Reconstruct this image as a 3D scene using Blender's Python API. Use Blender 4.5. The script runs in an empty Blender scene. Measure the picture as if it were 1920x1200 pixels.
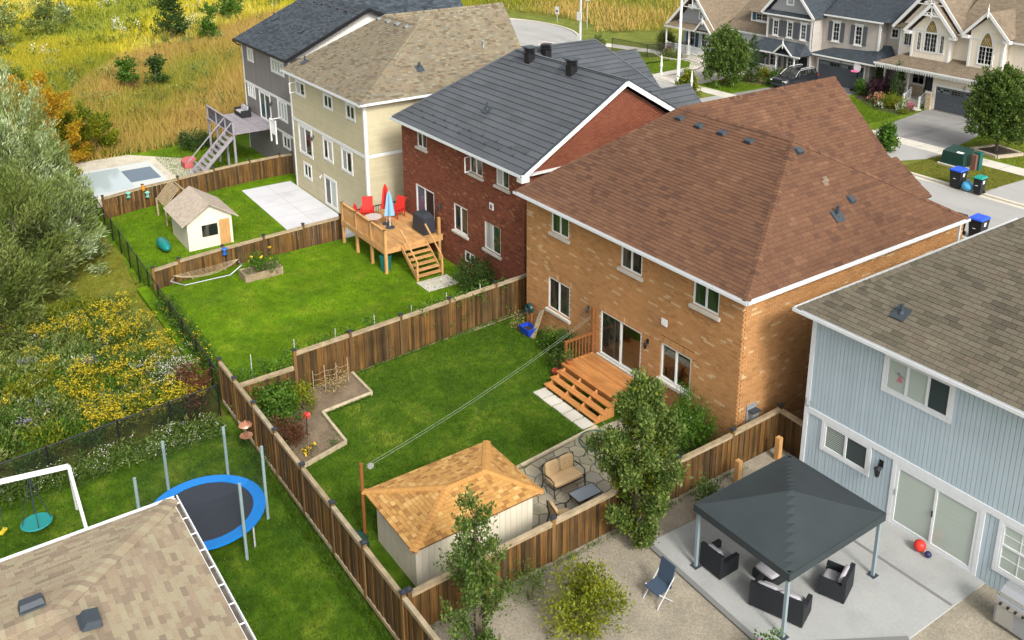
import bpy, math, random
import numpy as np
from mathutils import Vector, Matrix

random.seed(11)
RNG = np.random.default_rng(11)
sc = bpy.context.scene
COL = sc.collection
R = math.radians

# ---------------------------------------------------------------- camera, sky, sun, exposure
CAM = Vector((31.33, -22.30, 19.29))
cam_d = bpy.data.cameras.new('camera')
cam = bpy.data.objects.new('camera', cam_d)
COL.objects.link(cam)
sc.camera = cam
cam_d.sensor_width = 36.0
cam_d.lens = 36.0 * 1760.6 / 1920.0
cam_d.shift_x = (960 - 980) / 1920.0
cam_d.shift_y = -(600 - 278) / 1920.0
cam_d.clip_start = 0.2
cam_d.clip_end = 3000
_y, _p, _r = R(-54.814), R(16.907), R(-0.053)
FW = Vector((math.sin(_y) * math.cos(_p), math.cos(_y) * math.cos(_p), -math.sin(_p)))
RT0 = Vector((math.cos(_y), -math.sin(_y), 0))
UP0 = RT0.cross(FW)
RT = RT0 * math.cos(_r) + UP0 * math.sin(_r)
UP = -RT0 * math.sin(_r) + UP0 * math.cos(_r)
cam.matrix_world = Matrix(((RT.x, UP.x, -FW.x, CAM.x), (RT.y, UP.y, -FW.y, CAM.y), (RT.z, UP.z, -FW.z, CAM.z), (0, 0, 0, 1)))

world = bpy.data.worlds.new('World')
sc.world = world
world.use_nodes = True
wn = world.node_tree
for n in list(wn.nodes):
    wn.nodes.remove(n)
w_out = wn.nodes.new('ShaderNodeOutputWorld')
w_bg = wn.nodes.new('ShaderNodeBackground')
w_sky = wn.nodes.new('ShaderNodeTexSky')
w_sky.sky_type = 'NISHITA'
w_sky.sun_disc = False
SUN_DIR = Vector((2.18, -0.40, 1.75)).normalized()
SUN_EL = math.asin(SUN_DIR.z)
w_sky.sun_elevation = SUN_EL
w_sky.sun_rotation = math.atan2(SUN_DIR.x, SUN_DIR.y)
w_sky.air_density = 1.0
w_sky.dust_density = 4.0
w_sky.ozone_density = 1.0
w_hsv = wn.nodes.new('ShaderNodeHueSaturation')
w_hsv.inputs['Saturation'].default_value = 0.10        # a thin white overcast, not a blue sky
w_bg.inputs['Strength'].default_value = 0.15
wn.links.new(w_sky.outputs[0], w_hsv.inputs['Color'])
wn.links.new(w_hsv.outputs[0], w_bg.inputs['Color'])
wn.links.new(w_bg.outputs[0], w_out.inputs['Surface'])

sun_d = bpy.data.lights.new('sun', 'SUN')
sun_d.energy = 1.5
sun_d.angle = R(11)
sun_d.color = (1.0, 0.94, 0.85)
sun = bpy.data.objects.new('sun', sun_d)
COL.objects.link(sun)
sun.rotation_euler = SUN_DIR.to_track_quat('Z', 'Y').to_euler()
sun.location = (60, 0, 60)

sc.view_settings.view_transform = 'Standard'
sc.view_settings.look = 'None'
sc.view_settings.gamma = 1.0
sc.view_settings.use_curve_mapping = False
sc.view_settings.exposure = 1.0

# ---------------------------------------------------------------- helpers
def px(p):
    """pixel (1920 x 1200) and depth of a world point; used to sort pieces by how large they show"""
    d = Vector(p) - CAM
    z = d.dot(FW)
    if z < 0.1:
        return (-9999, -9999, 1e9)
    return (980 + 1760.6 * d.dot(RT) / z, 278 - 1760.6 * d.dot(UP) / z, z)

def in_view(p, m=15):
    u, v, z = px(p)
    return -m < u < 1920 + m and -m < v < 1200 + m

def srgb(h):
    h = h.lstrip('#')
    o = []
    for i in (0, 2, 4):
        c = int(h[i:i + 2], 16) / 255
        o.append(c / 12.92 if c <= 0.04045 else ((c + 0.055) / 1.055) ** 2.4)
    return tuple(o)

MATS = {}
def M(name, cols, rough=0.85, noise=(0, 0), streak=None, bump=(0, 0), metal=0.0, spec=0.3, pos=None, noise2=None, coat=0.0, mix=()):
    """procedural material: colour from the face tint through a ramp, broken up by world space noise"""
    if name in MATS:
        return MATS[name]
    m = bpy.data.materials.new(name)
    MATS[name] = m
    m.use_nodes = True
    t = m.node_tree
    N, L = t.nodes, t.links
    bs = N['Principled BSDF']
    bs.inputs['Roughness'].default_value = rough
    bs.inputs['Metallic'].default_value = metal
    bs.inputs['Specular IOR Level'].default_value = spec
    if coat:
        bs.inputs['Coat Weight'].default_value = coat
        bs.inputs['Coat Roughness'].default_value = 0.05
    cols = [srgb(c) if isinstance(c, str) else c for c in cols]
    if len(cols) == 1:
        rgb = N.new('ShaderNodeRGB')
        rgb.outputs[0].default_value = (*cols[0], 1)
        out = rgb.outputs[0]
    else:
        at = N.new('ShaderNodeAttribute')
        at.attribute_name = 'tint'
        rp = N.new('ShaderNodeValToRGB')
        rp.color_ramp.interpolation = 'LINEAR'
        el = rp.color_ramp.elements
        k = len(cols)
        ps = pos or [i / (k - 1) for i in range(k)]
        el[0].position, el[0].color = ps[0], (*cols[0], 1)
        el[1].position, el[1].color = ps[-1], (*cols[-1], 1)
        for i in range(1, k - 1):
            e = el.new(ps[i])
            e.color = (*cols[i], 1)
        L.new(at.outputs['Fac'], rp.inputs[0])
        out = rp.outputs[0]
    geo = None
    def noisefac(scale, vec=None, detail=4):
        nonlocal geo
        if geo is None:
            geo = N.new('ShaderNodeNewGeometry')
        nt = N.new('ShaderNodeTexNoise')
        nt.inputs['Scale'].default_value = scale
        nt.inputs['Detail'].default_value = detail
        src = geo.outputs['Position']
        if vec:
            vm = N.new('ShaderNodeVectorMath')
            vm.operation = 'MULTIPLY'
            vm.inputs[1].default_value = vec
            L.new(src, vm.inputs[0])
            src = vm.outputs[0]
        L.new(src, nt.inputs['Vector'])
        return nt.outputs['Fac']
    def vary(colsock, fac, amt):
        mr = N.new('ShaderNodeMapRange')
        mr.inputs['From Min'].default_value = 0.28
        mr.inputs['From Max'].default_value = 0.72
        mr.inputs['To Min'].default_value = 1 - amt
        mr.inputs['To Max'].default_value = 1 + amt
        mr.clamp = True
        L.new(fac, mr.inputs['Value'])
        mx = N.new('ShaderNodeMix')
        mx.data_type = 'RGBA'
        mx.blend_type = 'MULTIPLY'
        mx.inputs['Factor'].default_value = 1
        L.new(colsock, mx.inputs['A'])
        L.new(mr.outputs[0], mx.inputs['B'])
        return mx.outputs['Result']
    for (c2, scale, amt, lo, hi, vec) in mix:      # wear, dry patches, stains: a second colour where a noise is high
        mr = N.new('ShaderNodeMapRange')
        mr.inputs['From Min'].default_value = lo
        mr.inputs['From Max'].default_value = hi
        mr.inputs['To Max'].default_value = amt
        L.new(noisefac(scale, vec, 5), mr.inputs['Value'])
        mx = N.new('ShaderNodeMix')
        mx.data_type = 'RGBA'
        L.new(mr.outputs[0], mx.inputs['Factor'])
        L.new(out, mx.inputs['A'])
        mx.inputs['B'].default_value = (*c2, 1)
        out = mx.outputs['Result']
    if noise[0]:
        out = vary(out, noisefac(noise[0]), noise[1])
    if noise2:
        out = vary(out, noisefac(noise2[0]), noise2[1])
    if streak:
        out = vary(out, noisefac(1.0, streak[0]), streak[1])
    L.new(out, bs.inputs['Base Color'])
    if bump[0]:
        bp = N.new('ShaderNodeBump')
        bp.inputs['Strength'].default_value = bump[1]
        bp.inputs['Distance'].default_value = 0.02
        L.new(noisefac(bump[0]), bp.inputs['Height'])
        L.new(bp.outputs[0], bs.inputs['Normal'])
    return m

def leafmat(name, cols, trans=0.25, rough=0.55, pos=None, noise=(0, 0)):
    m = M(name, cols, rough=rough, spec=0.25, pos=pos, noise=noise)
    t = m.node_tree
    N, L = t.nodes, t.links
    bs = N['Principled BSDF']
    if any(n.type == 'BSDF_TRANSLUCENT' for n in N):
        return m
    tr = N.new('ShaderNodeBsdfTranslucent')
    mx = N.new('ShaderNodeMixShader')
    mx.inputs[0].default_value = trans
    L.new(bs.inputs['Base Color'].links[0].from_socket, tr.inputs['Color'])
    L.new(bs.outputs[0], mx.inputs[1])
    L.new(tr.outputs[0], mx.inputs[2])
    L.new(mx.outputs[0], N['Material Output'].inputs['Surface'])
    return m

class MB:
    def __init__(s):
        s.v, s.f, s.t = [], [], []
    def add(s, vs, fs, tint=0.5):
        o = len(s.v)
        s.v.extend([tuple(q) for q in vs])
        for f in fs:
            s.f.append(tuple(i + o for i in f))
            s.t.append(tint)
        return s
    def box(s, x0, x1, y0, y1, z0, z1, tint=0.5):
        vs = [(x0, y0, z0), (x1, y0, z0), (x1, y1, z0), (x0, y1, z0), (x0, y0, z1), (x1, y0, z1), (x1, y1, z1), (x0, y1, z1)]
        return s.add(vs, [(3, 2, 1, 0), (4, 5, 6, 7), (0, 1, 5, 4), (1, 2, 6, 5), (2, 3, 7, 6), (3, 0, 4, 7)], tint)
    def obox(s, c, ax, ay, az, tint=0.5):
        """box from centre and three half axes"""
        c, ax, ay, az = Vector(c), Vector(ax), Vector(ay), Vector(az)
        vs = [c + sx * ax + sy * ay + sz * az for sz in (-1, 1) for sx, sy in ((-1, -1), (1, -1), (1, 1), (-1, 1))]
        return s.add(vs, [(3, 2, 1, 0), (4, 5, 6, 7), (0, 1, 5, 4), (1, 2, 6, 5), (2, 3, 7, 6), (3, 0, 4, 7)], tint)
    def bar(s, p0, p1, w, h, up=(0, 0, 1), tint=0.5):
        """rectangular bar between two points, w across, h along up"""
        p0, p1 = Vector(p0), Vector(p1)
        d = p1 - p0
        l = d.length
        if l < 1e-6:
            return s
        d /= l
        u = Vector(up)
        u = u - d * u.dot(d)
        if u.length < 1e-4:
            u = Vector((1, 0, 0)) - d * d.x
        u.normalize()
        a = d.cross(u)
        return s.obox((p0 + p1) / 2, d * l / 2, a * w / 2, u * h / 2, tint)
    def prism(s, poly, ext, tint=0.5):
        """closed prism of a planar polygon moved by ext"""
        n = len(poly)
        e = Vector(ext)
        vs = [Vector(p) for p in poly] + [Vector(p) + e for p in poly]
        fs = [tuple(range(n - 1, -1, -1)), tuple(range(n, 2 * n))]
        fs += [(i, (i + 1) % n, n + (i + 1) % n, n + i) for i in range(n)]
        return s.add(vs, fs, tint)
    def poly(s, pts, tint=0.5):
        return s.add(pts, [tuple(range(len(pts)))], tint)
    def tube(s, pts, rad, n=8, tint=0.5, caps=True):
        pts = [Vector(p) for p in pts]
        k = len(pts)
        rad = [rad] * k if not hasattr(rad, '__len__') else rad
        vs, fs = [], []
        ref = Vector((0, 0, 1))
        for i, p in enumerate(pts):
            d = (pts[min(i + 1, k - 1)] - pts[max(i - 1, 0)]).normalized()
            if abs(d.dot(ref)) > 0.95:
                ref = Vector((1, 0, 0)) if abs(d.x) < 0.9 else Vector((0, 1, 0))
            a = d.cross(ref).normalized()
            b = d.cross(a).normalized()
            for j in range(n):
                th = 2 * math.pi * j / n
                vs.append(p + (a * math.cos(th) + b * math.sin(th)) * rad[i])
        for i in range(k - 1):
            for j in range(n):
                fs.append((i * n + j, i * n + (j + 1) % n, (i + 1) * n + (j + 1) % n, (i + 1) * n + j))
        if caps:
            fs.append(tuple(range(n)))
            fs.append(tuple(range((k - 1) * n + n - 1, (k - 1) * n - 1, -1)))
        return s.add(vs, fs, tint)
    def lathe(s, c, prof, n=16, tint=0.5, sx=1, sy=1):
        """revolve (radius, z) pairs round the vertical through c"""
        c = Vector(c)
        vs, fs = [], []
        k = len(prof)
        for r, z in prof:
            for j in range(n):
                th = 2 * math.pi * j / n
                vs.append(c + Vector((r * sx * math.cos(th), r * sy * math.sin(th), z)))
        for i in range(k - 1):
            for j in range(n):
                fs.append((i * n + j, i * n + (j + 1) % n, (i + 1) * n + (j + 1) % n, (i + 1) * n + j))
        fs.append(tuple(range(n - 1, -1, -1)))
        fs.append(tuple(range((k - 1) * n, k * n)))
        return s.add(vs, fs, tint)
    def ell(s, c, rx, ry, rz, n=10, m=6, tint=0.5, wob=0):
        c = Vector(c)
        vs, fs = [], []
        for i in range(m + 1):
            ph = math.pi * i / m
            for j in range(n):
                th = 2 * math.pi * j / n
                w = 1 + wob * random.uniform(-1, 1)
                vs.append(c + Vector((rx * w * math.sin(ph) * math.cos(th), ry * w * math.sin(ph) * math.sin(th), rz * w * math.cos(ph))))
        for i in range(m):
            for j in range(n):
                fs.append((i * n + j, (i + 1) * n + j, (i + 1) * n + (j + 1) % n, i * n + (j + 1) % n))
        return s.add(vs, fs, tint)

def tag(o, label=None, cat=None, group=None, kind=None):
    if label: o['label'] = label
    if cat: o['category'] = cat
    if group: o['group'] = group
    if kind: o['kind'] = kind
    return o

def thing(name, label, cat, loc=(0, 0, 0), group=None):
    o = bpy.data.objects.new(name, None)
    COL.objects.link(o)
    o.location = loc
    o.empty_display_size = 0.3
    return tag(o, label, cat, group)

def root_loc(o):
    l = Vector(o.location)
    while o.parent:
        o = o.parent
        if o.type == 'EMPTY':
            return Vector(o.location)
    return l

def link(o, parent):
    COL.objects.link(o)
    if parent is not None:
        o.parent = parent
        # vertices are written in world space; every child keeps that place under its thing
        b = WORLD0.get(parent.name)
        if b is None:
            b = Vector(parent.location) if parent.parent is None else Vector((0, 0, 0))
            WORLD0[parent.name] = b
        o.matrix_parent_inverse = Matrix.Translation(-b)
        WORLD0[o.name] = Vector((0, 0, 0))
    return o
WORLD0 = {}

def obj(name, mb, mat, parent=None, smooth=False, label=None, kind=None):
    """link a mesh builder as ONE mesh object; top-level ones get their origin at their base"""
    me = bpy.data.meshes.new(name)
    v = mb.v
    off = Vector((0, 0, 0))
    if parent is None and v:
        a = np.array(v)
        off = Vector((float((a[:, 0].min() + a[:, 0].max()) / 2), float((a[:, 1].min() + a[:, 1].max()) / 2), float(a[:, 2].min())))
        v = [tuple(q) for q in (a - np.array(off)).tolist()]
    me.from_pydata(v, [], mb.f)
    at = me.attributes.new('tint', 'FLOAT', 'FACE')
    at.data.foreach_set('value', mb.t)
    if smooth:
        me.polygons.foreach_set('use_smooth', [True] * len(me.polygons))
    me.materials.append(mat)
    o = bpy.data.objects.new(name, me)
    o.location = off
    link(o, parent)
    if label: o['label'] = label
    if kind: o['kind'] = kind
    return o

def npobj(name, verts, nper, tints, mat, parent=None, kind=None):
    """big meshes straight from numpy: faces are consecutive runs of nper vertices"""
    verts = np.asarray(verts, dtype=np.float32).reshape(-1, 3)
    nf = len(verts) // nper
    me = bpy.data.meshes.new(name)
    off = np.zeros(3, dtype=np.float32)
    if parent is None:
        off = np.array([verts[:, 0].mean(), verts[:, 1].mean(), verts[:, 2].min()], dtype=np.float32)
        verts = verts - off
    me.vertices.add(len(verts))
    me.vertices.foreach_set('co', verts.ravel())
    me.loops.add(nf * nper)
    me.loops.foreach_set('vertex_index', np.arange(nf * nper, dtype=np.int32))
    me.polygons.add(nf)
    me.polygons.foreach_set('loop_start', np.arange(0, nf * nper, nper, dtype=np.int32))
    me.polygons.foreach_set('loop_total', np.full(nf, nper, dtype=np.int32))
    me.update(calc_edges=True)
    at = me.attributes.new('tint', 'FLOAT', 'FACE')
    at.data.foreach_set('value', np.asarray(tints, dtype=np.float32))
    me.materials.append(mat)
    o = bpy.data.objects.new(name, me)
    o.location = Vector([float(q) for q in off])
    link(o, parent)
    if kind: o['kind'] = kind
    return o

def objs(name, mb, mat, parent, nv=8):
    """one object for every box held in the builder"""
    for i in range(0, len(mb.v), nv):
        fs = [tuple(k - i for k in f) for f in mb.f if i <= f[0] < i + nv]
        obj(name, MB().add(mb.v[i:i + nv], fs, mb.t[0]), mat, parent)

# ---- pieces: bricks, shingles, boards; the 300 that show largest become parts, the rest one part marked stuff
def emit(name, rest_name, pieces, mat, rest_parent, limit=300):
    """pieces: list of (verts, faces, tint, parent)"""
    def key(p):
        c = p[0][0]
        return (0 if in_view(c, 0) else 1, (Vector(c) - CAM).length)
    pieces.sort(key=key)
    for vs, fs, ti, par in pieces[:limit]:
        obj(name, MB().add(vs, fs, ti), mat, par)
    if len(pieces) > limit:
        mb = MB()
        for vs, fs, ti, par in pieces[limit:]:
            mb.add(vs, fs, ti)
        obj(rest_name, mb, mat, rest_parent, kind='stuff')

def clip_poly(poly, clip):
    """2D Sutherland-Hodgman against a convex counter-clockwise polygon"""
    out = poly
    n = len(clip)
    for i in range(n):
        ax, ay = clip[i]
        bx, by = clip[(i + 1) % n]
        inp, out = out, []
        if not inp:
            return []
        def side(p):
            return (bx - ax) * (p[1] - ay) - (by - ay) * (p[0] - ax)
        for j in range(len(inp)):
            p, q = inp[j], inp[(j + 1) % len(inp)]
            sp, sq = side(p), side(q)
            if sp >= 0:
                out.append(p)
            if (sp >= 0) != (sq >= 0):
                t = sp / (sp - sq)
                out.append((p[0] + t * (q[0] - p[0]), p[1] + t * (q[1] - p[1])))
    return out

def area2(p):
    return 0.5 * sum(p[i][0] * p[(i + 1) % len(p)][1] - p[(i + 1) % len(p)][0] * p[i][1] for i in range(len(p)))

def shingles(pts, parent, w=0.3, h=0.145, th=0.012, jit=0.35, lift=0.03, tfn=None, gap=0.004, bond=False):
    """tile a planar roof face: pts[0]->pts[1] is the eave; each tab a thin wedge thicker at its lower edge"""
    P = [Vector(p) for p in pts]
    U = (P[1] - P[0]).normalized()
    Nn = (P[1] - P[0]).cross(P[2] - P[0]).normalized()
    if Nn.z < 0:
        Nn = -Nn
    V = Nn.cross(U)
    if V.z < 0:
        V = -V
    o = P[0]
    poly = [((p - o).dot(U), (p - o).dot(V)) for p in P]
    if area2(poly) < 0:
        poly = poly[::-1]
    u0, u1 = min(p[0] for p in poly), max(p[0] for p in poly)
    v1 = max(p[1] for p in poly)
    res = []
    v = 0.0
    row = 0
    while v < v1 - 0.01:
        u = u0 - ((0.5 * w if row % 2 else 0.02) if bond else random.uniform(0, w))
        while u < u1:
            ww = w * (1 + random.uniform(-jit, jit))
            rect = [(u + gap / 2, v), (u + ww - gap / 2, v), (u + ww - gap / 2, v + h * 0.985), (u + gap / 2, v + h * 0.985)]
            u += ww
            c = clip_poly(rect, poly)
            if len(c) < 3 or area2(c) < 0.15 * w * h:
                continue
            n = len(c)
            top = []
            for (a, b) in c:
                k = 1 - (b - v) / h
                top.append(o + U * a + V * b + Nn * (lift + th * k))
            bot = [o + U * a + V * b + Nn * (lift - 0.012) for (a, b) in c]
            fs = [tuple(range(n))]
            for i in range(n):
                j = (i + 1) % n
                fs.append((i, n + i, n + j, j))
            ti = tfn(o + U * c[0][0] + V * c[0][1]) if tfn else random.random()
            res.append((top + bot, fs, ti, parent))
        v += h
        row += 1
    return res

def wall_pieces(o, U, V, Nn, poly, holes, parent, w, h, gap, depth, tfn, jit=0.0, half=True):
    """running-bond pieces over a wall; holes are (u0,u1,v0,v1); the piece face lies on the wall plane, its back at -depth"""
    o, U, V, Nn = Vector(o), Vector(U), Vector(V), Vector(Nn)
    if area2(poly) < 0:
        poly = poly[::-1]
    u0, u1 = min(p[0] for p in poly), max(p[0] for p in poly)
    v0, v1 = min(p[1] for p in poly), max(p[1] for p in poly)
    res = []
    row = 0
    v = v0
    flip = (U.cross(V)).dot(Nn) < 0
    while v < v1 - 0.005:
        vt = min(v + h, v1 + 0.0)
        cuts = [(a, b) for (a, b, c, d) in holes if c < v + h * 0.5 < d]
        u = u0 - (w * 0.5 if (row % 2 and half) else 0)
        while u < u1:
            segs = [(u + gap / 2, min(u + w, u1 + w) - gap / 2)]
            for (a, b) in cuts:
                ns = []
                for (s, e) in segs:
                    if e <= a or s >= b:
                        ns.append((s, e))
                    else:
                        if s < a - 0.02: ns.append((s, a))
                        if e > b + 0.02: ns.append((b, e))
                segs = ns
            for (s, e) in segs:
                c = clip_poly([(s, v + gap / 2), (e, v + gap / 2), (e, vt - gap / 2), (s, vt - gap / 2)], poly)
                if len(c) < 3 or area2(c) < 0.002:
                    continue
                n = len(c)
                j = random.uniform(-jit, jit)
                fr = [o + U * a + V * b + Nn * j for a, b in c]
                bk = [o + U * a + V * b - Nn * depth for a, b in c]
                if flip:
                    fs = [tuple(range(n - 1, -1, -1))] + [(i, n + i, n + (i + 1) % n, (i + 1) % n)[::-1] for i in range(n)]
                else:
                    fs = [tuple(range(n))] + [(i, n + i, n + (i + 1) % n, (i + 1) % n) for i in range(n)]
                res.append((fr + bk, fs, tfn(), parent))
            u += w
        v += h
        row += 1
    return res

def caps(p0, p1, na, nb, parent, step=0.17, w=0.15, lift=0.05, tfn=random.random):
    """folded cap shingles running up a hip or ridge from p0 to p1; na, nb are the two slopes' down directions"""
    p0, p1 = Vector(p0), Vector(p1)
    L = (p1 - p0).length
    d = (p1 - p0) / L
    a = Vector(na); a = (a - d * a.dot(d)).normalized()
    b = Vector(nb); b = (b - d * b.dot(d)).normalized()
    up = -(a + b)
    if up.length < 0.05 or up.z < 0: up = Vector((0, 0, 1))
    up.normalize()
    n = max(1, int(L / step))
    res = []
    for i in range(n):
        q0 = p0 + d * (L * i / n)
        q1 = p0 + d * (L * (i + 1) / n + 0.02)
        l0, l1 = lift + 0.02, lift + 0.004
        vs = [q0 + up * l0, q0 + a * w + up * l0, q1 + a * w + up * l1, q1 + up * l1, q0 + b * w + up * l0, q1 + b * w + up * l1,
              q0 + up * (l0 - 0.03), q0 + a * w + up * (l0 - 0.045), q0 + b * w + up * (l0 - 0.045), q1 + a * w + up * (l1 - 0.03), q1 + b * w + up * (l1 - 0.03)]
        fs = [(0, 1, 2, 3), (0, 3, 5, 4), (0, 6, 7, 1), (0, 4, 8, 6), (1, 7, 9, 2), (4, 5, 10, 8)]
        res.append((vs, fs, tfn(), parent))
    return res
# ---------------------------------------------------------------- materials
m_white = M('white_paint', [(0.64, 0.64, 0.62)], rough=0.5, noise=(3, 0.04))
m_trim = M('white_vinyl', [(0.60, 0.62, 0.63)], rough=0.45, noise=(6, 0.04))
m_glass = M('window_glass', [(0.012, 0.016, 0.014)], rough=0.04, spec=0.6, bump=(1.6, 0.12), mix=[((0.055, 0.045, 0.03), 1.1, 0.7, 0.5, 0.56, (1.6, 1.6, 0.9)), ((0.08, 0.085, 0.08), 0.9, 0.6, 0.56, 0.6, (3.2, 3.2, 0.15))])
m_glass_green = M('window_glass_greenish', [(0.03, 0.05, 0.022)], rough=0.05, spec=0.6, bump=(1.6, 0.12), mix=[((0.012, 0.02, 0.012), 1.1, 0.8, 0.5, 0.54, (2.2, 2.2, 0.4))])
m_blind = M('window_blind', [(0.30, 0.34, 0.30), (0.42, 0.47, 0.42)], rough=0.12, spec=0.5, streak=((0, 0, 26), 0.10))
m_screen = M('insect_screen', [(0.035, 0.05, 0.05)], rough=0.35, spec=0.4)
m_curtain = M('curtain', [(0.35, 0.35, 0.33)], rough=0.2, streak=((9, 9, 0.2), 0.35))
m_stone = M('sill_stone', [(0.46, 0.43, 0.37)], rough=0.85, noise=(4, 0.10), bump=(30, 0.3))
m_black = M('black_metal', [(0.012, 0.012, 0.014)], rough=0.4)
m_dark = M('dark_metal', [(0.035, 0.045, 0.055)], rough=0.55)
m_grey = M('grey_metal', [(0.30, 0.31, 0.32)], rough=0.4, metal=0.3)
m_galv = M('galvanised_steel', [(0.45, 0.46, 0.46)], rough=0.45, metal=0.2)
m_conc = M('concrete', [(0.46, 0.43, 0.37), (0.52, 0.49, 0.43)], mix=[((0.3, 0.27, 0.21), 0.7, 0.4, 0.5, 0.7, None), ((0.22, 0.2, 0.16), 5.0, 0.35, 0.6, 0.75, None)], rough=0.9, noise=(0.8, 0.08), noise2=(9, 0.06), bump=(40, 0.2))
m_asph = M('road_asphalt', [(0.30, 0.295, 0.28)], mix=[((0.22, 0.215, 0.2), 0.25, 0.35, 0.5, 0.7, (0.3, 2.2, 1))], rough=0.9, noise=(0.35, 0.06), noise2=(14, 0.07), bump=(60, 0.3))
m_drive = M('driveway_asphalt', [(0.21, 0.205, 0.195)], mix=[((0.12, 0.115, 0.11), 0.5, 0.55, 0.52, 0.68, (2.0, 0.35, 1)), ((0.3, 0.285, 0.26), 1.3, 0.3, 0.6, 0.75, None)], rough=0.9, noise=(0.5, 0.12), noise2=(12, 0.08), streak=((0.25, 1.3, 1), 0.10), bump=(60, 0.3))
m_soil = M('bare_soil', [(0.155, 0.115, 0.075)], rough=1, noise=(1.6, 0.25), noise2=(13, 0.25), bump=(14, 0.8))
m_mulch = M('dark_mulch', [(0.025, 0.018, 0.014), (0.06, 0.04, 0.028)], rough=1, noise=(9, 0.4), bump=(20, 0.8))
m_tie = M('garden_timber', [(0.34, 0.28, 0.18), (0.46, 0.39, 0.27)], rough=0.9, noise=(5, 0.2), streak=((1, 1, 12), 0.1))
m_lawn = M('lawn_turf', [(0.0491, 0.1011, 0.0047)], mix=[((0.125, 0.135, 0.016), 0.9, 0.55, 0.5, 0.72, None), ((0.02, 0.06, 0.006), 0.5, 0.5, 0.52, 0.7, None), ((0.17, 0.15, 0.035), 3.1, 0.35, 0.62, 0.75, None)], rough=0.95, noise=(0.9, 0.38), noise2=(3.4, 0.30), bump=(40, 0.6), spec=0.1)
m_lawn2 = M('lawn_turf_pale', [(0.0867, 0.1668, 0.0029)], mix=[((0.16, 0.165, 0.016), 0.7, 0.5, 0.5, 0.72, None), ((0.035, 0.085, 0.006), 0.45, 0.55, 0.5, 0.68, None)], rough=0.95, noise=(0.35, 0.30), noise2=(2.2, 0.25), bump=(40, 0.6), spec=0.1)
m_lawnf = M('front_lawn_turf', [(0.0825, 0.1313, 0.007)], mix=[((0.15, 0.16, 0.02), 0.6, 0.4, 0.5, 0.7, None)], rough=0.95, noise=(0.4, 0.22), noise2=(2.2, 0.22), bump=(40, 0.5), spec=0.1)
m_lawnp = M('boulevard_turf', [(0.115, 0.140, 0.022)], mix=[((0.2, 0.17, 0.05), 0.8, 0.5, 0.5, 0.68, None)], rough=0.95, noise=(0.5, 0.22), noise2=(3, 0.22), bump=(40, 0.5), spec=0.1)
m_wildsoil = M('wild_ground', [(0.105, 0.112, 0.018)], rough=1, noise=(0.12, 0.30), noise2=(1.2, 0.35), bump=(8, 0.8), spec=0.1)
m_blade = leafmat('grass_blades', [(0.0275, 0.0745, 0.0032), (0.0551, 0.1242, 0.0056), (0.1056, 0.1708, 0.01)], trans=0.3)
m_wood = M('fence_wood', [(0.0381, 0.021, 0.0074), (0.0627, 0.034, 0.0107), (0.0896, 0.046, 0.0131), (0.1344, 0.064, 0.0139), (0.0896, 0.051, 0.018), (0.065, 0.042, 0.018)],
           rough=0.9, streak=((26, 26, 0.9), 0.55), noise=(1.5, 0.25), bump=(30, 0.3))
m_rail = M('fence_rail_wood', [(0.2309, 0.177, 0.107), (0.3148, 0.2425, 0.1464), (0.2659, 0.2228, 0.1577)], rough=0.9, streak=((3, 3, 20), 0.22), noise=(4, 0.18))
m_postw = M('fence_post_wood', [(0.07, 0.040, 0.016), (0.17, 0.092, 0.028)], rough=0.9, streak=((18, 18, 0.8), 0.35))
m_cap = M('post_cap', [(0.02, 0.025, 0.032)], rough=0.35)
m_deck = M('stained_deck', [(0.33, 0.135, 0.040), (0.42, 0.185, 0.058), (0.37, 0.15, 0.042)], rough=0.55, streak=((2, 16, 2), 0.18), noise=(0.9, 0.2))
m_decks = M('stained_deck_rail', [(0.20, 0.075, 0.022)], rough=0.6, streak=((8, 8, 1), 0.2))
m_newwood = M('amber_wood', [(0.40, 0.21, 0.075), (0.50, 0.28, 0.11)], rough=0.8, streak=((2, 12, 2), 0.18), noise=(2, 0.15))
m_bark = M('bark', [(0.09, 0.07, 0.05)], rough=1, streak=((14, 14, 2), 0.35), bump=(20, 0.6))

# ---------------------------------------------------------------- foliage helpers
def unit(n):
    v = RNG.normal(size=(n, 3))
    return v / np.linalg.norm(v, axis=1, keepdims=True)

def leaf_quads(c, d, l, w, nrm=None):
    """rhombic leaves at points c, pointing along d"""
    n = len(c)
    r = unit(n) if nrm is None else nrm
    s = np.cross(d, r)
    s /= np.linalg.norm(s, axis=1, keepdims=True) + 1e-9
    l = l[:, None]
    w = w[:, None]
    return np.stack([c, c + d * l * 0.45 + s * w * 0.5, c + d * l, c + d * l * 0.45 - s * w * 0.5], axis=1).reshape(-1, 3)

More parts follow.
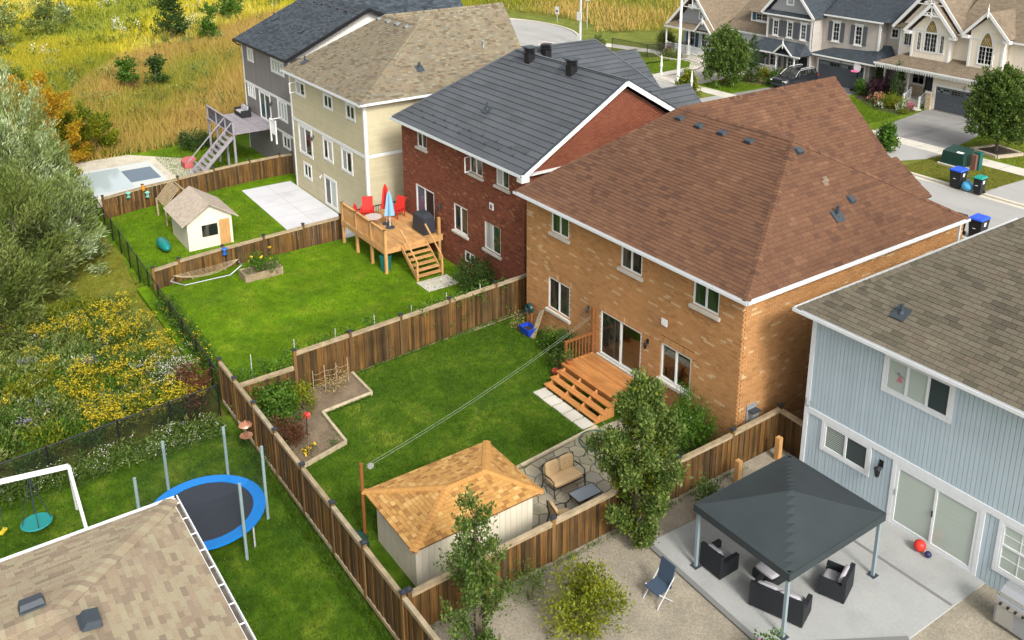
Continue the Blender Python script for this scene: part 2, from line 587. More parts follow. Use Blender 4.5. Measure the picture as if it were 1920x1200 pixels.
def crown(name, parent, blobs, n, l, w, mat, twig=40, spread=0.16, up=0.35, out=0.7, shell=0.55, kind=None, tint=(0.0, 1.0), droop=0.0):
    """leaves gathered on twigs spread through a set of ellipsoids (cx,cy,cz,rx,ry,rz)"""
    B = np.array([b[:6] for b in blobs], dtype=float)
    vol = (B[:, 3] * B[:, 4] * B[:, 5]) ** 0.75
    nt = max(1, n // twig)
    bi = RNG.choice(len(B), nt, p=vol / vol.sum())
    dirs = unit(nt)
    rad = RNG.uniform(shell, 1.0, nt) ** 0.6 * RNG.uniform(0.86, 1.12, nt)
    ctr = B[bi, :3] + dirs * B[bi, 3:6] * rad[:, None]
    tb = RNG.uniform(0, 1, nt)
    ti = np.repeat(np.arange(nt), twig)
    k = len(ti)
    axis = dirs[ti] * out + np.array([0, 0, up - droop]) + unit(k) * 0.45
    axis /= np.linalg.norm(axis, axis=1, keepdims=True)
    pos = ctr[ti] + RNG.normal(size=(k, 3)) * spread + (dirs[ti] * out + np.array([0, 0, up - droop])) * (RNG.uniform(-1, 1, k) * spread * 1.6)[:, None]
    ld = axis + unit(k) * 0.75
    ld /= np.linalg.norm(ld, axis=1, keepdims=True)
    v = leaf_quads(pos, ld, RNG.uniform(0.5, 1.5, k) * l, RNG.uniform(0.55, 1.45, k) * w)
    t = tint[0] + (tint[1] - tint[0]) * np.clip(0.55 * tb[ti] + 0.45 * RNG.uniform(0, 1, k), 0, 1)
    return npobj(name, v, 4, t, mat, parent, kind)

def tufts(name, pts, h, w, mat, lean=0.35, tints=None, kind='stuff', parent=None):
    """single grass blades (triangles) standing at pts"""
    n = len(pts)
    a = RNG.uniform(0, 2 * np.pi, n)
    s = np.stack([np.cos(a), np.sin(a), np.zeros(n)], 1)
    tip = np.stack([RNG.normal(size=n) * lean, RNG.normal(size=n) * lean, np.ones(n)], 1) * (np.asarray(h) * RNG.uniform(0.6, 1.25, n))[:, None]
    w = np.asarray(w) * np.ones(n)
    v = np.stack([pts - s * w[:, None] / 2, pts + s * w[:, None] / 2, pts + tip], 1).reshape(-1, 3)
    t = RNG.uniform(0, 1, n) if tints is None else tints
    return npobj(name, v, 3, t, mat, parent, kind)

def scatter(n, x0, x1, y0, y1, z):
    x = RNG.uniform(x0, x1, n)
    y = RNG.uniform(y0, y1, n)
    zz = np.full(n, z) if not callable(z) else z(x, y)
    return np.stack([x, y, zz], 1)

def trunk(parent, base, top, r0, r1, limbs, mat=None, name='trunk'):
    mb = MB()
    b, t = Vector(base), Vector(top)
    pts = [b.lerp(t, f) + Vector((random.uniform(-1, 1), random.uniform(-1, 1), 0)) * r0 * 0.5 * (0 < f < 1) for f in (0, 0.08, 0.3, 0.6, 1)]
    mb.tube(pts, [r0 * 1.35, r0, r0 * 0.85 + r1 * 0.15, (r0 + r1) / 2, r1], 8)
    for (f, q) in limbs:
        s = b.lerp(t, f)
        q = Vector(q)
        mid = s.lerp(q, 0.5) + Vector((0, 0, 0.1 * (q - s).length))
        rr = (r0 * (1 - f) + r1 * f) * 0.6
        mb.tube([s, mid, q], [rr, rr * 0.6, rr * 0.25], 6)
    return obj(name, mb, mat or m_bark, parent)

# ---------------------------------------------------------------- the ground
YARD = (-42.5, 14.6, -13.37, 14.0)
def rear_z(x):
    return np.interp(x, [-60, -50, -30, -15, -2, 20], [-2.5, -2.5, -2.0, -1.5, -1.1, -0.9])
def smooth(t):
    t = np.clip(t, 0, 1)
    return t * t * (3 - 2 * t)
def ground_z(x, y):
    return rear_z(x) * (1 - smooth((y - 2) / 22.0))
def wild_z(x, y):
    x = np.asarray(x, dtype=float); y = np.asarray(y, dtype=float)
    return ground_z(x, y) + 0.16 * np.sin(x * 0.37 + 1) * np.sin(y * 0.31) * smooth((-x - 34) / 15)
xs = sorted(set([-900, -600, -400, -300, -240, -200, -170, -150, -135] + list(range(-125, -42, 2)) + [-42.5, -42.4] + list(range(-41, 15, 3)) + [14.55, 14.6, 18, 24, 32, 45, 60, 80, 120, 200, 300, 500]))
ys = sorted(set([-400, -250, -150, -100, -70, -50, -40] + list(range(-34, -13, 2)) + [-13.37, -13.32, -10, 0, 10, 13.95, 14.0] + list(range(16, 110, 3)) + [120, 140, 170, 210, 260, 330, 450, 700, 1000]))
mb = MB()
g_v = []
for yv in ys:
    for xv in xs:
        z = float(wild_z(xv, yv))
        if YARD[0] < xv < YARD[1] and YARD[2] < yv < YARD[3]:
            z = -2.9
        elif yv >= 14.0 and xv > -75:
            z = min(z, -0.3) if (xv > -75 and yv < 60) else z
        elif xv >= 14.6 and -13.4 < yv < 14:
            z = -0.7
        g_v.append((xv, yv, z))
nx = len(xs)
g_f = [(j * nx + i, j * nx + i + 1, (j + 1) * nx + i + 1, (j + 1) * nx + i) for j in range(len(ys) - 1) for i in range(nx - 1)]
mb.add(g_v, g_f)
tag(obj('ground', mb, m_wildsoil), kind='structure')

def slab(name, poly, z, mat, thick=0.6, tint=0.5):
    mb = MB()
    if area2([(p[0], p[1]) for p in poly]) < 0:
        poly = poly[::-1]
    mb.prism([(p[0], p[1], z - thick) for p in poly], (0, 0, thick), tint)
    return tag(obj(name, mb, mat), kind='structure')
def rect(x0, x1, y0, y1):
    return [(x0, y0), (x1, y0), (x1, y1), (x0, y1)]

ZT, ZR, ZB, ZG, ZK, ZL = -0.6, -1.2, -1.9, -2.1, -0.95, -0.2     # tan, red, beige, grey, rear, light-blue yards
slab('lawn', rect(-0.62, 13.2, -13.3, 0.5), ZT, m_lawn, 2.2)
slab('lawn', rect(-15.2, -0.62, -13.3, 2.2), ZR, m_lawn2, 1.6)
slab('lawn', rect(-30.4, -15.2, -13.3, 1.2), ZB, m_lawn2, 0.9)
slab('lawn', rect(-42.5, -30.4, -13.3, 3.0), ZG, m_lawn2, 0.7)
slab('lawn', rect(-0.9, 40, -40, -13.3), ZK, m_lawn, 1.0)
slab('gravel_yard', rect(13.2, 40, -13.3, 1.3), ZL - 0.06, M('pale_gravel', [(0.2475, 0.2175, 0.165)], rough=1, noise=(1.2, 0.18), noise2=(18, 0.25), bump=(40, 0.8)), 1.0)
# strips between the houses climb from the rear yards to the street
def ramp(x0, x1, z0, z1, y0, y1, mat):
    mb = MB()
    mb.add([(x0, y0, z0), (x1, y0, z0), (x1, y1, z1), (x0, y1, z1), (x0, y0, z0 - 1.5), (x1, y0, z0 - 1.5), (x1, y1, z1 - 1.5), (x0, y1, z1 - 1.5)],
           [(0, 1, 2, 3), (4, 5, 1, 0), (5, 6, 2, 1), (6, 7, 3, 2), (7, 4, 0, 3)])
    tag(obj('side_yard', mb, mat), kind='structure')
m_river = M('side_yard_gravel', [(0.20, 0.17, 0.13)], rough=1, noise=(2, 0.2), noise2=(20, 0.3), bump=(30, 0.8))
ramp(12.4, 14.6, ZT, -0.02, 0.5, 14.1, m_river)
ramp(-2.2, 0.1, -0.9, -0.02, 0.5, 14.1, m_river)
ramp(-16.5, -13.7, -1.6, -0.02, 1.2, 14.1, m_river)
ramp(-29.8, -27.2, -2.0, -0.02, 1.2, 14.1, m_river)

# the street
RZ = -0.12
mb = MB()
mb.add([(-56, 24.4, RZ), (70, 24.4, RZ), (70, 31.3, RZ), (-50, 31.3, RZ)], [(0, 1, 2, 3)])
ring = [(-62 + 15.0 * math.cos(2 * math.pi * i / 64), 33 + 15.0 * math.sin(2 * math.pi * i / 64), RZ + 0.004) for i in range(64)]
mb.add(ring, [tuple(range(64))])
tag(obj('road', mb, m_asph), kind='structure')
def strip(name, pts, w, z, h, mat, closed=False):
    """a raised strip of rectangular section along a polyline"""
    mb = MB()
    P = [Vector((p[0], p[1], 0)) for p in pts]
    n = len(P)
    L, Rr = [], []
    for i in range(n):
        a = P[i - 1] if (i or closed) else P[i]
        b = P[(i + 1) % n] if (i < n - 1 or closed) else P[i]
        d = (b - a).normalized()
        s = Vector((-d.y, d.x, 0)) * w / 2
        L.append(P[i] + s); Rr.append(P[i] - s)
    vs = [q + Vector((0, 0, z)) for q in L + Rr] + [q + Vector((0, 0, z - h)) for q in L + Rr]
    fs = []
    for i in range(n if closed else n - 1):
        j = (i + 1) % n
        fs += [(i, n + i, n + j, j), (i, j, 2 * n + j, 2 * n + i), (n + i, 3 * n + i, 3 * n + j, n + j)]
    mb.add(vs, fs)
    return tag(obj(name, mb, mat), kind='structure')
m_curb = M('kerb_concrete', [(0.50, 0.46, 0.38)], rough=0.9, noise=(1.2, 0.1), noise2=(14, 0.06))
arc = [(-62 + 15.15 * math.cos(a), 33 + 15.15 * math.sin(a)) for a in [math.pi * (1.15 - i * 1.2 / 40) for i in range(41)]]
strip('kerb', arc[:38] + [(-46.2, 32.6), (-43, 31.75), (-30, 31.75), (70, 31.75)], 0.24, 0.0, 0.4, m_curb)
strip('gutter', [(-43, 31.47), (70, 31.47)], 0.34, RZ + 0.006, 0.2, m_curb)
strip('kerb', [(-56, 24.2), (70, 24.2)], 0.24, 0.0, 0.4, m_curb)
slab('front_lawn', rect(-60, 70, 13.95, 24.1), -0.012, m_lawnf, 0.7)
slab('boulevard', [(-43, 31.86), (70, 31.86), (70, 37.1), (-38, 37.1)], -0.008, m_lawnp, 0.4)
slab('front_lawn', rect(-37, 70, 38.4, 62), -0.008, m_lawnf, 0.4)
slab('sidewalk', [(-34, 37.0), (70, 37.0), (70, 38.5), (-34, 38.5)], 0.008, m_conc, 0.4)
mb = MB()
for i in range(60):
    x = -33.5 + i * 1.52
    mb.box(x, x + 0.02, 37.0, 38.5, 0.0, 0.0095)
tag(obj('sidewalk_joint', mb, m_dark), kind='structure')
# drives and aprons
def sheet(name, poly, z, mat):
    mb = MB()
    if area2([(p[0], p[1]) for p in poly]) < 0:
        poly = poly[::-1]
    mb.poly([(p[0], p[1], z) for p in poly])
    return tag(obj(name, mb, mat), kind='structure')
sheet('driveway', [(-10.4, 47.9), (-4.6, 47.9), (-3.3, 41.5), (-3.0, 38.5), (-9.0, 38.5), (-9.6, 42)], 0.004, m_drive)
sheet('driveway_apron', [(-9.4, 37.0), (-2.4, 37.0), (-2.6, 35.2), (-3.4, 33.4), (-2.6, 31.87), (-10.4, 31.87), (-9.8, 34)], 0.004, m_asph)
sheet('driveway', [(-22.7, 49.3), (-17.2, 49.3), (-16.7, 38.5), (-23.4, 38.5)], 0.004, m_drive)
sheet('driveway_apron', [(-23.6, 37.0), (-16.5, 37.0), (-16, 31.87), (-24, 31.87)], 0.004, m_asph)
sheet('driveway', [(-33.0, 49.0), (-28.2, 49.0), (-27.6, 38.5), (-33.0, 38.5)], 0.004, M('pale_driveway', [(0.36, 0.33, 0.28)], rough=0.9, noise=(0.6, 0.08), noise2=(12, 0.06)))
sheet('driveway_apron', [(-33.2, 37.0), (-27, 37.0), (-26.4, 31.87), (-33.6, 31.87)], 0.004, m_asph)
sheet('driveway_apron', [(3.6, 37.0), (11, 37.0), (11.5, 31.87), (3.2, 31.87)], 0.004, m_asph)
sheet('walkway', [(-36.6, 47.0), (-34.6, 47.2), (-32.6, 44.6), (-32.2, 38.6), (-33.2, 38.6), (-33.6, 43.6), (-35.2, 45.4)], 0.008, m_conc)
strip('paver_border', [(-34.6, 46.2), (-33.2, 45.2), (-32.4, 43.6), (-32.0, 41.6), (-31.9, 39.2)], 0.22, 0.014, 0.1, M('dark_paver', [(0.13, 0.12, 0.11)], noise=(8, 0.2)))
sheet('path', [(-48, 45.2), (-41, 47.2), (-36.5, 52), (-35.2, 51), (-39.8, 45.7), (-47, 43.6)], 0.012, m_conc)
sheet('mown_strip', [(-54, 46.8), (-48, 43.6), (-45, 38), (-44, 37.2), (-38, 37.2), (-37, 52), (-34, 75), (-38, 76), (-50, 57.5)], -0.02, m_lawnp)
vr = MB()
va = [math.pi * (1.15 - i * 1.05 / 40) for i in range(41)]
for i in range(40):
    q = [(-62 + r_ * math.cos(a), 33 + r_ * math.sin(a), z_) for (r_, a, z_) in ((15.25, va[i], -0.015), (15.25, va[i + 1], -0.015), (19.5, va[i + 1], -0.14), (19.5, va[i], -0.14))]
    vr.add(q, [(3, 2, 1, 0)])
tag(obj('verge', vr, m_lawnp), kind='structure')
# the mown path behind the black fence follows the ground
pm = MB()
pv, pf = [], []
for i in range(30):
    x_ = -34 + i * 0.85
    for j in range(7):
        y_ = -16.6 + 0.25 * math.sin(x_ * 0.5) + j * (3.7 / 6)
        pv.append((x_, y_, float(wild_z(x_, y_)) + 0.035))
pf = [(i * 7 + j, (i + 1) * 7 + j, (i + 1) * 7 + j + 1, i * 7 + j + 1) for i in range(29) for j in range(6)]
tag(obj('mown_path', pm.add(pv, pf), M('path_turf', [(0.150, 0.155, 0.018)], rough=1, noise=(1.2, 0.3), noise2=(6, 0.3), bump=(20, 0.8), spec=0.1, mix=[((0.24, 0.18, 0.06), 0.9, 0.5, 0.55, 0.72, None), ((0.07, 0.11, 0.01), 0.7, 0.6, 0.5, 0.68, None)])), kind='structure')
sheet('driveway', [(0.9, 24.0), (7.3, 24.0), (7.3, 15.5), (0.9, 15.5)], 0.004, m_drive)
# ---------------------------------------------------------------- house helpers
def glass_clear():
    if 'clear_glass' in MATS:
        return MATS['clear_glass']
    m = bpy.data.materials.new('clear_glass')
    MATS['clear_glass'] = m
    m.use_nodes = True
    t = m.node_tree
    N, L = t.nodes, t.links
    N.remove(N['Principled BSDF'])
    a = N.new('ShaderNodeBsdfTransparent'); a.inputs[0].default_value = (0.86, 0.90, 0.87, 1)
    b = N.new('ShaderNodeBsdfGlossy'); b.inputs['Roughness'].default_value = 0.02
    f = N.new('ShaderNodeLayerWeight'); f.inputs[0].default_value = 0.12
    x = N.new('ShaderNodeMixShader')
    L.new(f.outputs['Facing'], x.inputs[0]); L.new(a.outputs[0], x.inputs[1]); L.new(b.outputs[0], x.inputs[2])
    L.new(x.outputs[0], N['Material Output'].inputs['Surface'])
    return m

def wall_holes(mb, x0, x1, z0, z1, y, holes, thick=0.0):
    """a wall in the plane y facing -y, made of quads round its openings"""
    us = sorted(set([x0, x1] + [h[0] for h in holes] + [h[1] for h in holes]))
    vs = sorted(set([z0, z1] + [h[2] for h in holes] + [h[3] for h in holes]))
    for i in range(len(us) - 1):
        for j in range(len(vs) - 1):
            cu, cv = (us[i] + us[i + 1]) / 2, (vs[j] + vs[j + 1]) / 2
            if any(h[0] < cu < h[1] and h[2] < cv < h[3] for h in holes):
                continue
            mb.add([(us[i], y, vs[j]), (us[i + 1], y, vs[j]), (us[i + 1], y, vs[j + 1]), (us[i], y, vs[j + 1])], [(0, 1, 2, 3)])

def window(root, y, x0, x1, z0, z1, cols=(1, 1), panes=None, sill=None, trim=0, fw=0.065, rows=None, tmat=None, mid=0.075, grid=None, rec=0.03, open_sash=None, name='window', fmat=None):
    """rear or front window facing -y: white frame, mullions and panes; rows gives a horizontal split, grid small muntins"""
    fmat = fmat or m_white
    mb = MB()
    yo, yi = y - 0.005 + rec, y + 0.075 + rec
    mb.box(x0, x0 + fw, yo, yi, z0, z1); mb.box(x1 - fw, x1, yo, yi, z0, z1)
    mb.box(x0 + fw, x1 - fw, yo, yi, z1 - fw, z1); mb.box(x0 + fw, x1 - fw, yo, yi, z0, z0 + fw)
    tot = sum(cols)
    inner = x1 - x0 - 2 * fw - mid * (len(cols) - 1)
    xs_ = []
    x = x0 + fw
    for i, c in enumerate(cols):
        w = inner * c / tot
        xs_.append((x, x + w))
        if i < len(cols) - 1:
            mb.box(x + w, x + w + mid, yo - 0.004, yi, z0 + fw, z1 - fw)
        x += w + mid
    zs_ = [(z0 + fw, z1 - fw)]
    if rows:
        zm = z0 + fw + (z1 - z0 - 2 * fw) * rows
        zs_ = [(z0 + fw, zm - 0.03), (zm + 0.03, z1 - fw)]
        mb.box(x0 + fw, x1 - fw, yo + 0.004, yi - 0.004, zm - 0.03, zm + 0.03)
    if trim:
        a = trim
        yt = y - 0.035
        mb.box(x0 - a, x0 - 0.002, yt, y + 0.03, z0 - a, z1 + a); mb.box(x1 + 0.002, x1 + a, yt, y + 0.03, z0 - a, z1 + a)
        mb.box(x0 - 0.002, x1 + 0.002, yt + 0.003, y + 0.03, z1 + 0.002, z1 + a - 0.003); mb.box(x0 - 0.002, x1 + 0.002, yt + 0.003, y + 0.03, z0 - a + 0.003, z0 - 0.002)
    w_ = obj(name, mb, fmat, root)
    k = 0
    for (a, b) in xs_:
        for (c, d) in zs_:
            pm = panes[k % len(panes)] if panes else m_glass
            k += 1
            p = MB().box(a, b, yo + 0.035, yo + 0.05, c, d)
            obj('pane', p, pm, w_)
            if grid:
                g = MB()
                for i in range(1, grid[0]):
                    xx = a + (b - a) * i / grid[0]
                    g.box(xx - 0.012, xx + 0.012, yo + 0.022, yo + 0.036, c, d)
                for i in range(1, grid[1]):
                    zz = c + (d - c) * i / grid[1]
                    g.box(a, b, yo + 0.024, yo + 0.037, zz - 0.012, zz + 0.012)
                obj('muntin', g, fmat, w_)
    if sill:
        s = MB()
        s.add([(x0 - sill, y - 0.10, z0 - 0.14), (x1 + sill, y - 0.10, z0 - 0.14), (x1 + sill, y + 0.09, z0 - 0.14), (x0 - sill, y + 0.09, z0 - 0.14),
               (x0 - sill, y - 0.10, z0 - 0.03), (x1 + sill, y - 0.10, z0 - 0.03), (x1 + sill, y + 0.09, z0 - 0.004), (x0 - sill, y + 0.09, z0 - 0.004)],
              [(3, 2, 1, 0), (4, 5, 6, 7), (0, 1, 5, 4), (1, 2, 6, 5), (2, 3, 7, 6), (3, 0, 4, 7)])
        obj('sill', s, m_stone, w_)
    if open_sash is not None:
        a, b = xs_[open_sash]
        wv = (b - a) * 0.95
        sb = MB()
        dirv = Vector((math.cos(R(-78)), math.sin(R(-78)), 0))
        p0 = Vector((a, yo, 0))
        for (q, r, c, d) in ((0, 0.05, z0 + fw, z1 - fw), (wv - 0.05, wv, z0 + fw, z1 - fw), (0.05, wv - 0.05, z1 - fw - 0.05, z1 - fw), (0.05, wv - 0.05, z0 + fw, z0 + fw + 0.05)):
            c0 = p0 + dirv * (q + r) / 2 + Vector((0, 0, (c + d) / 2))
            sb.obox(c0, dirv * (r - q) / 2, Vector((-dirv.y, dirv.x, 0)) * 0.02, Vector((0, 0, (d - c) / 2)))
        so = obj('open_sash', sb, m_white, w_)
    return w_

def gutter(root, p0, p1, mat=None, w=0.13, h=0.12, hangers=0, name='gutter', out=(0, -1, 0)):
    """open K-style gutter: back, floor and front lip"""
    p0, p1 = Vector(p0), Vector(p1)
    o = Vector(out)
    up = Vector((0, 0, 1))
    mb = MB()
    mb.bar(p0 + o * 0.012, p1 + o * 0.012, 0.024, h, up)
    mb.bar(p0 + o * (w / 2) - up * (h / 2 - 0.01), p1 + o * (w / 2) - up * (h / 2 - 0.01), w - 0.03, 0.02, up)
    mb.bar(p0 + o * (w - 0.012), p1 + o * (w - 0.012), 0.026, h * 0.92, up)
    g = obj(name, mb, mat or m_trim, root)
    db = MB().bar(p0 + o * (w / 2) - up * (h / 2 - 0.025), p1 + o * (w / 2) - up * (h / 2 - 0.025), w - 0.06, 0.012, up)  # dark mottled strip laid along the gutter floor
    obj('gutter_floor_strip', db, M('gutter_strip_brown', [(0.10, 0.085, 0.065)], rough=1, noise=(6, 0.4)), g)
    if hangers:
        n = int((p1 - p0).length / hangers)
        for i in range(n):
            q = p0.lerp(p1, (i + 0.5) / n)
            hb = MB().bar(q + o * 0.02 + up * h * 0.44, q + o * (w - 0.01) + up * h * 0.44, 0.035, 0.014, up)
            obj('gutter_hanger', hb, m_trim, g)
    return g

def box_vent(root, p, along, up_slope, mat=None, L=0.36, D=0.30, h=0.15, name='roof_vent', base=False):
    """hooded slant roof vent on a slope: along = horizontal direction, up_slope = direction up the slope"""
    p, a, u = Vector(p), Vector(along).normalized(), Vector(up_slope).normalized()
    n = a.cross(u).normalized()
    if n.z < 0: n = -n
    mb = MB()
    l, d = a * L / 2, u * D / 2
    vs = [p - l - d + n * h * 0.25, p + l - d + n * h * 0.25, p + l + d, p - l + d, p - l * 0.82 - d * 0.92 + n * h, p + l * 0.82 - d * 0.92 + n * h, p + l * 0.82 + d * 0.55 + n * h * 0.92, p - l * 0.82 + d * 0.55 + n * h * 0.92]
    mb.add(vs, [(3, 2, 1, 0), (4, 5, 6, 7), (0, 1, 5, 4), (1, 2, 6, 5), (2, 3, 7, 6), (3, 0, 4, 7)])
    mb.obox(p + n * 0.045, l * 0.9, d * 1.15, n * 0.012)
    return obj(name, mb, mat or m_dark, root)

def pipe_vent(root, p, slope_n, h=0.45, r=0.05, mat=None, flash=0.25):
    p = Vector(p)
    n = Vector(slope_n).normalized()
    mb = MB()
    mb.tube([p - Vector((0, 0, 0.1)), p + Vector((0, 0, h))], r, 10)
    mb.lathe(p + Vector((0, 0, -0.02)), [(r * 2.0, 0.0), (r * 1.7, 0.08), (r * 1.15, 0.14)], 10)
    a = n.cross(Vector((0, 1, 0))).normalized()
    b = n.cross(a).normalized()
    mb.obox(p + n * 0.055, a * flash, b * flash, n * 0.006)
    return obj('vent_pipe', mb, mat or m_dark, root)

def roof_base(root, planes, mat, soffit=None, name='roof', drop=0.0):
    mb = MB()
    for pl in planes:
        P = [Vector(p) for p in pl]
        n = (P[1] - P[0]).cross(P[2] - P[0]).normalized()
        if n.z < 0:
            P = P[::-1]
            n = -n
        mb.prism([p - n * 0.05 for p in P], n * 0.05)
    r = obj(name, mb, mat, root)
    if soffit:
        s = MB()
        for (x0, x1, y0, y1, z) in soffit:
            s.box(x0, x1, y0, y1, z - 0.03, z)
        obj('soffit', s, m_white, r)
    return r

def down(p_ridge, p_eave):
    return (Vector(p_eave) - Vector(p_ridge)).normalized()

def blotch(scale=0.9, rnd=0.6, seed=0.0):
    """tint with slow drifts along a roof plus the scatter from tab to tab"""
    def f(p):
        s = 0.5 + 0.25 * math.sin(p.x * scale * 1.7 + p.y * 0.9 * scale + seed) + 0.25 * math.sin(p.y * scale * 2.3 - p.z * scale * 1.9 + seed * 2)
        return min(1, max(0, s * (1 - rnd) + random.random() * rnd))
    return f

# ---------------------------------------------------------------- the tan brick house
m_brick_tan = M('tan_brick', [(0.325, 0.160, 0.062), (0.392, 0.196, 0.074), (0.418, 0.212, 0.080), (0.405, 0.206, 0.082), (0.440, 0.236, 0.096), (0.50, 0.345, 0.19)],
                pos=[0, 0.22, 0.5, 0.75, 0.93, 0.97], rough=0.9, noise=(30, 0.12), noise2=(0.6, 0.09), streak=((0.25, 0.25, 5.6), 0.07), mix=[((0.22, 0.12, 0.055), 0.4, 0.30, 0.52, 0.75, (1, 1, 0.5))], bump=(60, 0.3))
m_mortar = M('tan_mortar', [(0.20, 0.098, 0.042)], rough=1, noise=(20, 0.1))
m_sh_brown = M('brown_shingle', [(0.066, 0.032, 0.020), (0.096, 0.046, 0.026), (0.117, 0.057, 0.031), (0.105, 0.051, 0.028), (0.145, 0.075, 0.041)], rough=0.95, noise=(26, 0.22), noise2=(0.45, 0.10), bump=(90, 0.4))
m_roofdark = M('roof_underlay', [(0.03, 0.016, 0.012)], rough=1)
m_floor = M('oak_floor', [(0.24, 0.12, 0.045)], rough=0.4, streak=((3, 14, 1), 0.2))
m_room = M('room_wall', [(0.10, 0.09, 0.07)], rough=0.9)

tan = thing('brick_house', 'tan brick house with brown shingle roof and stained deck behind the fenced green lawn', 'house', (6.24, 6.3, ZT))
TW, TZ = 12.48, 5.62
wins_t = [(1.80, 2.99, 4.38, 5.28), (6.25, 7.45, 4.38, 5.28), (10.12, 11.36, 4.38, 5.29), (1.62, 3.11, 0.78, 2.26), (8.66, 10.22, 0.75, 2.20)]
door_t = (5.14, 7.57, 0.14, 2.08)
holes_t = wins_t + [door_t]
wb = MB()
wall_holes(wb, 0.01, TW - 0.1, -1.4, 5.60, 0.1, [door_t, wins_t[4]])
wb.add([(TW - 0.1, 0.1, -1.4), (TW - 0.1, 13.0, -1.4), (TW - 0.1, 13.0, 5.6), (TW - 0.1, 0.1, 5.6)], [(0, 1, 2, 3)])
wb.add([(0.01, 0.1, -1.4), (0.01, 13.0, -1.4), (0.01, 13.0, 5.6), (0.01, 0.1, 5.6)], [(3, 2, 1, 0)])
wb.add([(0.01, 13.0, -1.4), (TW - 0.1, 13.0, -1.4), (TW - 0.1, 13.0, 5.6), (0.01, 13.0, 5.6)], [(3, 2, 1, 0)])
t_wall = obj('wall', wb, m_mortar, tan)
def tfn_tan():
    # pale bricks come in short runs along a course
    tfn_tan.run = tfn_tan.run - 1 if tfn_tan.run > 0 else (random.choice((1, 1, 1, 2)) if random.random() > 0.966 else 0)
    return 1.0 if tfn_tan.run > 0 else random.random() * 0.93
tfn_tan.run = 0
pieces = []
BW, BH = 0.262, 0.089
# soldier courses over the ground-floor openings
sold = []
for (a, b, c, d) in (wins_t[3], wins_t[4], door_t):
    sold.append((a - 0.12, b + 0.12, d, d + 0.27))
for (a, b, c, d) in sold:
    n = int((b - a) / 0.089)
    for i in range(n):
        x0 = a + (b - a) * i / n
        x1 = a + (b - a) * (i + 1) / n
        m2 = MB().box(x0 + 0.006, x1 - 0.006, -0.006, 0.1, c + 0.01, d - 0.008)
        pieces.append((m2.v, m2.f, 0.9 + 0.07 * (random.random() > 0.85) if random.random() > 0.6 else random.random() * 0.9, t_wall))
pieces += wall_pieces((0, 0, 0), (1, 0, 0), (0, 0, 1), (0, -1, 0), [(0, -0.78), (TW, -0.78), (TW, 5.5), (0, 5.5)], holes_t + sold, t_wall, BW, BH, 0.016, 0.1, tfn_tan, 0.003)
pieces += wall_pieces((TW, 0, 0), (0, 1, 0), (0, 0, 1), (1, 0, 0), [(0.101, -0.78), (13.0, -0.78), (13.0, 5.5), (0.101, 5.5)], [], t_wall, BW, BH, 0.016, 0.1, tfn_tan, 0.003)
emit('brick', 'bricks', pieces, m_brick_tan, tan)
obj('foundation', MB().box(0.02, TW - 0.02, 0.02, 0.098, -1.4, -0.79), m_conc, tan)
for i, w in enumerate(wins_t):
    pn = [[m_glass_green], [m_glass], [m_glass_green], [m_glass], [glass_clear()]][i]
    window(tan, 0.0, *w, panes=pn, sill=0.10)
# sliding patio door
dm = MB()
x0, x1, z0, z1 = door_t
dm.box(x0, x0 + 0.07, 0.02, 0.11, z0, z1); dm.box(x1 - 0.07, x1, 0.02, 0.11, z0, z1)
dm.box(x0 + 0.07, x1 - 0.07, 0.02, 0.11, z1 - 0.06, z1); dm.box(x0 + 0.07, x1 - 0.07, 0.02, 0.11, z0, z0 + 0.09)
xm = (x0 + x1) / 2
dm.box(xm - 0.05, xm + 0.05, 0.03, 0.10, z0 + 0.09, z1 - 0.06)
pd = obj('patio_door', dm, m_white, tan)
obj('pane', MB().box(x0 + 0.07, xm - 0.05, 0.055, 0.068, z0 + 0.09, z1 - 0.06), m_glass, pd)
obj('pane', MB().box(xm + 0.05, x1 - 0.07, 0.055, 0.068, z0 + 0.09, z1 - 0.06), glass_clear(), pd)
obj('sill', MB().box(x0 - 0.12, x1 + 0.12, -0.10, 0.0, z0 - 0.12, z0 - 0.005), m_stone, pd)
obj('handle', MB().box(xm - 0.02, xm + 0.01, 0.0, 0.03, 1.05, 1.25), m_grey, pd)
rb = MB()
rb.add([(3.6, 0.11, z0 + 0.02), (11.9, 0.11, z0 + 0.02), (11.9, 4.5, z0 + 0.02), (3.6, 4.5, z0 + 0.02)], [(0, 1, 2, 3)])
obj('room_floor', rb, m_floor, tan)
rb = MB()
rb.add([(3.6, 4.5, z0), (11.9, 4.5, z0), (11.9, 4.5, 2.5), (3.6, 4.5, 2.5), (3.6, 0.11, 2.5), (11.9, 0.11, 2.5), (3.6, 0.11, z0), (11.9, 0.11, z0)],
       [(0, 1, 2, 3), (3, 2, 5, 4), (6, 0, 3, 4), (1, 7, 5, 2)])
obj('room_wall', rb, m_room, tan)
cb = MB()
for (cx, cy) in ((8.9, 0.9), (9.5, 1.6)):
    for sx in (-0.2, 0.2):
        for sy in (-0.2, 0.2):
            cb.box(cx + sx - 0.02, cx + sx + 0.02, cy + sy - 0.02, cy + sy + 0.02, z0 + 0.02, z0 + (0.45 if sy < 0 else 1.0))
    cb.box(cx - 0.22, cx + 0.22, cy - 0.22, cy + 0.22, z0 + 0.45, z0 + 0.49)
    cb.box(cx - 0.2, cx + 0.2, cy + 0.185, cy + 0.215, z0 + 0.9, z0 + 1.0)
obj('indoor_chair', cb, m_decks, tan)
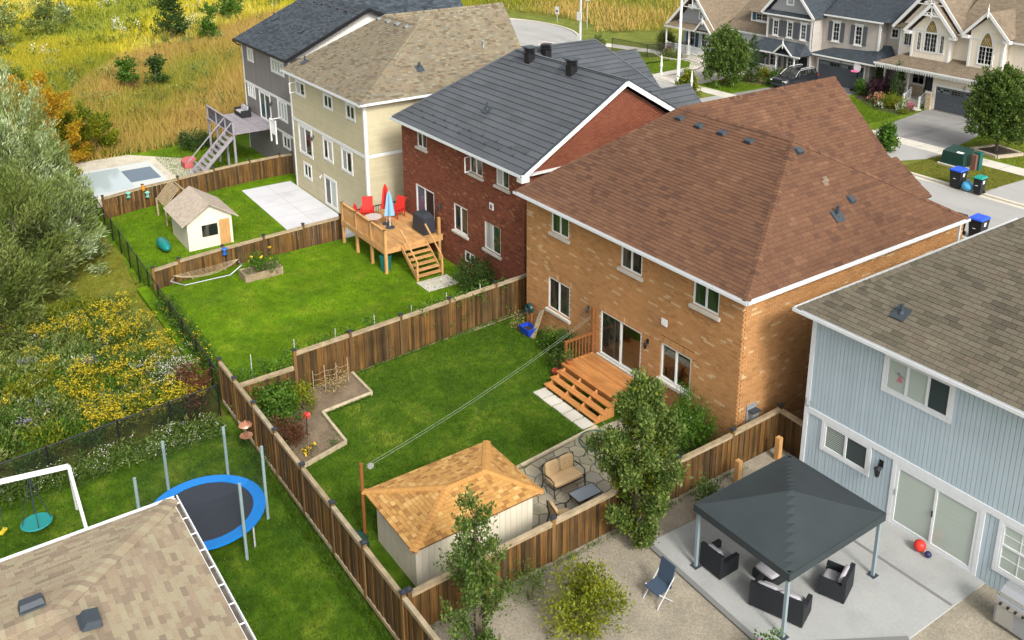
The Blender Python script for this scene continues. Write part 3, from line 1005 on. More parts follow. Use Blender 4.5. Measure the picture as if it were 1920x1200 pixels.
# roof
ex0, ex1, ey0, ey1 = -0.36, 12.83, -0.36, 12.6
A1, A2 = (2.65, 6.35, 8.97), (8.86, 6.35, 8.99)
ra, rbb, rc, rd = (ex0, ey0, TZ), (ex1, ey0, TZ), (ex1, ey1, TZ), (ex0, ey1, TZ)
W1, WE0, WE1 = (2.65, 17.1, 8.97), (6.27, 12.6, TZ), (6.27, 17.1, TZ)
S0, S1, SE0, SE1 = (8.6, 10.2, 6.92), (8.6, 13.8, 6.92), (10.5, 12.6, TZ), (10.5, 13.8, TZ)
planes = [[ra, rbb, A2, A1], [rbb, rc, A2], [rc, rd, A1, A2], [rd, ra, A1], [WE0, WE1, W1, A1], [(-0.97, 17.1, TZ), (-0.97, 12.6, TZ), A1, W1], [SE0, SE1, S1, S0], [(6.7, 13.8, TZ), (6.7, 12.6, TZ), S0, S1]]
t_roof = roof_base(tan, planes, m_roofdark, [(ex0, ex1, ey0, ey1, 5.56), (-0.9, 6.2, 12.6, 17.0, 5.56)])
fw = MB()
fw.prism([(-0.6, 16.7, -0.2), (5.95, 16.7, -0.2), (5.95, 16.7, 5.6), (2.65, 16.7, 8.7), (-0.6, 16.7, 5.6)], (0, -3.75, 0))
fw.prism([(6.9, 13.5, -0.2), (10.2, 13.5, -0.2), (10.2, 13.5, 5.6), (8.6, 13.5, 6.7), (6.9, 13.5, 5.6)], (0, -0.55, 0))
obj('front_wall', fw, m_brick_tan, tan)
bl = blotch(0.9, 0.78)
sh = []
for i in (0, 1, 4, 6):
    sh += shingles(planes[i], t_roof, 0.37, 0.175, 0.016, 0.35, 0.03, bl, gap=0.008)
emit('shingle', 'shingles', sh, m_sh_brown, t_roof)
cp = caps(rbb, A2, (0, -1, -0.5), (1, 0, -0.8), t_roof) + caps(A1, A2, (0, -1, -0.5), (0, 1, -0.5), t_roof, lift=0.06) + caps(ra, A1, (0, -1, -0.5), (-1, 0, -1), t_roof) + caps(rc, A2, (0, 1, -0.5), (1, 0, -0.8), t_roof) + caps(A1, W1, (1, 0, -0.9), (-1, 0, -0.9), t_roof, lift=0.06)
emit('ridge_cap', 'ridge_caps', cp, m_sh_brown, t_roof, 0)
gutter(tan, (ex0, ey0, 5.60), (ex1 + 0.12, ey0, 5.60), out=(0, -1, 0))
gutter(tan, (ex1, ey0 - 0.02, 5.60), (ex1, ey1, 5.60), out=(1, 0, 0))
sr = Vector((0, 6.71, 3.37)).normalized()
for xx in (3.3, 4.55, 5.85, 7.3):
    f = 0.90 if xx > 3.4 else 0.915
    box_vent(tan, (xx, ey0 + 6.71 * f, TZ + 3.36 * f + 0.03), (1, 0, 0), sr)
box_vent(tan, (9.25, 6.2, 8.68), (0, 1, 0), (-1, 0, 0.85), name='roof_vent')
def on_right(y, x):
    return TZ + (ex1 - x) * (3.37 / 3.97)
for (xx, yy) in ((11.5, 5.9),):
    pipe_vent(tan, (xx, yy, on_right(yy, xx) + 0.03), (0.65, 0, 0.76), 0.42, 0.06)
box_vent(tan, (11.15, 7.1, on_right(7.1, 11.15) + 0.03), (0, 1, 0), (-1, 0, 0.85), L=0.3, D=0.3, h=0.12)
for q in ((10.35, 6.6), (10.45, 6.45)):
    vs = MB().obox((q[0], q[1], on_right(q[1], q[0]) + 0.05), (0, 0.12, 0), (-0.09, 0, 0.076), (0.004, 0, 0.005))
    obj('replaced_shingle', vs, M('pale_shingle', [(0.16, 0.125, 0.085)], rough=0.95), t_roof)
# small fittings on the rear wall
def lantern(root, x, y, z, mat=None, s=1.0, name='wall_lamp'):
    mb = MB()
    mb.box(x - 0.05 * s, x + 0.05 * s, y - 0.03, y, z - 0.02 * s, z + 0.16 * s)
    mb.tube([(x, y - 0.02, z + 0.1 * s), (x, y - 0.13 * s, z + 0.12 * s), (x, y - 0.14 * s, z + 0.04 * s)], 0.013 * s, 6)
    mb.lathe((x, y - 0.14 * s, z - 0.22 * s), [(0.035 * s, 0), (0.05 * s, 0.02 * s), (0.075 * s, 0.2 * s), (0.09 * s, 0.21 * s), (0.015 * s, 0.28 * s)], 8)
    o = obj(name, mb, mat or m_black, root)
    gl = MB().lathe((x, y - 0.14 * s, z - 0.20 * s), [(0.046 * s, 0.03 * s), (0.066 * s, 0.17 * s)], 8)
    obj('lamp_glass', gl, M('lamp_glass', [(0.55, 0.55, 0.5)], rough=0.2), o)
    return o
lantern(tan, 7.94, 0.0, 1.86)
lantern(tan, 4.39, 0.0, 1.84, m_dark, 0.8)
vm = MB().box(8.63, 8.93, -0.035, 0.0, 2.93, 3.2)
for i in range(4):
    vm.box(8.66, 8.90, -0.045, -0.035, 2.97 + i * 0.05, 2.985 + i * 0.05)
obj('dryer_vent', vm, m_white, tan)
me_ = MB().box(TW, TW + 0.05, 0.45, 0.95, 0.55, 1.3).box(TW + 0.05, TW + 0.24, 0.55, 0.85, 0.6, 1.05)
mt = obj('utility_meter', me_, m_grey, tan)
obj('meter_cover', MB().box(TW + 0.05, TW + 0.30, 0.5, 0.9, 1.07, 1.12), m_dark, mt)
obj('downspout', MB().box(TW + 0.0, TW + 0.08, 12.6, 12.7, -0.3, 5.5), m_trim, tan)

# ---------------------------------------------------------------- the red brick house
m_brick_red = M('red_brick', [(0.1103, 0.0378, 0.0221), (0.1575, 0.0462, 0.0247), (0.1806, 0.0546, 0.0281), (0.2048, 0.0672, 0.034), (0.2835, 0.1365, 0.0723)], pos=[0, 0.2, 0.55, 0.94, 1.0], rough=0.9, noise=(30, 0.15), noise2=(0.6, 0.10), bump=(60, 0.3))
m_mortar_r = M('red_mortar', [(0.17, 0.075, 0.05)], rough=1)
m_metal_tile = M('slate_metal_tile', [(0.048, 0.0544, 0.0608), (0.068, 0.0752, 0.0832), (0.0576, 0.064, 0.072)], rough=0.55, noise=(34, 0.16), noise2=(0.5, 0.08), bump=(70, 0.3), spec=0.4)
red = thing('brick_house', 'red brick house with slate grey metal tile roof and two tall black roof vents', 'house', (-8, 7, ZR))
RY, RX0, RX1, RZ_ = 1.3, -13.9, -2.0, 5.72
ap = (-1.65, 7.07, 9.33)
ql = (-10.88, 7.07, 9.33)
wins_r = [(-12.12, -11.08, 4.52, 5.40), (-6.72, -5.58, 4.46, 5.40), (-4.36, -3.27, 4.48, 5.41), (-8.40, -7.05, 0.85, 2.32), (-5.46, -4.02, 0.82, 2.30), (-7.4, -6.45, -0.6, 0.0)]
door_r = (-12.45, -10.45, 0.28, 2.26)
wb = MB()
wb.box(RX0 + 0.01, RX1 - 0.1, RY + 0.1, 12.8, -2.0, 5.6)
r_wall = obj('wall', wb, m_mortar_r, red)
gw_ = MB().prism([(RX1 - 0.1, RY + 0.1, 0.2), (RX1 - 0.1, 12.8, 0.2), (RX1 - 0.1, 12.8, 5.6), (RX1 - 0.1, 7.07, 9.0), (RX1 - 0.1, RY + 0.1, 5.6)], (0.055, 0, 0))
r_side = obj('gable_wall', gw_, M('pale_mortar', [(0.40, 0.27, 0.20)], rough=1), red)
pieces = wall_pieces((0, RY, 0), (1, 0, 0), (0, 0, 1), (0, -1, 0), [(RX0, -1.3), (RX1, -1.3), (RX1, 5.55), (RX0, 5.55)], wins_r + [door_r], r_wall, BW, BH, 0.012, 0.1, lambda: random.random() ** 0.9, 0.003)
gp = [(RY + 0.101, 0.5), (12.8, 0.5), (12.8, 5.55), (7.07, 8.98), (RY + 0.101, 5.55)]
pieces += wall_pieces((RX1, 0, 0), (0, 1, 0), (0, 0, 1), (1, 0, 0), gp, [], r_side, BW, BH, 0.020, 0.045, lambda: 0.25 + 0.68 * random.random(), 0.003)
emit('brick', 'bricks', pieces, m_brick_red, red)
for i, w in enumerate(wins_r):
    window(red, RY, *w, panes=[[m_glass], [m_glass], [m_curtain, m_glass], [m_glass], [m_curtain, m_glass_green], [m_glass]][i], sill=0.12 if i < 5 else None, open_sash=0 if i == 1 else None)
dm = MB()
x0, x1, z0, z1 = door_r
xm = (x0 + x1) / 2
for (a, b, c, d) in ((x0, x0 + 0.1, z0, z1), (x1 - 0.06, x1, z0, z1), (x0 + 0.1, x1 - 0.06, z1 - 0.07, z1), (x0 + 0.1, x1 - 0.06, z0, z0 + 0.08), (xm - 0.05, xm + 0.03, z0 + 0.08, z1 - 0.07)):
    dm.box(a, b, RY + 0.0, RY + 0.11, c, d)
pd = obj('patio_door', dm, m_white, red)
obj('pane', MB().box(x0 + 0.1, xm - 0.05, RY + 0.05, RY + 0.06, z0 + 0.08, z1 - 0.07), M('purple_glass', [(0.10, 0.09, 0.14)], rough=0.05, spec=0.6), pd)
obj('pane', MB().box(xm + 0.03, x1 - 0.06, RY + 0.045, RY + 0.055, z0 + 0.08, z1 - 0.07), M('screen_door', [(0.01, 0.01, 0.012)], rough=0.5), pd)
lantern(red, -9.7, RY, 1.75, m_dark, 0.9)
obj('dryer_vent', MB().box(-4.95, -4.6, RY - 0.03, RY, 3.05, 3.4), m_white, red)
obj('vent_louver', MB().box(-4.85, -4.72, RY - 0.04, RY - 0.03, 3.1, 3.3), m_dark, red)
e0, e1 = (-14.22, 0.9, RZ_), (-1.62, 0.9, RZ_)
f0, f1 = (-14.22, 13.24, RZ_), (-1.62, 13.24, RZ_)
V1, VC = (-10.9, 12.7, 9.3), (-4.95, 15.1, RZ_)
planes = [[e0, e1, ap, ql], [f1, f0, ql, ap], [f0, e0, ql], [(-4.95, 13.24, RZ_), VC, V1, ql], [VC, (-14.22, 15.1, RZ_), V1], [(-14.22, 15.1, RZ_), f0, ql, V1]]
G0, G1 = (-10.9, 13.0, 8.35), (-10.9, 16.0, 8.35)
planes += [[(-8.0, 13.0, 5.74), (-8.0, 16.0, 5.74), G1, G0], [(-13.8, 16, 5.74), (-13.8, 13, 5.74), G0, G1]]
H0, H1_ = (-6.35, 13.0, 7.02), (-6.35, 16.1, 7.02)
planes += [[(-4.75, 13.0, 5.6), (-4.75, 16.1, 5.6), H1_, H0], [(-7.95, 16.1, 5.6), (-7.95, 13, 5.6), H0, H1_]]
r_roof = roof_base(red, planes, m_metal_tile, [(-14.2, -1.7, 0.9, 13.2, 5.62)])
sh = []
for i in (0, 3, 6, 8):
    sh += shingles(planes[i], r_roof, 1.26, 0.37, 0.035, 0.02, 0.028, lambda p: random.random(), gap=0.006)
emit('roof_tile', 'roof_tiles', sh, m_metal_tile, r_roof)
sh = []
for i in (1,):
    sh += shingles(planes[i], r_roof, 1.26, 0.37, 0.035, 0.02, 0.028, lambda p: random.random(), gap=0.006)
emit('roof_tile', 'front_roof_tiles', sh, m_metal_tile, r_roof, 0)
rc_ = MB()
for (a, b) in ((ql, ap), (ql, V1), (V1, VC), (e0, ql), (G0, G1), (H0, H1_)):
    rc_.bar(Vector(a) + Vector((0, 0, 0.06)), Vector(b) + Vector((0, 0, 0.06)), 0.16, 0.05)
obj('ridge_cap', rc_, m_metal_tile, r_roof)
fb = MB()
for (a, b) in ((e1, ap), (f1, ap)):
    a2, b2 = Vector(a) + Vector((0.02, 0, -0.10)), Vector(b) + Vector((0.02, 0, -0.10))
    fb.bar(a2, b2, 0.05, 0.26)
fb.box(-2.0, -1.6, 0.86, 1.30, 5.36, 5.62)
objs('fascia', fb, m_white, red)
st = MB()
for (a, b) in ((e1, ap), (f1, ap)):
    a2, b2 = Vector(a) + Vector((-0.19, 0, -0.13)), Vector(b) + Vector((-0.19, 0, -0.13))
    st.bar(a2, b2, 0.36, 0.03)
objs('soffit', st, m_white, red)
dk = MB()
for (a, b) in ((e1, ap), (f1, ap)):
    dk.bar(Vector(a) + Vector((0.02, 0, 0.065)), Vector(b) + Vector((0.02, 0, 0.065)), 0.10, 0.06)
objs('rake_edge', dk, m_dark, red)
gutter(red, (-14.3, 0.9, 5.68), (-1.66, 0.9, 5.68))
# snow stops on the two lower courses
sl = Vector((0, 6.17, 3.61)).normalized()
for k, (c, off) in enumerate(((2, 0.0), (3, 0.55))):
    for i in range(9):
        q = Vector((-13.0 + off + i * 1.22, 0.9, RZ_)) + sl * (c * 0.37 + 0.02)
        nn = Vector((0, -3.61, 6.17)).normalized()
        sb = MB().obox(q + nn * 0.075, (0.045, 0, 0), sl * 0.05, nn * 0.03)
        obj('snow_stop', sb, m_dark, r_roof)
pipe_vent(red, Vector((-8.0, 0.9, RZ_)) + sl * 2.65 + Vector((0, 0, 0.05)), (0, -3.6, 6.2), 0.42, 0.06)
def turbine(x, fy, lbl=None):
    q = Vector((x, 0.9, RZ_)) + sl * fy
    mb = MB()
    mb.box(q.x - 0.21, q.x + 0.21, q.y - 0.21, q.y + 0.21, q.z - 0.15, q.z + 0.55)
    mb.lathe((q.x, q.y, q.z + 0.5), [(0.30, 0), (0.40, 0.03), (0.40, 0.06), (0.31, 0.08), (0.31, 0.11), (0.42, 0.13), (0.42, 0.16), (0.32, 0.18), (0.32, 0.22), (0.43, 0.24), (0.43, 0.28), (0.2, 0.33)], 4)
    o = obj('tower_vent', mb, m_black, red)
    tp = MB().box(q.x - 0.33, q.x + 0.33, q.y - 0.33, q.y + 0.33, q.z + 0.79, q.z + 0.85)
    obj('vent_cap', tp, m_dark, o)
turbine(-9.0, 6.6); turbine(-5.3, 6.55)
q = Vector((-10.2, 8.6, 9.0))
turb3 = MB().box(q.x - 0.21, q.x + 0.21, q.y - 0.21, q.y + 0.21, 8.3, 9.5)
turb3.lathe((q.x, q.y, 9.35), [(0.30, 0), (0.42, 0.05), (0.32, 0.1), (0.43, 0.15), (0.32, 0.2), (0.44, 0.26), (0.2, 0.32)], 4)
obj('tower_vent', turb3, m_black, red)
for (x, y, z) in ((-8.9, 16.2, 7.4), (-6.35, 16.2, 6.9)):
    fn = MB().lathe((x, y, z - 0.3), [(0.05, 0), (0.07, 0.1), (0.05, 0.5), (0.085, 0.6), (0.06, 0.8), (0.02, 1.25)], 8)
    obj('finial', fn, m_white, red)
fw = MB().prism([(-13.6, 15.9, -0.2), (-8.2, 15.9, -0.2), (-8.2, 15.9, 5.7), (-10.9, 15.9, 8.1), (-13.6, 15.9, 5.7)], (0, -3.1, 0))
fw.box(-8.19, -4.9, 12.81, 15.9, -0.2, 5.5)
obj('front_wall', fw, m_brick_red, red)

# ---------------------------------------------------------------- the beige sided house
m_side_beige = M('beige_siding', [(0.448, 0.3976, 0.2632), (0.4872, 0.4312, 0.2856)], rough=0.6, noise=(2, 0.05), streak=((0.4, 0.4, 6), 0.03))
m_sh_tan = M('tan_shingle', [(0.1027, 0.0794, 0.0507), (0.1591, 0.1286, 0.0845), (0.1848, 0.1478, 0.0957), (0.1386, 0.126, 0.0929), (0.2053, 0.1807, 0.1238)], rough=0.95, noise=(26, 0.2), noise2=(0.5, 0.06), bump=(80, 0.4))
m_undertan = M('tan_roof_underlay', [(0.13, 0.09, 0.06)], rough=1)
bei = thing('sided_house', 'cream beige lap sided house three storeys high behind with mottled tan roof', 'house', (-22, 6, ZB))
BY, BX0, BX1, BZ = 0.2, -27.45, -16.35, 6.2
bz_band = 2.95
TR = 0.11
wins_b = [(-26.33, -24.97, 4.86, 5.68), (-21.9, -20.75, 4.88, 5.66), (-18.66, -17.58, 4.89, 5.7),
          (-22.42, -21.14, 1.42, 2.70), (-19.68, -18.32, 1.40, 2.70), (-25.9, -24.78, -0.74, 0.15)]
bdoor1 = (-26.4, -24.36, 0.86, 2.70)
bdoor2 = (-22.56, -20.88, -1.68, 0.14)
wb = MB().box(BX0 + 0.02, BX1 - 0.02, BY + 0.03, 12.2, -2.6, 6.1)
b_wall = obj('wall', wb, M('siding_shadow', [(0.20, 0.17, 0.11)], rough=0.9), bei)
hb = [(a - TR, b + TR, c - TR, d + TR) for (a, b, c, d) in wins_b + [bdoor1, bdoor2]]
band = (BX0, BX1, bz_band - 0.10, bz_band + 0.10)
pieces = wall_pieces((0, BY, 0), (1, 0, 0), (0, 0, 1), (0, -1, 0), [(BX0 + 0.13, -2.0), (BX1 - 0.13, -2.0), (BX1 - 0.13, 6.1), (BX0 + 0.13, 6.1)], hb + [band], b_wall, 20, 0.118, 0.010, 0.03, random.random, 0.002, half=False)
pieces += wall_pieces((BX1, 0, 0), (0, 1, 0), (0, 0, 1), (1, 0, 0), [(BY + 0.16, -2.0), (12.0, -2.0), (12.0, 6.1), (BY + 0.16, 6.1)], [(0, 13, bz_band - 0.10, bz_band + 0.10)], b_wall, 20, 0.118, 0.010, 0.03, random.random, 0.002, half=False)
emit('siding_board', 'siding_boards', pieces, m_side_beige, bei)
tb = MB()
tb.box(BX1 - 0.13, BX1 + 0.03, BY - 0.03, BY + 0.15, -2.0, 6.12); tb.box(BX0 - 0.03, BX0 + 0.13, BY - 0.03, BY + 0.15, -2.0, 6.12)
tb.box(BX0 + 0.14, BX1 - 0.14, BY - 0.028, BY + 0.02, band[2], band[3]); tb.box(BX1 - 0.02, BX1 + 0.028, BY + 0.16, 12.0, band[2], band[3])
objs('corner_trim', tb, m_white, bei)
pb = [[m_curtain, m_glass], [m_glass_green], [m_glass_green], [m_glass, m_curtain], [m_curtain, m_glass], [m_glass]]
for i, w in enumerate(wins_b):
    window(bei, BY, *w, panes=pb[i], trim=TR, tmat=m_white, rec=-0.02, open_sash=0 if i == 0 else None)
for d, pn in ((bdoor1, [m_curtain, m_glass]), (bdoor2, [m_glass, m_blind])):
    window(bei, BY, *d, panes=pn, trim=TR, rec=-0.02, name='patio_door', fw=0.08)
lantern(bei, -23.98, BY, 2.35, m_dark, 1.0)
lantern(bei, -23.1, BY, -0.05, m_white, 0.7)
ob = MB().box(BX1, BX1 + 0.2, 3.9, 4.5, -0.7, 0.0)
obj('utility_meter', ob, m_grey, bei)
e0, e1, c1, c0 = (-27.75, -0.18, BZ), (-15.97, -0.18, BZ), (-15.97, 12.6, BZ), (-27.75, 12.6, BZ)
A1, A2 = (-25.05, 6.2, 9.56), (-20.5, 6.2, 9.56)
W1, WE0, WE1 = (-25.05, 15.7, 9.58), (-22.3, 12.6, BZ), (-22.3, 15.7, BZ)
planes = [[e0, e1, A2, A1], [e1, c1, A2], [c1, c0, A1, A2], [c0, e0, A1], [WE0, WE1, W1, A1], [(-27.8, 15.7, BZ), (-27.8, 12.6, BZ), A1, W1]]
b_roof = roof_base(bei, planes, m_undertan, [(-27.7, -16.0, -0.15, 12.5, 6.14)])
sh = []
for i in (0, 1, 4):
    sh += shingles(planes[i], b_roof, 0.28, 0.15, 0.014, 0.5, 0.03, lambda p: random.random(), gap=0.006)
emit('shingle', 'shingles', sh, m_sh_tan, b_roof)
cp = caps(e1, A2, (0, -1, -0.5), (1, 0, -0.7), b_roof, 0.2, 0.17) + caps(A1, A2, (0, -1, -0.5), (0, 1, -0.5), b_roof, 0.2, 0.17, 0.06) + caps(e0, A1, (0, -1, -0.5), (-1, 0, -1), b_roof, 0.2) + caps(c1, A2, (0, 1, -0.5), (1, 0, -0.7), b_roof, 0.2, 0.17) + caps(A1, W1, (1, 0, -1), (-1, 0, -1), b_roof, 0.2, 0.17, 0.06)
emit('ridge_cap', 'ridge_caps', cp, m_sh_tan, b_roof, 0)
gutter(bei, (-27.75, -0.18, 6.17), (-15.85, -0.18, 6.17))
gutter(bei, (-15.97, -0.2, 6.17), (-15.97, 12.6, 6.17), out=(1, 0, 0))
sr = Vector((0, 6.38, 3.36)).normalized()
for xx in (-25.0, -23.7, -22.4, -21.2):
    box_vent(bei, (xx, -0.18 + 6.38 * 0.93, BZ + 3.36 * 0.93 + 0.02), (1, 0, 0), sr, M('roof_grey', [(0.16, 0.165, 0.17)], rough=0.6))
pipe_vent(bei, (-26.3, 0.9, 6.8), (0, -0.46, 0.88), 0.45, 0.06)
pipe_vent(bei, (-17.6, 4.6, BZ + 1.63 * 3.36 / 4.5), (0.6, 0, 0.8), 0.42, 0.07)
pipe_vent(bei, (-22.9, 12.6, 7.05), (0.78, 0, 0.62), 0.45, 0.04, m_grey, 0.05)
fw = MB().prism([(-27.4, 15.3, -0.2), (-22.7, 15.3, -0.2), (-22.7, 15.3, 6.1), (-25.05, 15.3, 9.2), (-27.4, 15.3, 6.1)], (0, -3.0, 0))
obj('front_wall', fw, m_side_beige, bei)

# ---------------------------------------------------------------- the grey house at the end of the row
m_side_grey = M('grey_board_siding', [(0.1705, 0.1595, 0.154), (0.1925, 0.1793, 0.1727)], rough=0.7, noise=(2, 0.04))
m_sh_char = M('charcoal_shingle', [(0.020, 0.027, 0.034), (0.038, 0.048, 0.058), (0.055, 0.068, 0.080)], rough=0.9, noise=(22, 0.22), noise2=(0.7, 0.12), bump=(70, 0.4))
gry = thing('sided_house', 'grey board sided house with charcoal gable roof, farthest of the back row', 'house', (-34, 7, ZG))
GY, GX0, GX1, GZ = 1.0, -38.9, -29.5, 6.5
wins_g = [(-37.65, -36.6, 5.12, 5.98), (-32.8, -30.6, 5.12, 5.98), (-38.2, -36.85, 2.26, 3.08), (-32.12, -30.5, 1.78, 3.05), (-31.55, -30.3, -0.2, 0.62)]
gdoor = (-35.8, -33.75, 1.05, 3.02)
g_wall = obj('wall', MB().box(GX0 + 0.02, GX1 - 0.02, GY + 0.03, 13, -3, 6.45), m_side_grey, gry)
TG = 0.1
hb = [(c - TG, d + TG, a - TG, b + TG) for (a, b, c, d) in wins_g + [gdoor]]
pieces = wall_pieces((0, GY, 0), (0, 0, 1), (1, 0, 0), (0, -1, 0), [(-2.4, GX0 + 0.1), (-2.4, GX1 - 0.1), (6.4, GX1 - 0.1), (6.4, GX0 + 0.1)], hb, g_wall, 30, 0.22, 0.014, 0.03, random.random, 0.002, half=False)
emit('siding_board', 'siding_boards', pieces, m_side_grey, gry)
tb = MB()
tb.box(GX0 - 0.03, GX0 + 0.1, GY - 0.03, GY + 0.1, -2.4, 6.4); tb.box(GX1 - 0.1, GX1 + 0.03, GY - 0.03, GY + 0.1, -2.4, 6.4)
tb.box(GX0 + 0.11, GX1 - 0.11, GY - 0.028, GY + 0.02, 3.16, 3.34)
tb.box(GX0 + 0.11, GX1 - 0.11, GY - 0.028, GY + 0.02, 0.74, 0.9)
objs('corner_trim', tb, m_white, gry)
window(gry, GY, *wins_g[0], cols=(1, 1), panes=[m_blind], trim=TG, rec=-0.02)
window(gry, GY, *wins_g[1], cols=(1, 1, 1, 1), panes=[m_blind], trim=TG, rec=-0.02)
window(gry, GY, *wins_g[2], cols=(1, 1, 1), panes=[m_blind], trim=TG, rec=-0.02)
window(gry, GY, *wins_g[3], cols=(1, 1, 1), panes=[m_blind], trim=TG, rec=-0.02)
window(gry, GY, *wins_g[4], cols=(1, 1), panes=[m_screen], trim=TG, rec=-0.02)
window(gry, GY, *gdoor, panes=[M('teal_glass', [(0.05, 0.09, 0.095)], rough=0.06), m_screen], trim=TG, rec=-0.02, name='patio_door')
lantern(gry, -33.3, GY, 2.6, m_dark)
rl = MB()
rl.box(-31.6, -30.6, 0.1, 0.16, 1.85, 1.93); rl.box(-31.66, -31.55, 0.08, 0.18, 0.3, 2.0); rl.box(-30.65, -30.54, 0.08, 0.18, 0.3, 2.0)
rl.box(-31.63, -31.57, 0.16, 0.98, 1.85, 1.93)
for i in range(7):
    rl.box(-31.5 + i * 0.13, -31.46 + i * 0.13, 0.11, 0.15, 0.9, 1.85)
obj('balcony_rail', rl, m_white, gry)
gR, gZ = 9.5, 7.0
e0, e1 = (-39.3, 0.55, GZ), (-29.0, 0.55, GZ)
A0, A1 = (-39.3, gZ, gR), (-29.0, gZ, gR)
f0, f1 = (-39.3, 13.4, GZ), (-29.0, 13.4, GZ)
planes = [[e0, e1, A1, A0], [f1, f0, A0, A1], [(-31.5, 13.4, GZ), (-31.5, 17.5, GZ), (-34.8, 17.5, gR), (-34.8, gZ, gR)], [(-38.1, 17.5, GZ), (-38.1, 13.4, GZ), (-34.8, gZ, gR), (-34.8, 17.5, gR)]]
g_roof = roof_base(gry, planes, m_sh_char)
sh = []
for i in (0, 2):
    sh += shingles(planes[i], g_roof, 0.38, 0.16, 0.014, 0.4, 0.03, lambda p: random.random())
emit('shingle', 'shingles', sh, m_sh_char, g_roof)
gm = MB().prism([(GX1 - 0.3, GY, 6.4), (GX1 - 0.3, 12.9, 6.4), (GX1 - 0.3, gZ, 9.3)], (0.28, 0, 0))
gw = obj('gable', gm, M('white_board_siding', [(0.62, 0.60, 0.55)], rough=0.6), gry)
gl = MB()
for i in range(20):
    yy = 1.6 + i * 0.56
    zt = 6.4 + (9.3 - 6.4) * (1 - abs(yy - gZ) / 6.0)
    gl.box(GX1 - 0.02, GX1 + 0.012, yy, yy + 0.05, 6.4, max(6.45, zt - 0.05))
objs('batten', gl, m_white, gw)
fb = MB()
for (a, b) in ((e1, A1), (f1, A1)):
    fb.bar(Vector(a) + Vector((0.02, 0, -0.10)), Vector(b) + Vector((0.02, 0, -0.10)), 0.05, 0.26)
objs('fascia', fb, m_black, gry)
gutter(gry, (-39.35, 0.55, 6.46), (-28.98, 0.55, 6.46), m_black)
dn = MB().tube([(-39.3, 0.45, 6.38), (-39.1, 0.7, 6.1), (-38.9, 0.95, 6.0)], 0.05, 6)
obj('downspout', dn, m_black, gry)
for i in range(5):
    box_vent(gry, (-36.4 + i * 1.4, 6.2, 9.12), (1, 0, 0), (0, 0.9, 0.42), m_black)
pipe_vent(gry, (-38.0, 3.4, 7.9), (0, -0.42, 0.9), 0.5, 0.06)
pipe_vent(gry, (-32.2, 3.2, 7.8), (0, -0.42, 0.9), 0.5, 0.06)

# ---------------------------------------------------------------- the pale blue house on the right
m_side_blue = M('pale_blue_siding', [(0.355, 0.430, 0.470), (0.385, 0.460, 0.500)], rough=0.6, noise=(1.5, 0.03))
m_sh_taupe = M('taupe_shingle', [(0.0651, 0.057, 0.0406), (0.0961, 0.0843, 0.0592), (0.1178, 0.1029, 0.0731), (0.1023, 0.0837, 0.0609), (0.1395, 0.124, 0.0899)], rough=0.95, noise=(28, 0.2), noise2=(0.6, 0.09), bump=(90, 0.4))
m_undertaupe = M('taupe_underlay', [(0.055, 0.045, 0.034)], rough=1)
blu = thing('sided_house', 'pale blue house with upright siding, white trim and taupe shingle roof at right', 'house', (19, 7, ZL))
LY, LX0, LZ = 1.0, 14.50, 5.62
wins_l = [(17.2, 19.25, 4.15, 5.24), (15.30, 16.94, 1.02, 1.93), (21.22, 22.3, 0.45, 1.95)]
ldoor = (17.93, 20.58, -0.14, 1.90)
TL = 0.11
l_wall = obj('wall', MB().box(LX0 + 0.02, 26, LY + 0.03, 13.5, -1.2, 5.5), M('blue_siding_shadow', [(0.24, 0.30, 0.34)], rough=0.9), blu)
hb = [(c - TL, d + TL, a - TL, b + TL) for (a, b, c, d) in wins_l + [ldoor]] + [(1.98, 2.18, 0, 40)]
pieces = wall_pieces((0, LY, 0), (0, 0, 1), (1, 0, 0), (0, -1, 0), [(-0.5, LX0 + 0.13), (-0.5, 25.9), (5.5, 25.9), (5.5, LX0 + 0.13)], hb, l_wall, 30, 0.135, 0.012, 0.03, random.random, 0.003, half=False)
emit('siding_board', 'siding_boards', pieces, m_side_blue, blu)
pieces = wall_pieces((LX0, 0, 0), (0, 0, 1), (0, 1, 0), (-1, 0, 0), [(-0.5, LY + 0.15), (-0.5, 13.4), (5.5, 13.4), (5.5, LY + 0.15)], [], l_wall, 30, 0.21, 0.012, 0.02, random.random, 0.003, half=False)
emit('siding_board', 'side_siding_boards', pieces, m_side_blue, blu, 0)
tb = MB()
tb.box(LX0 - 0.03, LX0 + 0.13, LY - 0.03, LY + 0.15, -0.5, 5.52)
obj('corner_trim', tb, m_trim, blu)
obj('band_trim', MB().box(LX0 + 0.135, 25.9, LY - 0.036, LY + 0.02, 1.98, 2.18), m_trim, blu)
uw = window(blu, LY, *wins_l[0], cols=(1, 1, 1), panes=[m_blind, m_blind, m_screen], trim=TL, rec=-0.02, fmat=m_trim)
obj('window_head', MB().box(17.05, 19.4, LY - 0.04, LY + 0.02, 5.36, 5.5), m_trim, uw)
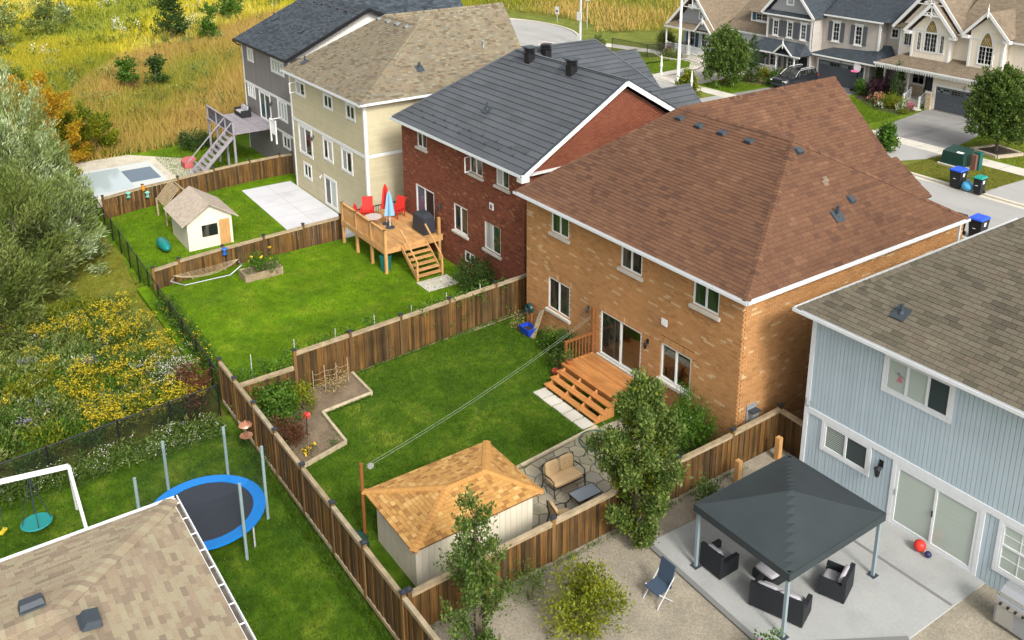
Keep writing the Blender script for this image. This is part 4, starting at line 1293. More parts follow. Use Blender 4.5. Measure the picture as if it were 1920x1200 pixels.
# paper fairy stuck on the first pane
fy = MB()
fy.prism([(17.55, LY - 0.003, 4.53), (17.75, LY - 0.003, 4.55), (17.68, LY - 0.003, 4.75), (17.62, LY - 0.003, 4.75)], (0, 0.004, 0))
fo = obj('paper_doll', fy, M('pink_paper', [(0.42, 0.16, 0.20)], rough=0.9), uw)
fy = MB().prism([(17.6 + 0.045 * math.cos(a), LY - 0.004, 4.80 + 0.05 * math.sin(a)) for a in [i * math.pi / 4 for i in range(8)]], (0, 0.004, 0))
fy.prism([(17.66, LY - 0.0045, 4.76), (17.80, LY - 0.0045, 4.70), (17.80, LY - 0.0045, 4.73), (17.67, LY - 0.0045, 4.80)], (0, 0.004, 0))
fy.prism([(17.60, LY - 0.0045, 4.76), (17.46, LY - 0.0045, 4.86), (17.50, LY - 0.0045, 4.72)], (0, 0.004, 0), 1.0)
obj('doll_head', fy, M('dark_paper', [(0.05, 0.03, 0.03), (0.3, 0.32, 0.3)], rough=0.9), uw)
for nm, w in (('window', wins_l[1]),):
    ww = window(blu, LY, *w, cols=(1, 1), panes=[m_blind, m_screen], trim=TL, rec=-0.02, fmat=m_trim)
    sb = MB()
    for i in range(11):
        z = w[2] + 0.1 + i * 0.068
        sb.box(w[0] + 0.08, (w[0] + w[1]) / 2 - 0.05, LY + 0.008, LY + 0.014, z, z + 0.026)
        sb.box((w[0] + w[1]) / 2 + 0.05, w[1] - 0.08, LY + 0.008, LY + 0.014, z, z + 0.018)
    obj('blind_slats', sb, M('dark_slat', [(0.06, 0.075, 0.075)], rough=0.4), ww)
window(blu, LY, *wins_l[2], cols=(1,), rows=0.55, panes=[m_blind], trim=TL, rec=-0.02, grid=(2, 2), fmat=m_trim)
pdw = window(blu, LY, *ldoor, cols=(1, 1), panes=[m_blind], trim=0.13, rec=-0.02, fw=0.10, name='patio_door', fmat=m_trim)
xm = (ldoor[0] + ldoor[1]) / 2
obj('handle', MB().box(xm - 0.05, xm - 0.02, LY - 0.06, LY - 0.02, 0.85, 1.05), m_black, pdw)
obj('handle', MB().box(ldoor[0] + 0.05, ldoor[0] + 0.07, LY - 0.05, LY - 0.02, 0.85, 1.05), m_grey, pdw)
lantern(blu, 17.42, LY, 1.52, m_black, 1.35)
cm = MB()
cm.tube([(14.66, LY - 0.02, 2.38), (14.66, LY - 0.10, 2.38)], 0.03, 8)
cm.tube([(14.58, LY - 0.08, 2.47), (14.74, LY - 0.26, 2.36)], 0.06, 10)
obj('security_camera', cm, m_grey, blu)
obj('foundation', MB().box(LX0 + 0.03, 25.9, LY + 0.02, LY + 0.5, -1.2, -0.505), m_conc, blu)
fb_ = MB().tube([(21.9, LY - 0.02, -0.28), (21.9, LY - 0.12, -0.28)], 0.09, 10)
fb_.box(21.75, 22.05, LY - 0.1, LY, -0.36, -0.2)
obj('outdoor_tap', fb_, m_galv, blu)
e0, e1 = (14.10, 0.62, LZ), (26.5, 0.62, LZ)
A0, A1 = (18.85, 7.4, 9.30), (26.5, 7.4, 9.30)
f0 = (14.10, 14.2, LZ)
planes = [[e0, e1, A1, A0], [f0, e0, A0], [(26.5, 14.2, LZ), f0, A0, A1]]
l_roof = roof_base(blu, planes, m_undertaupe, [(14.1, 26.4, 0.66, 14.1, 5.55)])
sh = shingles(planes[0], l_roof, 0.40, 0.178, 0.016, 0.0, 0.03, blotch(0.8, 0.85, 2.0), gap=0.014, bond=True)
emit('shingle', 'shingles', sh, m_sh_taupe, l_roof)
emit('shingle', 'side_shingles', shingles(planes[1], l_roof, 0.6, 0.142, 0.011, 0.02, 0.03, lambda p: random.random()), m_sh_taupe, l_roof, 0)
cp = caps(e0, A0, (0, -1, -0.54), (-1, 0, -0.8), l_roof, 0.22, 0.17, 0.05)
emit('ridge_cap', 'ridge_caps', cp, m_sh_taupe, l_roof)
gutter(blu, (14.0, 0.62, 5.60), (26.5, 0.62, 5.60), hangers=0)
gutter(blu, (14.10, 0.6, 5.60), (14.10, 14.2, 5.60), out=(-1, 0, 0))
pipe_vent(blu, (16.98, 1.75, LZ + 1.13 * 0.543 + 0.04), (0, -0.477, 0.879), 0.36, 0.055, flash=0.24)

# ---------------------------------------------------------------- the nearest roof, bottom left
nea = thing('hip_roof_house', 'house at bottom left showing only its pinkish tan hip roof and white gutters', 'house', (17, -24, ZK))
NZ = 5.0
c00, c10, c01 = (11.37, -18.29, NZ), (24.5, -18.29, NZ), (11.37, -34.0, NZ)
A0 = (14.57, -21.25, 5.86)
A1 = (14.57, -34.0, 5.86)
planes = [[c10, c00, A0], [c00, c01, A1, A0], [(24.5, -34.0, NZ), c10, A0, A1]]
m_sh_pink = M('pinkish_shingle', [(0.196, 0.153, 0.1056), (0.24, 0.1845, 0.1276), (0.276, 0.2205, 0.1452), (0.292, 0.2565, 0.1672), (0.264, 0.2025, 0.1408)], rough=0.95, noise=(40, 0.14), noise2=(1.0, 0.06), bump=(110, 0.4))
n_wall = obj('wall', MB().box(11.75, 24.2, -33.6, -18.7, -1.8, 4.9), m_side_beige, nea)
n_roof = roof_base(nea, planes, m_undertan, [(11.4, 24.4, -33.9, -18.3, 4.95)])
sh = shingles(planes[0], n_roof, 0.24, 0.125, 0.012, 0.5, 0.03, lambda p: random.random()) + shingles(planes[2], n_roof, 0.24, 0.125, 0.012, 0.5, 0.03, lambda p: random.random()) + shingles(planes[1], n_roof, 0.24, 0.125, 0.012, 0.5, 0.03, lambda p: random.random())
emit('shingle', 'shingles', sh, m_sh_pink, n_roof)
cp = caps(c00, A0, (0, 1, -0.29), (-1, 0, -0.27), n_roof, 0.16, 0.21, 0.05) + caps(c10, A0, (0, 1, -0.29), (1, 0, -0.1), n_roof, 0.16, 0.21, 0.05) + caps(A0, A1, (1, 0, -0.1), (-1, 0, -0.27), n_roof, 0.16, 0.21, 0.05)
emit('ridge_cap', 'ridge_caps', cp, m_sh_pink, n_roof)
gutter(nea, (11.25, -18.29, 4.98), (24.5, -18.29, 4.98), out=(0, 1, 0), hangers=0.62, w=0.165)
gutter(nea, (11.37, -18.2, 4.98), (11.37, -34.0, 4.98), out=(-1, 0, 0), hangers=1.2)
box_vent(nea, (15.12, -20.75, 5.77), (1, 0, 0), (0, -1, 0.29), L=0.46, D=0.34, h=0.17)
box_vent(nea, (14.1, -21.55, 5.77), (0, 1, 0), (1, 0, 0.27), L=0.46, D=0.34, h=0.17)
# ---------------------------------------------------------------- the three houses across the street
m_tp = M('taupe_siding', [(0.375, 0.3438, 0.3063)], rough=0.7, noise=(2, 0.04), streak=((0.3, 0.3, 9), 0.06))
m_gs = M('slate_siding', [(0.264, 0.27, 0.282)], rough=0.7, streak=((0.3, 0.3, 9), 0.06))
m_ls = M('light_grey_siding', [(0.504, 0.54, 0.576)], rough=0.7, streak=((0.3, 0.3, 9), 0.05))
m_cr = M('cream_board_siding', [(0.7, 0.625, 0.5125)], rough=0.7, streak=((7, 0.3, 0.3), 0.05))
m_rf_tan = M('far_tan_shingle', [(0.15, 0.1162, 0.0792)], rough=0.95, noise=(4, 0.2), noise2=(0.5, 0.08), streak=((1.5, 1.5, 7), 0.15))
m_rf_blk = M('far_charcoal_shingle', [(0.034, 0.0425, 0.051)], rough=0.95, noise=(4, 0.25), noise2=(0.5, 0.10), streak=((1.5, 1.5, 7), 0.15))
m_shut = M('slate_shutter', [(0.085, 0.09, 0.10)], rough=0.6, streak=((0.2, 0.2, 14), 0.15))
m_shut2 = M('teal_shutter', [(0.02, 0.07, 0.115)], rough=0.6, streak=((0.2, 0.2, 14), 0.15))
m_gar = M('slate_garage_door', [(0.075, 0.085, 0.098)], rough=0.5, noise=(1, 0.05))
m_ledge = M('ledge_stone', [(0.30, 0.23, 0.15), (0.42, 0.34, 0.23), (0.36, 0.27, 0.17)], rough=0.95, noise=(6, 0.25), bump=(12, 0.6))
m_gold = M('leaded_glass', [(0.22, 0.15, 0.045)], rough=0.15)
m_gpane = M('grey_pane', [(0.16, 0.19, 0.20)], rough=0.1)

def garage_door(root, x0, x1, z0, z1, y, rows=1, wcols=10, style=0):
    mb = MB().box(x0, x1, y, y + 0.06, z0, z1)
    g = obj('garage_door', mb, m_gar, root)
    h = (z1 - z0) / 4
    for i in range(4):
        p = MB().box(x0 + 0.02, x1 - 0.02, y - 0.02, y, z0 + i * h + 0.012, z0 + (i + 1) * h - 0.012)
        obj('door_panel', p, m_gar, g)
    for q in range(4):
        cx0 = x0 + (x1 - x0) * (q + 0.08) / 4
        cw = (x1 - x0) / 4 * 0.84
        for r in range(rows):
            zz = z1 - 0.10 - (r + 1) * (0.30 if rows == 1 else 0.17)
            n = 3 if rows == 1 else 4
            for i in range(n):
                a = cx0 + cw * i / n + 0.03
                b = cx0 + cw * (i + 1) / n - 0.03
                obj('pane', MB().box(a, b, y - 0.03, y - 0.02, zz, zz + (0.27 if rows == 1 else 0.12)), m_glass if random.random() > 0.25 else m_gpane, g)
    if style:
        db = MB()
        for q in range(2):
            a = x0 + (x1 - x0) * (0.05 + 0.5 * q)
            w = (x1 - x0) * 0.4
            db.bar((a, y - 0.025, z0 + 0.05), (a + w * 0.5, y - 0.025, z0 + (z1 - z0) * 0.66), 0.02, 0.09, (0, 0, 1))
            db.bar((a + w, y - 0.025, z0 + 0.05), (a + w * 0.5, y - 0.027, z0 + (z1 - z0) * 0.66), 0.02, 0.09, (0, 0, 1))
        obj('cross_brace', db, m_shut, g)
    fr = MB().box(x0 - 0.16, x0 - 0.005, y - 0.05, y + 0.02, z0, z1 + 0.16).box(x1 + 0.005, x1 + 0.16, y - 0.05, y + 0.02, z0, z1 + 0.16).box(x0 - 0.004, x1 + 0.004, y - 0.05, y + 0.02, z1 + 0.005, z1 + 0.157)
    obj('frame', fr, m_white, g)
    return g

def rake(root, x0, x1, xa, y, ze, za, w=0.24, d=0.07, name='bargeboard', fret=False):
    mb = MB()
    mb.bar((x0, y, ze), (xa, y, za), d, w)
    mb.bar((x1, y, ze), (xa, y, za - 0.002), d, w)
    o = obj(name, mb, m_white, root)
    if fret:
        fb = MB()
        s = (za - ze) / (xa - x0)
        k = 0.42
        zc = za - k * (xa - x0) * s * 0.95
        fb.bar((xa - k * (xa - x0) * 0.85, y, zc), (xa + k * (x1 - xa) * 0.85, y, zc), 0.05, 0.09)
        fb.box(xa - 0.04, xa + 0.04, y - 0.03, y + 0.03, zc - 0.18, za)
        for sx in (-1, 1):
            for (a, b, r) in ((0.22, 0.16, 0.13), (0.48, 0.14, 0.09)):
                c = Vector((xa + sx * a, y, zc + b))
                pts = [c + Vector((r * math.cos(t), 0, r * math.sin(t))) for t in [i * math.pi / 5 for i in range(11)]]
                fb.tube(pts, 0.028, 5)
        obj('fretwork', fb, m_white, o)
    return o

def fwin(root, x0, x1, z0, z1, y, shut=None, grid=(2, 4), rows=0.5, cols=(1,), head=True, panes=None, trim=0.09, sw=0.42):
    w = window(root, y, x0, x1, z0, z1, cols=cols, rows=rows, panes=panes or [m_gpane], trim=trim, rec=-0.02, grid=grid, fw=0.05, mid=0.06)
    if head:
        hb = MB().box(x0 - trim - 0.06, x1 + trim + 0.06, y - 0.08, y, z1 + trim, z1 + trim + 0.14).box(x0 - trim - 0.05, x1 + trim + 0.05, y - 0.09, y, z0 - trim - 0.08, z0 - trim)
        obj('window_head', hb, m_white, w)
    if shut:
        for (a, b) in ((x0 - trim - sw, x0 - trim - 0.02), (x1 + trim + 0.02, x1 + trim + sw)):
            obj('shutter', MB().box(a, b, y - 0.05, y, z0 - 0.06, z1 + 0.06), shut, w)
    return w

def posts_rail(root, p0, p1, z0, h=0.95, n=None, ends=True, z1=None, name='railing'):
    p0, p1 = Vector(p0), Vector(p1)
    z1 = z0 if z1 is None else z1
    mb = MB()
    mb.bar((p0.x, p0.y, z0 + h), (p1.x, p1.y, z1 + h), 0.07, 0.06)
    mb.bar((p0.x, p0.y, z0 + 0.12), (p1.x, p1.y, z1 + 0.12), 0.05, 0.05)
    r = obj(name, mb, m_white, root)
    L = (p1 - p0).length
    n = n or max(2, int(L / 0.15))
    for i in range(n):
        t = (i + 0.5) / n
        q = p0.lerp(p1, t)
        z = z0 + (z1 - z0) * t
        obj('baluster', MB().box(q.x - 0.018, q.x + 0.018, q.y - 0.018, q.y + 0.018, z + 0.12, z + h), m_white, r)
    if ends:
        for (q, z) in ((p0, z0), (p1, z1)):
            obj('newel_post', MB().box(q.x - 0.06, q.x + 0.06, q.y - 0.06, q.y + 0.06, z - 0.1, z + h + 0.12), m_white, r)
    return r

def porch_post(root, x, y, z0, z1, br=True):
    mb = MB().lathe((x, y, z0), [(0.11, 0), (0.11, 0.5), (0.08, 0.55), (0.07, 1.2), (0.085, 1.3), (0.085, z1 - z0)], 8)
    if br:
        for sx in (-1, 1):
            mb.tube([(x, y, z1 - 0.5), (x + sx * 0.14, y, z1 - 0.2), (x + sx * 0.42, y, z1 - 0.03)], 0.035, 5)
    return obj('porch_post', mb, m_white, root)

def finial(root, x, y, z, s=1.0):
    return obj('finial', MB().lathe((x, y, z - 0.6 * s), [(0.02, 0), (0.06 * s, 0.1 * s), (0.06 * s, 0.6 * s), (0.085 * s, 0.7 * s), (0.03 * s, 0.95 * s), (0.015, 1.25 * s)], 8), m_white, root)

def lace_trim(root, x0, x1, y, z, h=0.2):
    mb = MB().box(x0, x1, y - 0.02, y + 0.02, z - 0.06, z)
    n = int((x1 - x0) / 0.22)
    for i in range(n):
        xx = x0 + (x1 - x0) * (i + 0.5) / n
        mb.prism([(xx - 0.085, y - 0.015, z - 0.06), (xx + 0.085, y - 0.015, z - 0.06), (xx + 0.03, y - 0.015, z - h), (xx - 0.03, y - 0.015, z - h)], (0, 0.03, 0))
    return obj('fretwork', mb, m_white, root)

# -- the grey house with charcoal roof, middle
h2 = thing('two_storey_house', 'grey two storey house with charcoal roofs and a dark double garage, middle across the street', 'house', (-21.7, 53, 0))
wb = MB().box(-27.95, -22.72, 48.0, 60, -0.3, 5.75).box(-22.71, -16.75, 49.5, 60, -0.3, 6.1).box(-16.74, -15.25, 50.6, 60, -0.3, 6.1)
wb.box(-22.71, -16.9, 48.75, 49.49, -0.3, 2.7)
wb.prism([(-27.95, 48.0, 5.76), (-22.72, 48.0, 5.76), (-25.35, 48.0, 8.6)], (0, 4, 0))
obj('wall', wb, m_tp, h2)
gg = MB().prism([(-27.6, 47.96, 6.05), (-23.1, 47.96, 6.05), (-25.35, 47.96, 8.5)], (0, 0.03, 0))
gw = obj('gable', gg, m_gs, h2)
for i in range(9):
    z = 6.15 + i * 0.22
    hw = (8.5 - z) / 2.45 * 2.25
    obj('siding_board', MB().box(-25.35 - hw, -25.35 + hw, 47.93, 47.955, z, z + 0.19), m_gs, gw)
fwin(h2, -25.7, -25.0, 6.75, 7.4, 47.93, None, (2, 2), None, head=False)
tb = MB()
for x in (-27.95, -22.86):
    tb.box(x - 0.02, x + 0.14, 47.96, 48.1, 2.6, 5.7)
tb.box(-16.9, -16.72, 49.46, 49.6, 2.9, 6.05); tb.box(-15.4, -15.22, 50.56, 50.7, 2.4, 6.05)
tb.box(-22.98, -22.7, 47.9, 48.2, 0.75, 0.88)
objs('corner_trim', tb, m_white, h2)
obj('stone_base', MB().box(-22.95, -22.5, 47.95, 48.8, -0.1, 0.75), m_ledge, h2)
for x in (-27.15, -25.5, -23.95):
    fwin(h2, x, x + 0.55, 3.75, 5.1, 47.99, m_shut, (2, 2), 0.5)
for x in (-21.55, -19.2):
    fwin(h2, x, x + 0.65, 3.85, 5.45, 49.49, m_shut, (2, 2), 0.5)
fwin(h2, -16.35, -15.7, 4.75, 5.5, 50.59, None, (2, 2), None, head=False)
planes = [[(-28.35, 47.6, 5.8), (-28.35, 56, 5.8), (-25.35, 56, 9.0), (-25.35, 47.6, 9.0)], [(-22.35, 56, 5.8), (-22.35, 47.6, 5.8), (-25.35, 47.6, 9.0), (-25.35, 56, 9.0)],
          [(-22.4, 49.1, 6.15), (-16.3, 49.1, 6.15), (-17.8, 55, 10.0), (-22.4, 55, 10.0)], [(-16.3, 49.1, 6.15), (-14.9, 50.2, 6.15), (-14.9, 54, 9.3), (-17.8, 55, 10.0)], [(-28.3, 52, 6.0), (-22.4, 52, 6.0), (-22.4, 58, 10.0), (-28.3, 58, 10.0)],
          [(-28.2, 47.62, 5.72), (-22.5, 47.62, 5.72), (-22.9, 47.96, 6.04), (-27.8, 47.96, 6.04)],
          [(-22.95, 48.1, 2.62), (-15.9, 48.1, 2.62), (-17.6, 49.45, 3.45), (-21.4, 49.45, 3.2)], [(-15.9, 48.1, 2.62), (-15.2, 50.2, 2.7), (-16.2, 50.55, 4.0), (-17.0, 50.0, 4.0), (-17.6, 49.45, 3.45)],
          [(-28.9, 46.2, 2.45), (-22.45, 46.2, 2.45), (-23.3, 47.95, 3.35), (-28.0, 47.95, 3.35)], [(-22.45, 46.2, 2.45), (-22.45, 48.0, 2.5), (-23.3, 47.95, 3.35)],
          [(-25.35, 46.05, 2.45), (-25.35, 47.6, 2.45), (-24.3, 47.6, 3.42), (-24.3, 46.05, 3.42)], [(-23.25, 47.6, 2.45), (-23.25, 46.05, 2.45), (-24.3, 46.05, 3.42), (-24.3, 47.6, 3.42)]]
roof_base(h2, planes, m_rf_blk)
rake(h2, -28.4, -22.3, -25.35, 47.56, 5.72, 8.95)
rake(h2, -25.4, -23.2, -24.3, 46.02, 2.42, 3.42, 0.14)
finial(h2, -24.3, 46.0, 3.45, 0.8)
gb = MB()
gb.box(-28.25, -22.45, 47.54, 47.64, 5.6, 5.72); gb.box(-22.4, -16.3, 49.02, 49.12, 6.02, 6.15); gb.box(-22.95, -15.8, 48.0, 48.1, 2.5, 2.62); gb.box(-28.9, -22.4, 46.1, 46.2, 2.33, 2.45)
objs('gutter', gb, m_white, h2)
obj('downspout', MB().tube([(-15.25, 50.5, 6.0), (-15.2, 50.5, 3.0), (-15.5, 50.1, 2.75)], 0.05, 6), m_white, h2)
garage_door(h2, -22.2, -17.4, 0.02, 2.1, 48.68)
for x in (-25.2, -23.15):
    porch_post(h2, x, 46.35, 0.2, 2.33)
porch_post(h2, -28.6, 46.35, 0.2, 2.33)
obj('porch_floor', MB().box(-28.8, -22.6, 46.1, 48.0, -0.2, 0.35), m_conc, h2)
posts_rail(h2, (-23.1, 46.35), (-22.0, 46.35), 0.3, 0.8)
posts_rail(h2, (-28.5, 46.35), (-25.3, 46.35), 0.3, 0.8)
obj('door', MB().box(-23.9, -22.95, 47.93, 47.99, 0.35, 2.15), m_black, h2)
fwin(h2, -25.2, -24.5, 0.8, 2.05, 47.99, m_shut, (2, 2), 0.5, head=False, sw=0.3)
fwin(h2, -27.3, -26.4, 0.8, 2.05, 47.99, m_shut, (2, 2), 0.5, head=False, sw=0.3)
hb = MB().ell((-26.9, 46.5, 1.9), 0.32, 0.32, 0.22, 10, 6, 0.5, 0.1)
obj('hanging_basket', hb, M('basket_green', [(0.03, 0.06, 0.015)], rough=1, noise=(20, 0.5)), h2)
lantern(h2, -19.8, 48.7, 2.22, m_grey, 0.8)

# -- the cream house, right
h3 = thing('two_storey_house', 'cream two storey house with pointed leaded windows and long tan porch roof across the street', 'house', (-9, 54, 0))
wb = MB().box(-15.0, -2.0, 49.8, 62, -0.3, 6.05).box(-13.45, -10.02, 49.1, 49.79, 3.5, 6.1).box(-8.42, -5.62, 49.1, 49.79, 3.5, 6.6).box(-10.35, -2.0, 47.85, 49.79, -0.3, 2.9)
wb.prism([(-13.45, 49.1, 6.11), (-10.02, 49.1, 6.11), (-11.73, 49.1, 7.95)], (0, 3, 0))
wb.prism([(-8.42, 49.1, 6.61), (-5.62, 49.1, 6.61), (-7.02, 49.1, 7.9)], (0, 3, 0))
wb.prism([(-15.0, 49.8, 6.06), (-9.6, 49.8, 6.06), (-12.3, 49.8, 9.2)], (0, 4, 0))
obj('wall', wb, m_cr, h3)
tb = MB()
for x, y in ((-15.02, 49.76), (-13.48, 49.06), (-10.18, 49.06), (-8.45, 49.06), (-5.76, 49.06)):
    tb.box(x, x + 0.17, y, y + 0.15, 3.4, 6.1)
tb.box(-13.3, -10.19, 49.06, 49.12, 5.98, 6.12); tb.box(-8.27, -5.77, 49.06, 49.12, 5.98, 6.12)
objs('corner_trim', tb, m_white, h3)
def lancet(root, xc, w, z0, zs, za, y):
    """pointed arch window: casings, leaded head"""
    pts = []
    n = 8
    for i in range(n + 1):
        t = i / n
        pts.append((xc - w / 2 * (1 - t) ** 0.6 if i < n else xc, zs + (za - zs) * (t ** 0.8)))
    out = [(xc - w / 2, zs)] + pts[1:] + [(2 * xc - p[0], p[1]) for p in pts[-2:0:-1]] + [(xc + w / 2, zs)]
    big = [(xc + (p[0] - xc) * 1.32, zs - 0.02 + (p[1] - zs) * 1.22) for p in out]
    mb = MB().prism([(p[0], y - 0.05, p[1]) for p in big], (0, 0.05, 0))
    f = obj('window', mb, m_white, root)
    obj('pane', MB().prism([(p[0], y - 0.065, p[1]) for p in out], (0, 0.012, 0)), m_gold, f)
    gm = MB()
    h = za - zs
    for k in range(-2, 3):
        for s in (-1, 1):
            a = (xc + k * w * 0.22 - s * w * 0.2, zs + 0.02)
            b = (a[0] + s * w * 0.45, zs + h * 0.62)
            if abs(a[0] - xc) < w * 0.5 and abs(b[0] - xc) < w * 0.33:
                gm.bar((a[0], y - 0.07, a[1]), (b[0], y - 0.07, b[1]), 0.012, 0.022)
    obj('lead_came', gm, M('lead_cream', [(0.55, 0.5, 0.36)], rough=0.5), f)
lancet(h3, -11.75, 0.95, 0, 6.0, 6.95, 49.1)
lancet(h3, -7.02, 0.95, 0, 5.55, 6.6, 49.1)
fwin(h3, -12.3, -11.2, 4.35, 5.9, 49.09, None, (2, 4), None, (1, 1), head=False)
fwin(h3, -12.95, -12.6, 4.35, 5.85, 49.09, None, (2, 4), None, head=False, panes=[m_glass], trim=0.06)
fwin(h3, -10.9, -10.55, 4.35, 5.85, 49.09, None, (2, 4), None, head=False, panes=[m_glass], trim=0.06)
fwin(h3, -14.6, -13.7, 4.45, 5.75, 49.79, None, (2, 4), None, (1, 1), head=False, panes=[m_glass, m_gpane])
fwin(h3, -7.6, -6.45, 4.1, 5.5, 49.09, None, (2, 4), None, (1, 1), head=False, panes=[m_gpane, m_glass])
planes = [[(-15.45, 47.2, 3.14), (-1.0, 47.2, 3.24), (-1.0, 49.85, 4.0), (-13.9, 49.85, 3.96)],
          [(-13.95, 48.7, 5.95), (-13.95, 53, 5.95), (-11.73, 53, 8.35), (-11.73, 48.7, 8.35)], [(-9.5, 53, 5.95), (-9.5, 48.7, 5.95), (-11.73, 48.7, 8.35), (-11.73, 53, 8.35)],
          [(-8.85, 48.7, 6.3), (-8.85, 52.5, 6.3), (-7.02, 52.5, 8.2), (-7.02, 48.7, 8.2)], [(-5.2, 52.5, 6.3), (-5.2, 48.7, 6.3), (-7.02, 48.7, 8.2), (-7.02, 52.5, 8.2)],
          [(-15.5, 49.4, 6.0), (-15.5, 58, 6.0), (-12.3, 58, 9.7), (-12.3, 49.4, 9.7)], [(-9.1, 58, 6.0), (-9.1, 49.4, 6.0), (-12.3, 49.4, 9.7), (-12.3, 58, 9.7)],
          [(-10.4, 49.4, 6.1), (-1.0, 49.4, 6.1), (-1.0, 57, 11.0), (-10.4, 57, 11.0)], [(-15.2, 49.4, 5.98), (-13.5, 49.4, 5.98), (-13.5, 49.8, 6.3), (-15.0, 49.8, 6.3)]]
roof_base(h3, planes, m_rf_tan)
rake(h3, -14.0, -9.45, -11.73, 48.66, 5.88, 8.33, 0.26, fret=True)
rake(h3, -8.9, -5.15, -7.02, 48.66, 6.22, 8.18, 0.22)
rake(h3, -15.55, -9.05, -12.3, 49.36, 5.9, 9.65, 0.26, fret=True)
finial(h3, -7.02, 48.62, 8.3, 0.9)
fb = MB()
for x in (-13.75, -9.72, -8.7, -5.35):
    z = 5.75 if x < -9.5 else 6.1
    fb.box(x - 0.28, x + 0.28, 48.7, 49.1, z - 0.1, z + 0.14)
fb.box(-15.5, -1.0, 47.1, 47.2, 3.02, 3.16); fb.box(-10.0, -8.8, 49.32, 49.4, 5.97, 6.1); fb.box(-5.2, -1.0, 49.32, 49.4, 5.97, 6.1)
objs('gutter', fb, m_white, h3)
lace_trim(h3, -15.4, -1.2, 47.16, 3.02, 0.26)
garage_door(h3, -9.95, -5.0, 0.05, 1.98, 47.8, rows=2, style=1)
lantern(h3, -7.6, 47.85, 2.25, m_grey, 0.9)
obj('stone_pier', MB().box(-10.55, -10.12, 47.4, 47.84, -0.1, 1.35), m_ledge, h3)
obj('pier_cap', MB().box(-10.6, -10.08, 47.35, 47.845, 1.355, 1.45), m_stone, h3)
obj('porch_floor', MB().box(-15.1, -10.36, 48.05, 49.79, -0.2, 0.42), m_conc, h3)
obj('stone_base', MB().box(-14.9, -12.2, 49.68, 49.79, 0.42, 1.2), m_ledge, h3)
stp = MB()
for i in range(3):
    stp.box(-12.35, -11.05, 48.05 - 0.28 * (i + 1), 48.05 - 0.28 * i - 0.003, -0.1, 0.42 - 0.14 * (i + 1))
obj('porch_steps', stp, m_conc, h3)
fd = obj('door', MB().box(-12.15, -11.35, 49.72, 49.79, 0.42, 2.5), m_black, h3)
obj('door_panel', MB().box(-12.02, -11.48, 49.69, 49.72, 0.9, 2.4), m_dark, fd)
for x in (-15.0, -12.75):
    porch_post(h3, x, 48.15, 0.42, 3.25)
posts_rail(h3, (-14.85, 48.15), (-12.9, 48.15), 0.42, 0.85)
posts_rail(h3, (-12.4, 48.15), (-12.5, 47.4), 0.42, 0.85, z1=-0.05)
posts_rail(h3, (-11.0, 48.15), (-11.08, 47.4), 0.42, 0.85, z1=-0.05)
posts_rail(h3, (-11.0, 48.15), (-10.45, 48.15), 0.42, 0.85, ends=False)
fwin(h3, -14.8, -14.1, 1.35, 2.4, 49.79, None, (2, 2), None, head=False)
fwin(h3, -13.4, -12.3, 1.35, 2.5, 49.79, None, (2, 2), None, head=False, panes=[m_cr])

# -- the grey cottage with the front porch, left
h1 = thing('porch_house', 'grey cottage with white gabled porch and tan roof, left across the street', 'house', (-34, 53, 0))
wb = MB().box(-39.6, -33.9, 48.6, 60, -0.3, 3.2).box(-33.89, -28.05, 49.2, 60, -0.3, 3.3)
obj('wall', wb, m_ls, h1)
gb = MB().prism([(-39.5, 47.4, 3.35), (-34.1, 47.4, 3.35), (-36.8, 47.4, 6.1)], (0, 2, 0))
gw = obj('gable', gb, m_gs, h1)
for i in range(8):
    z = 3.75 + i * 0.24
    hw = (6.1 - z) / 2.75 * 2.7
    obj('siding_board', MB().box(-36.8 - hw + 0.1, -36.8 + hw - 0.1, 47.36, 47.395, z, z + 0.21), m_gs if z < 4.95 else m_white, gw)
planes = [[(-40.4, 46.9, 3.0), (-40.4, 58, 3.0), (-36.8, 58, 6.7), (-36.8, 46.9, 6.7)], [(-33.6, 58, 3.35), (-33.6, 46.9, 3.35), (-36.8, 46.9, 6.7), (-36.8, 58, 6.7)],
          [(-33.6, 47.0, 3.3), (-33.6, 58, 7.5), (-36.8, 58, 8.2), (-36.8, 50.0, 6.6)],
          [(-33.7, 48.4, 3.45), (-27.9, 48.4, 3.45), (-27.9, 56.5, 8.6), (-33.7, 56.5, 8.6)],
          [(-40.3, 46.3, 3.05), (-33.3, 46.3, 3.05), (-34.0, 47.4, 3.5), (-39.6, 47.4, 3.5)],
          [(-35.6, 46.1, 3.0), (-35.6, 47.4, 3.0), (-34.5, 47.4, 4.25), (-34.5, 46.1, 4.25)], [(-33.35, 47.4, 3.0), (-33.35, 46.1, 3.0), (-34.5, 46.1, 4.25), (-34.5, 47.4, 4.25)],
          [(-31.9, 49.3, 5.28), (-28.4, 49.3, 5.28), (-28.6, 53.2, 6.7), (-31.2, 53.2, 6.7)]]
roof_base(h1, planes, m_rf_tan)
rake(h1, -40.5, -33.5, -36.8, 46.85, 2.98, 6.68, 0.26, fret=True)
rake(h1, -35.65, -33.3, -34.5, 46.05, 2.98, 4.25, 0.16)
obj('porch_gable', MB().prism([(-35.4, 46.3, 3.2), (-33.6, 46.3, 3.2), (-34.5, 46.3, 4.1)], (0, 0.5, 0)), m_gs, h1)
finial(h1, -34.5, 46.0, 4.2, 0.7)
fwin(h1, -36.2, -35.6, 4.1, 4.8, 47.36, None, (2, 2), None, head=False, panes=[m_glass])
db = MB().box(-31.4, -28.5, 49.6, 52, 4.3, 5.3)
dm_ = obj('dormer', db, m_white, h1)
window(dm_, 49.6, -30.7, -29.3, 4.5, 5.15, cols=(1, 1), panes=[m_glass], grid=(2, 2), rec=-0.03, fw=0.05)
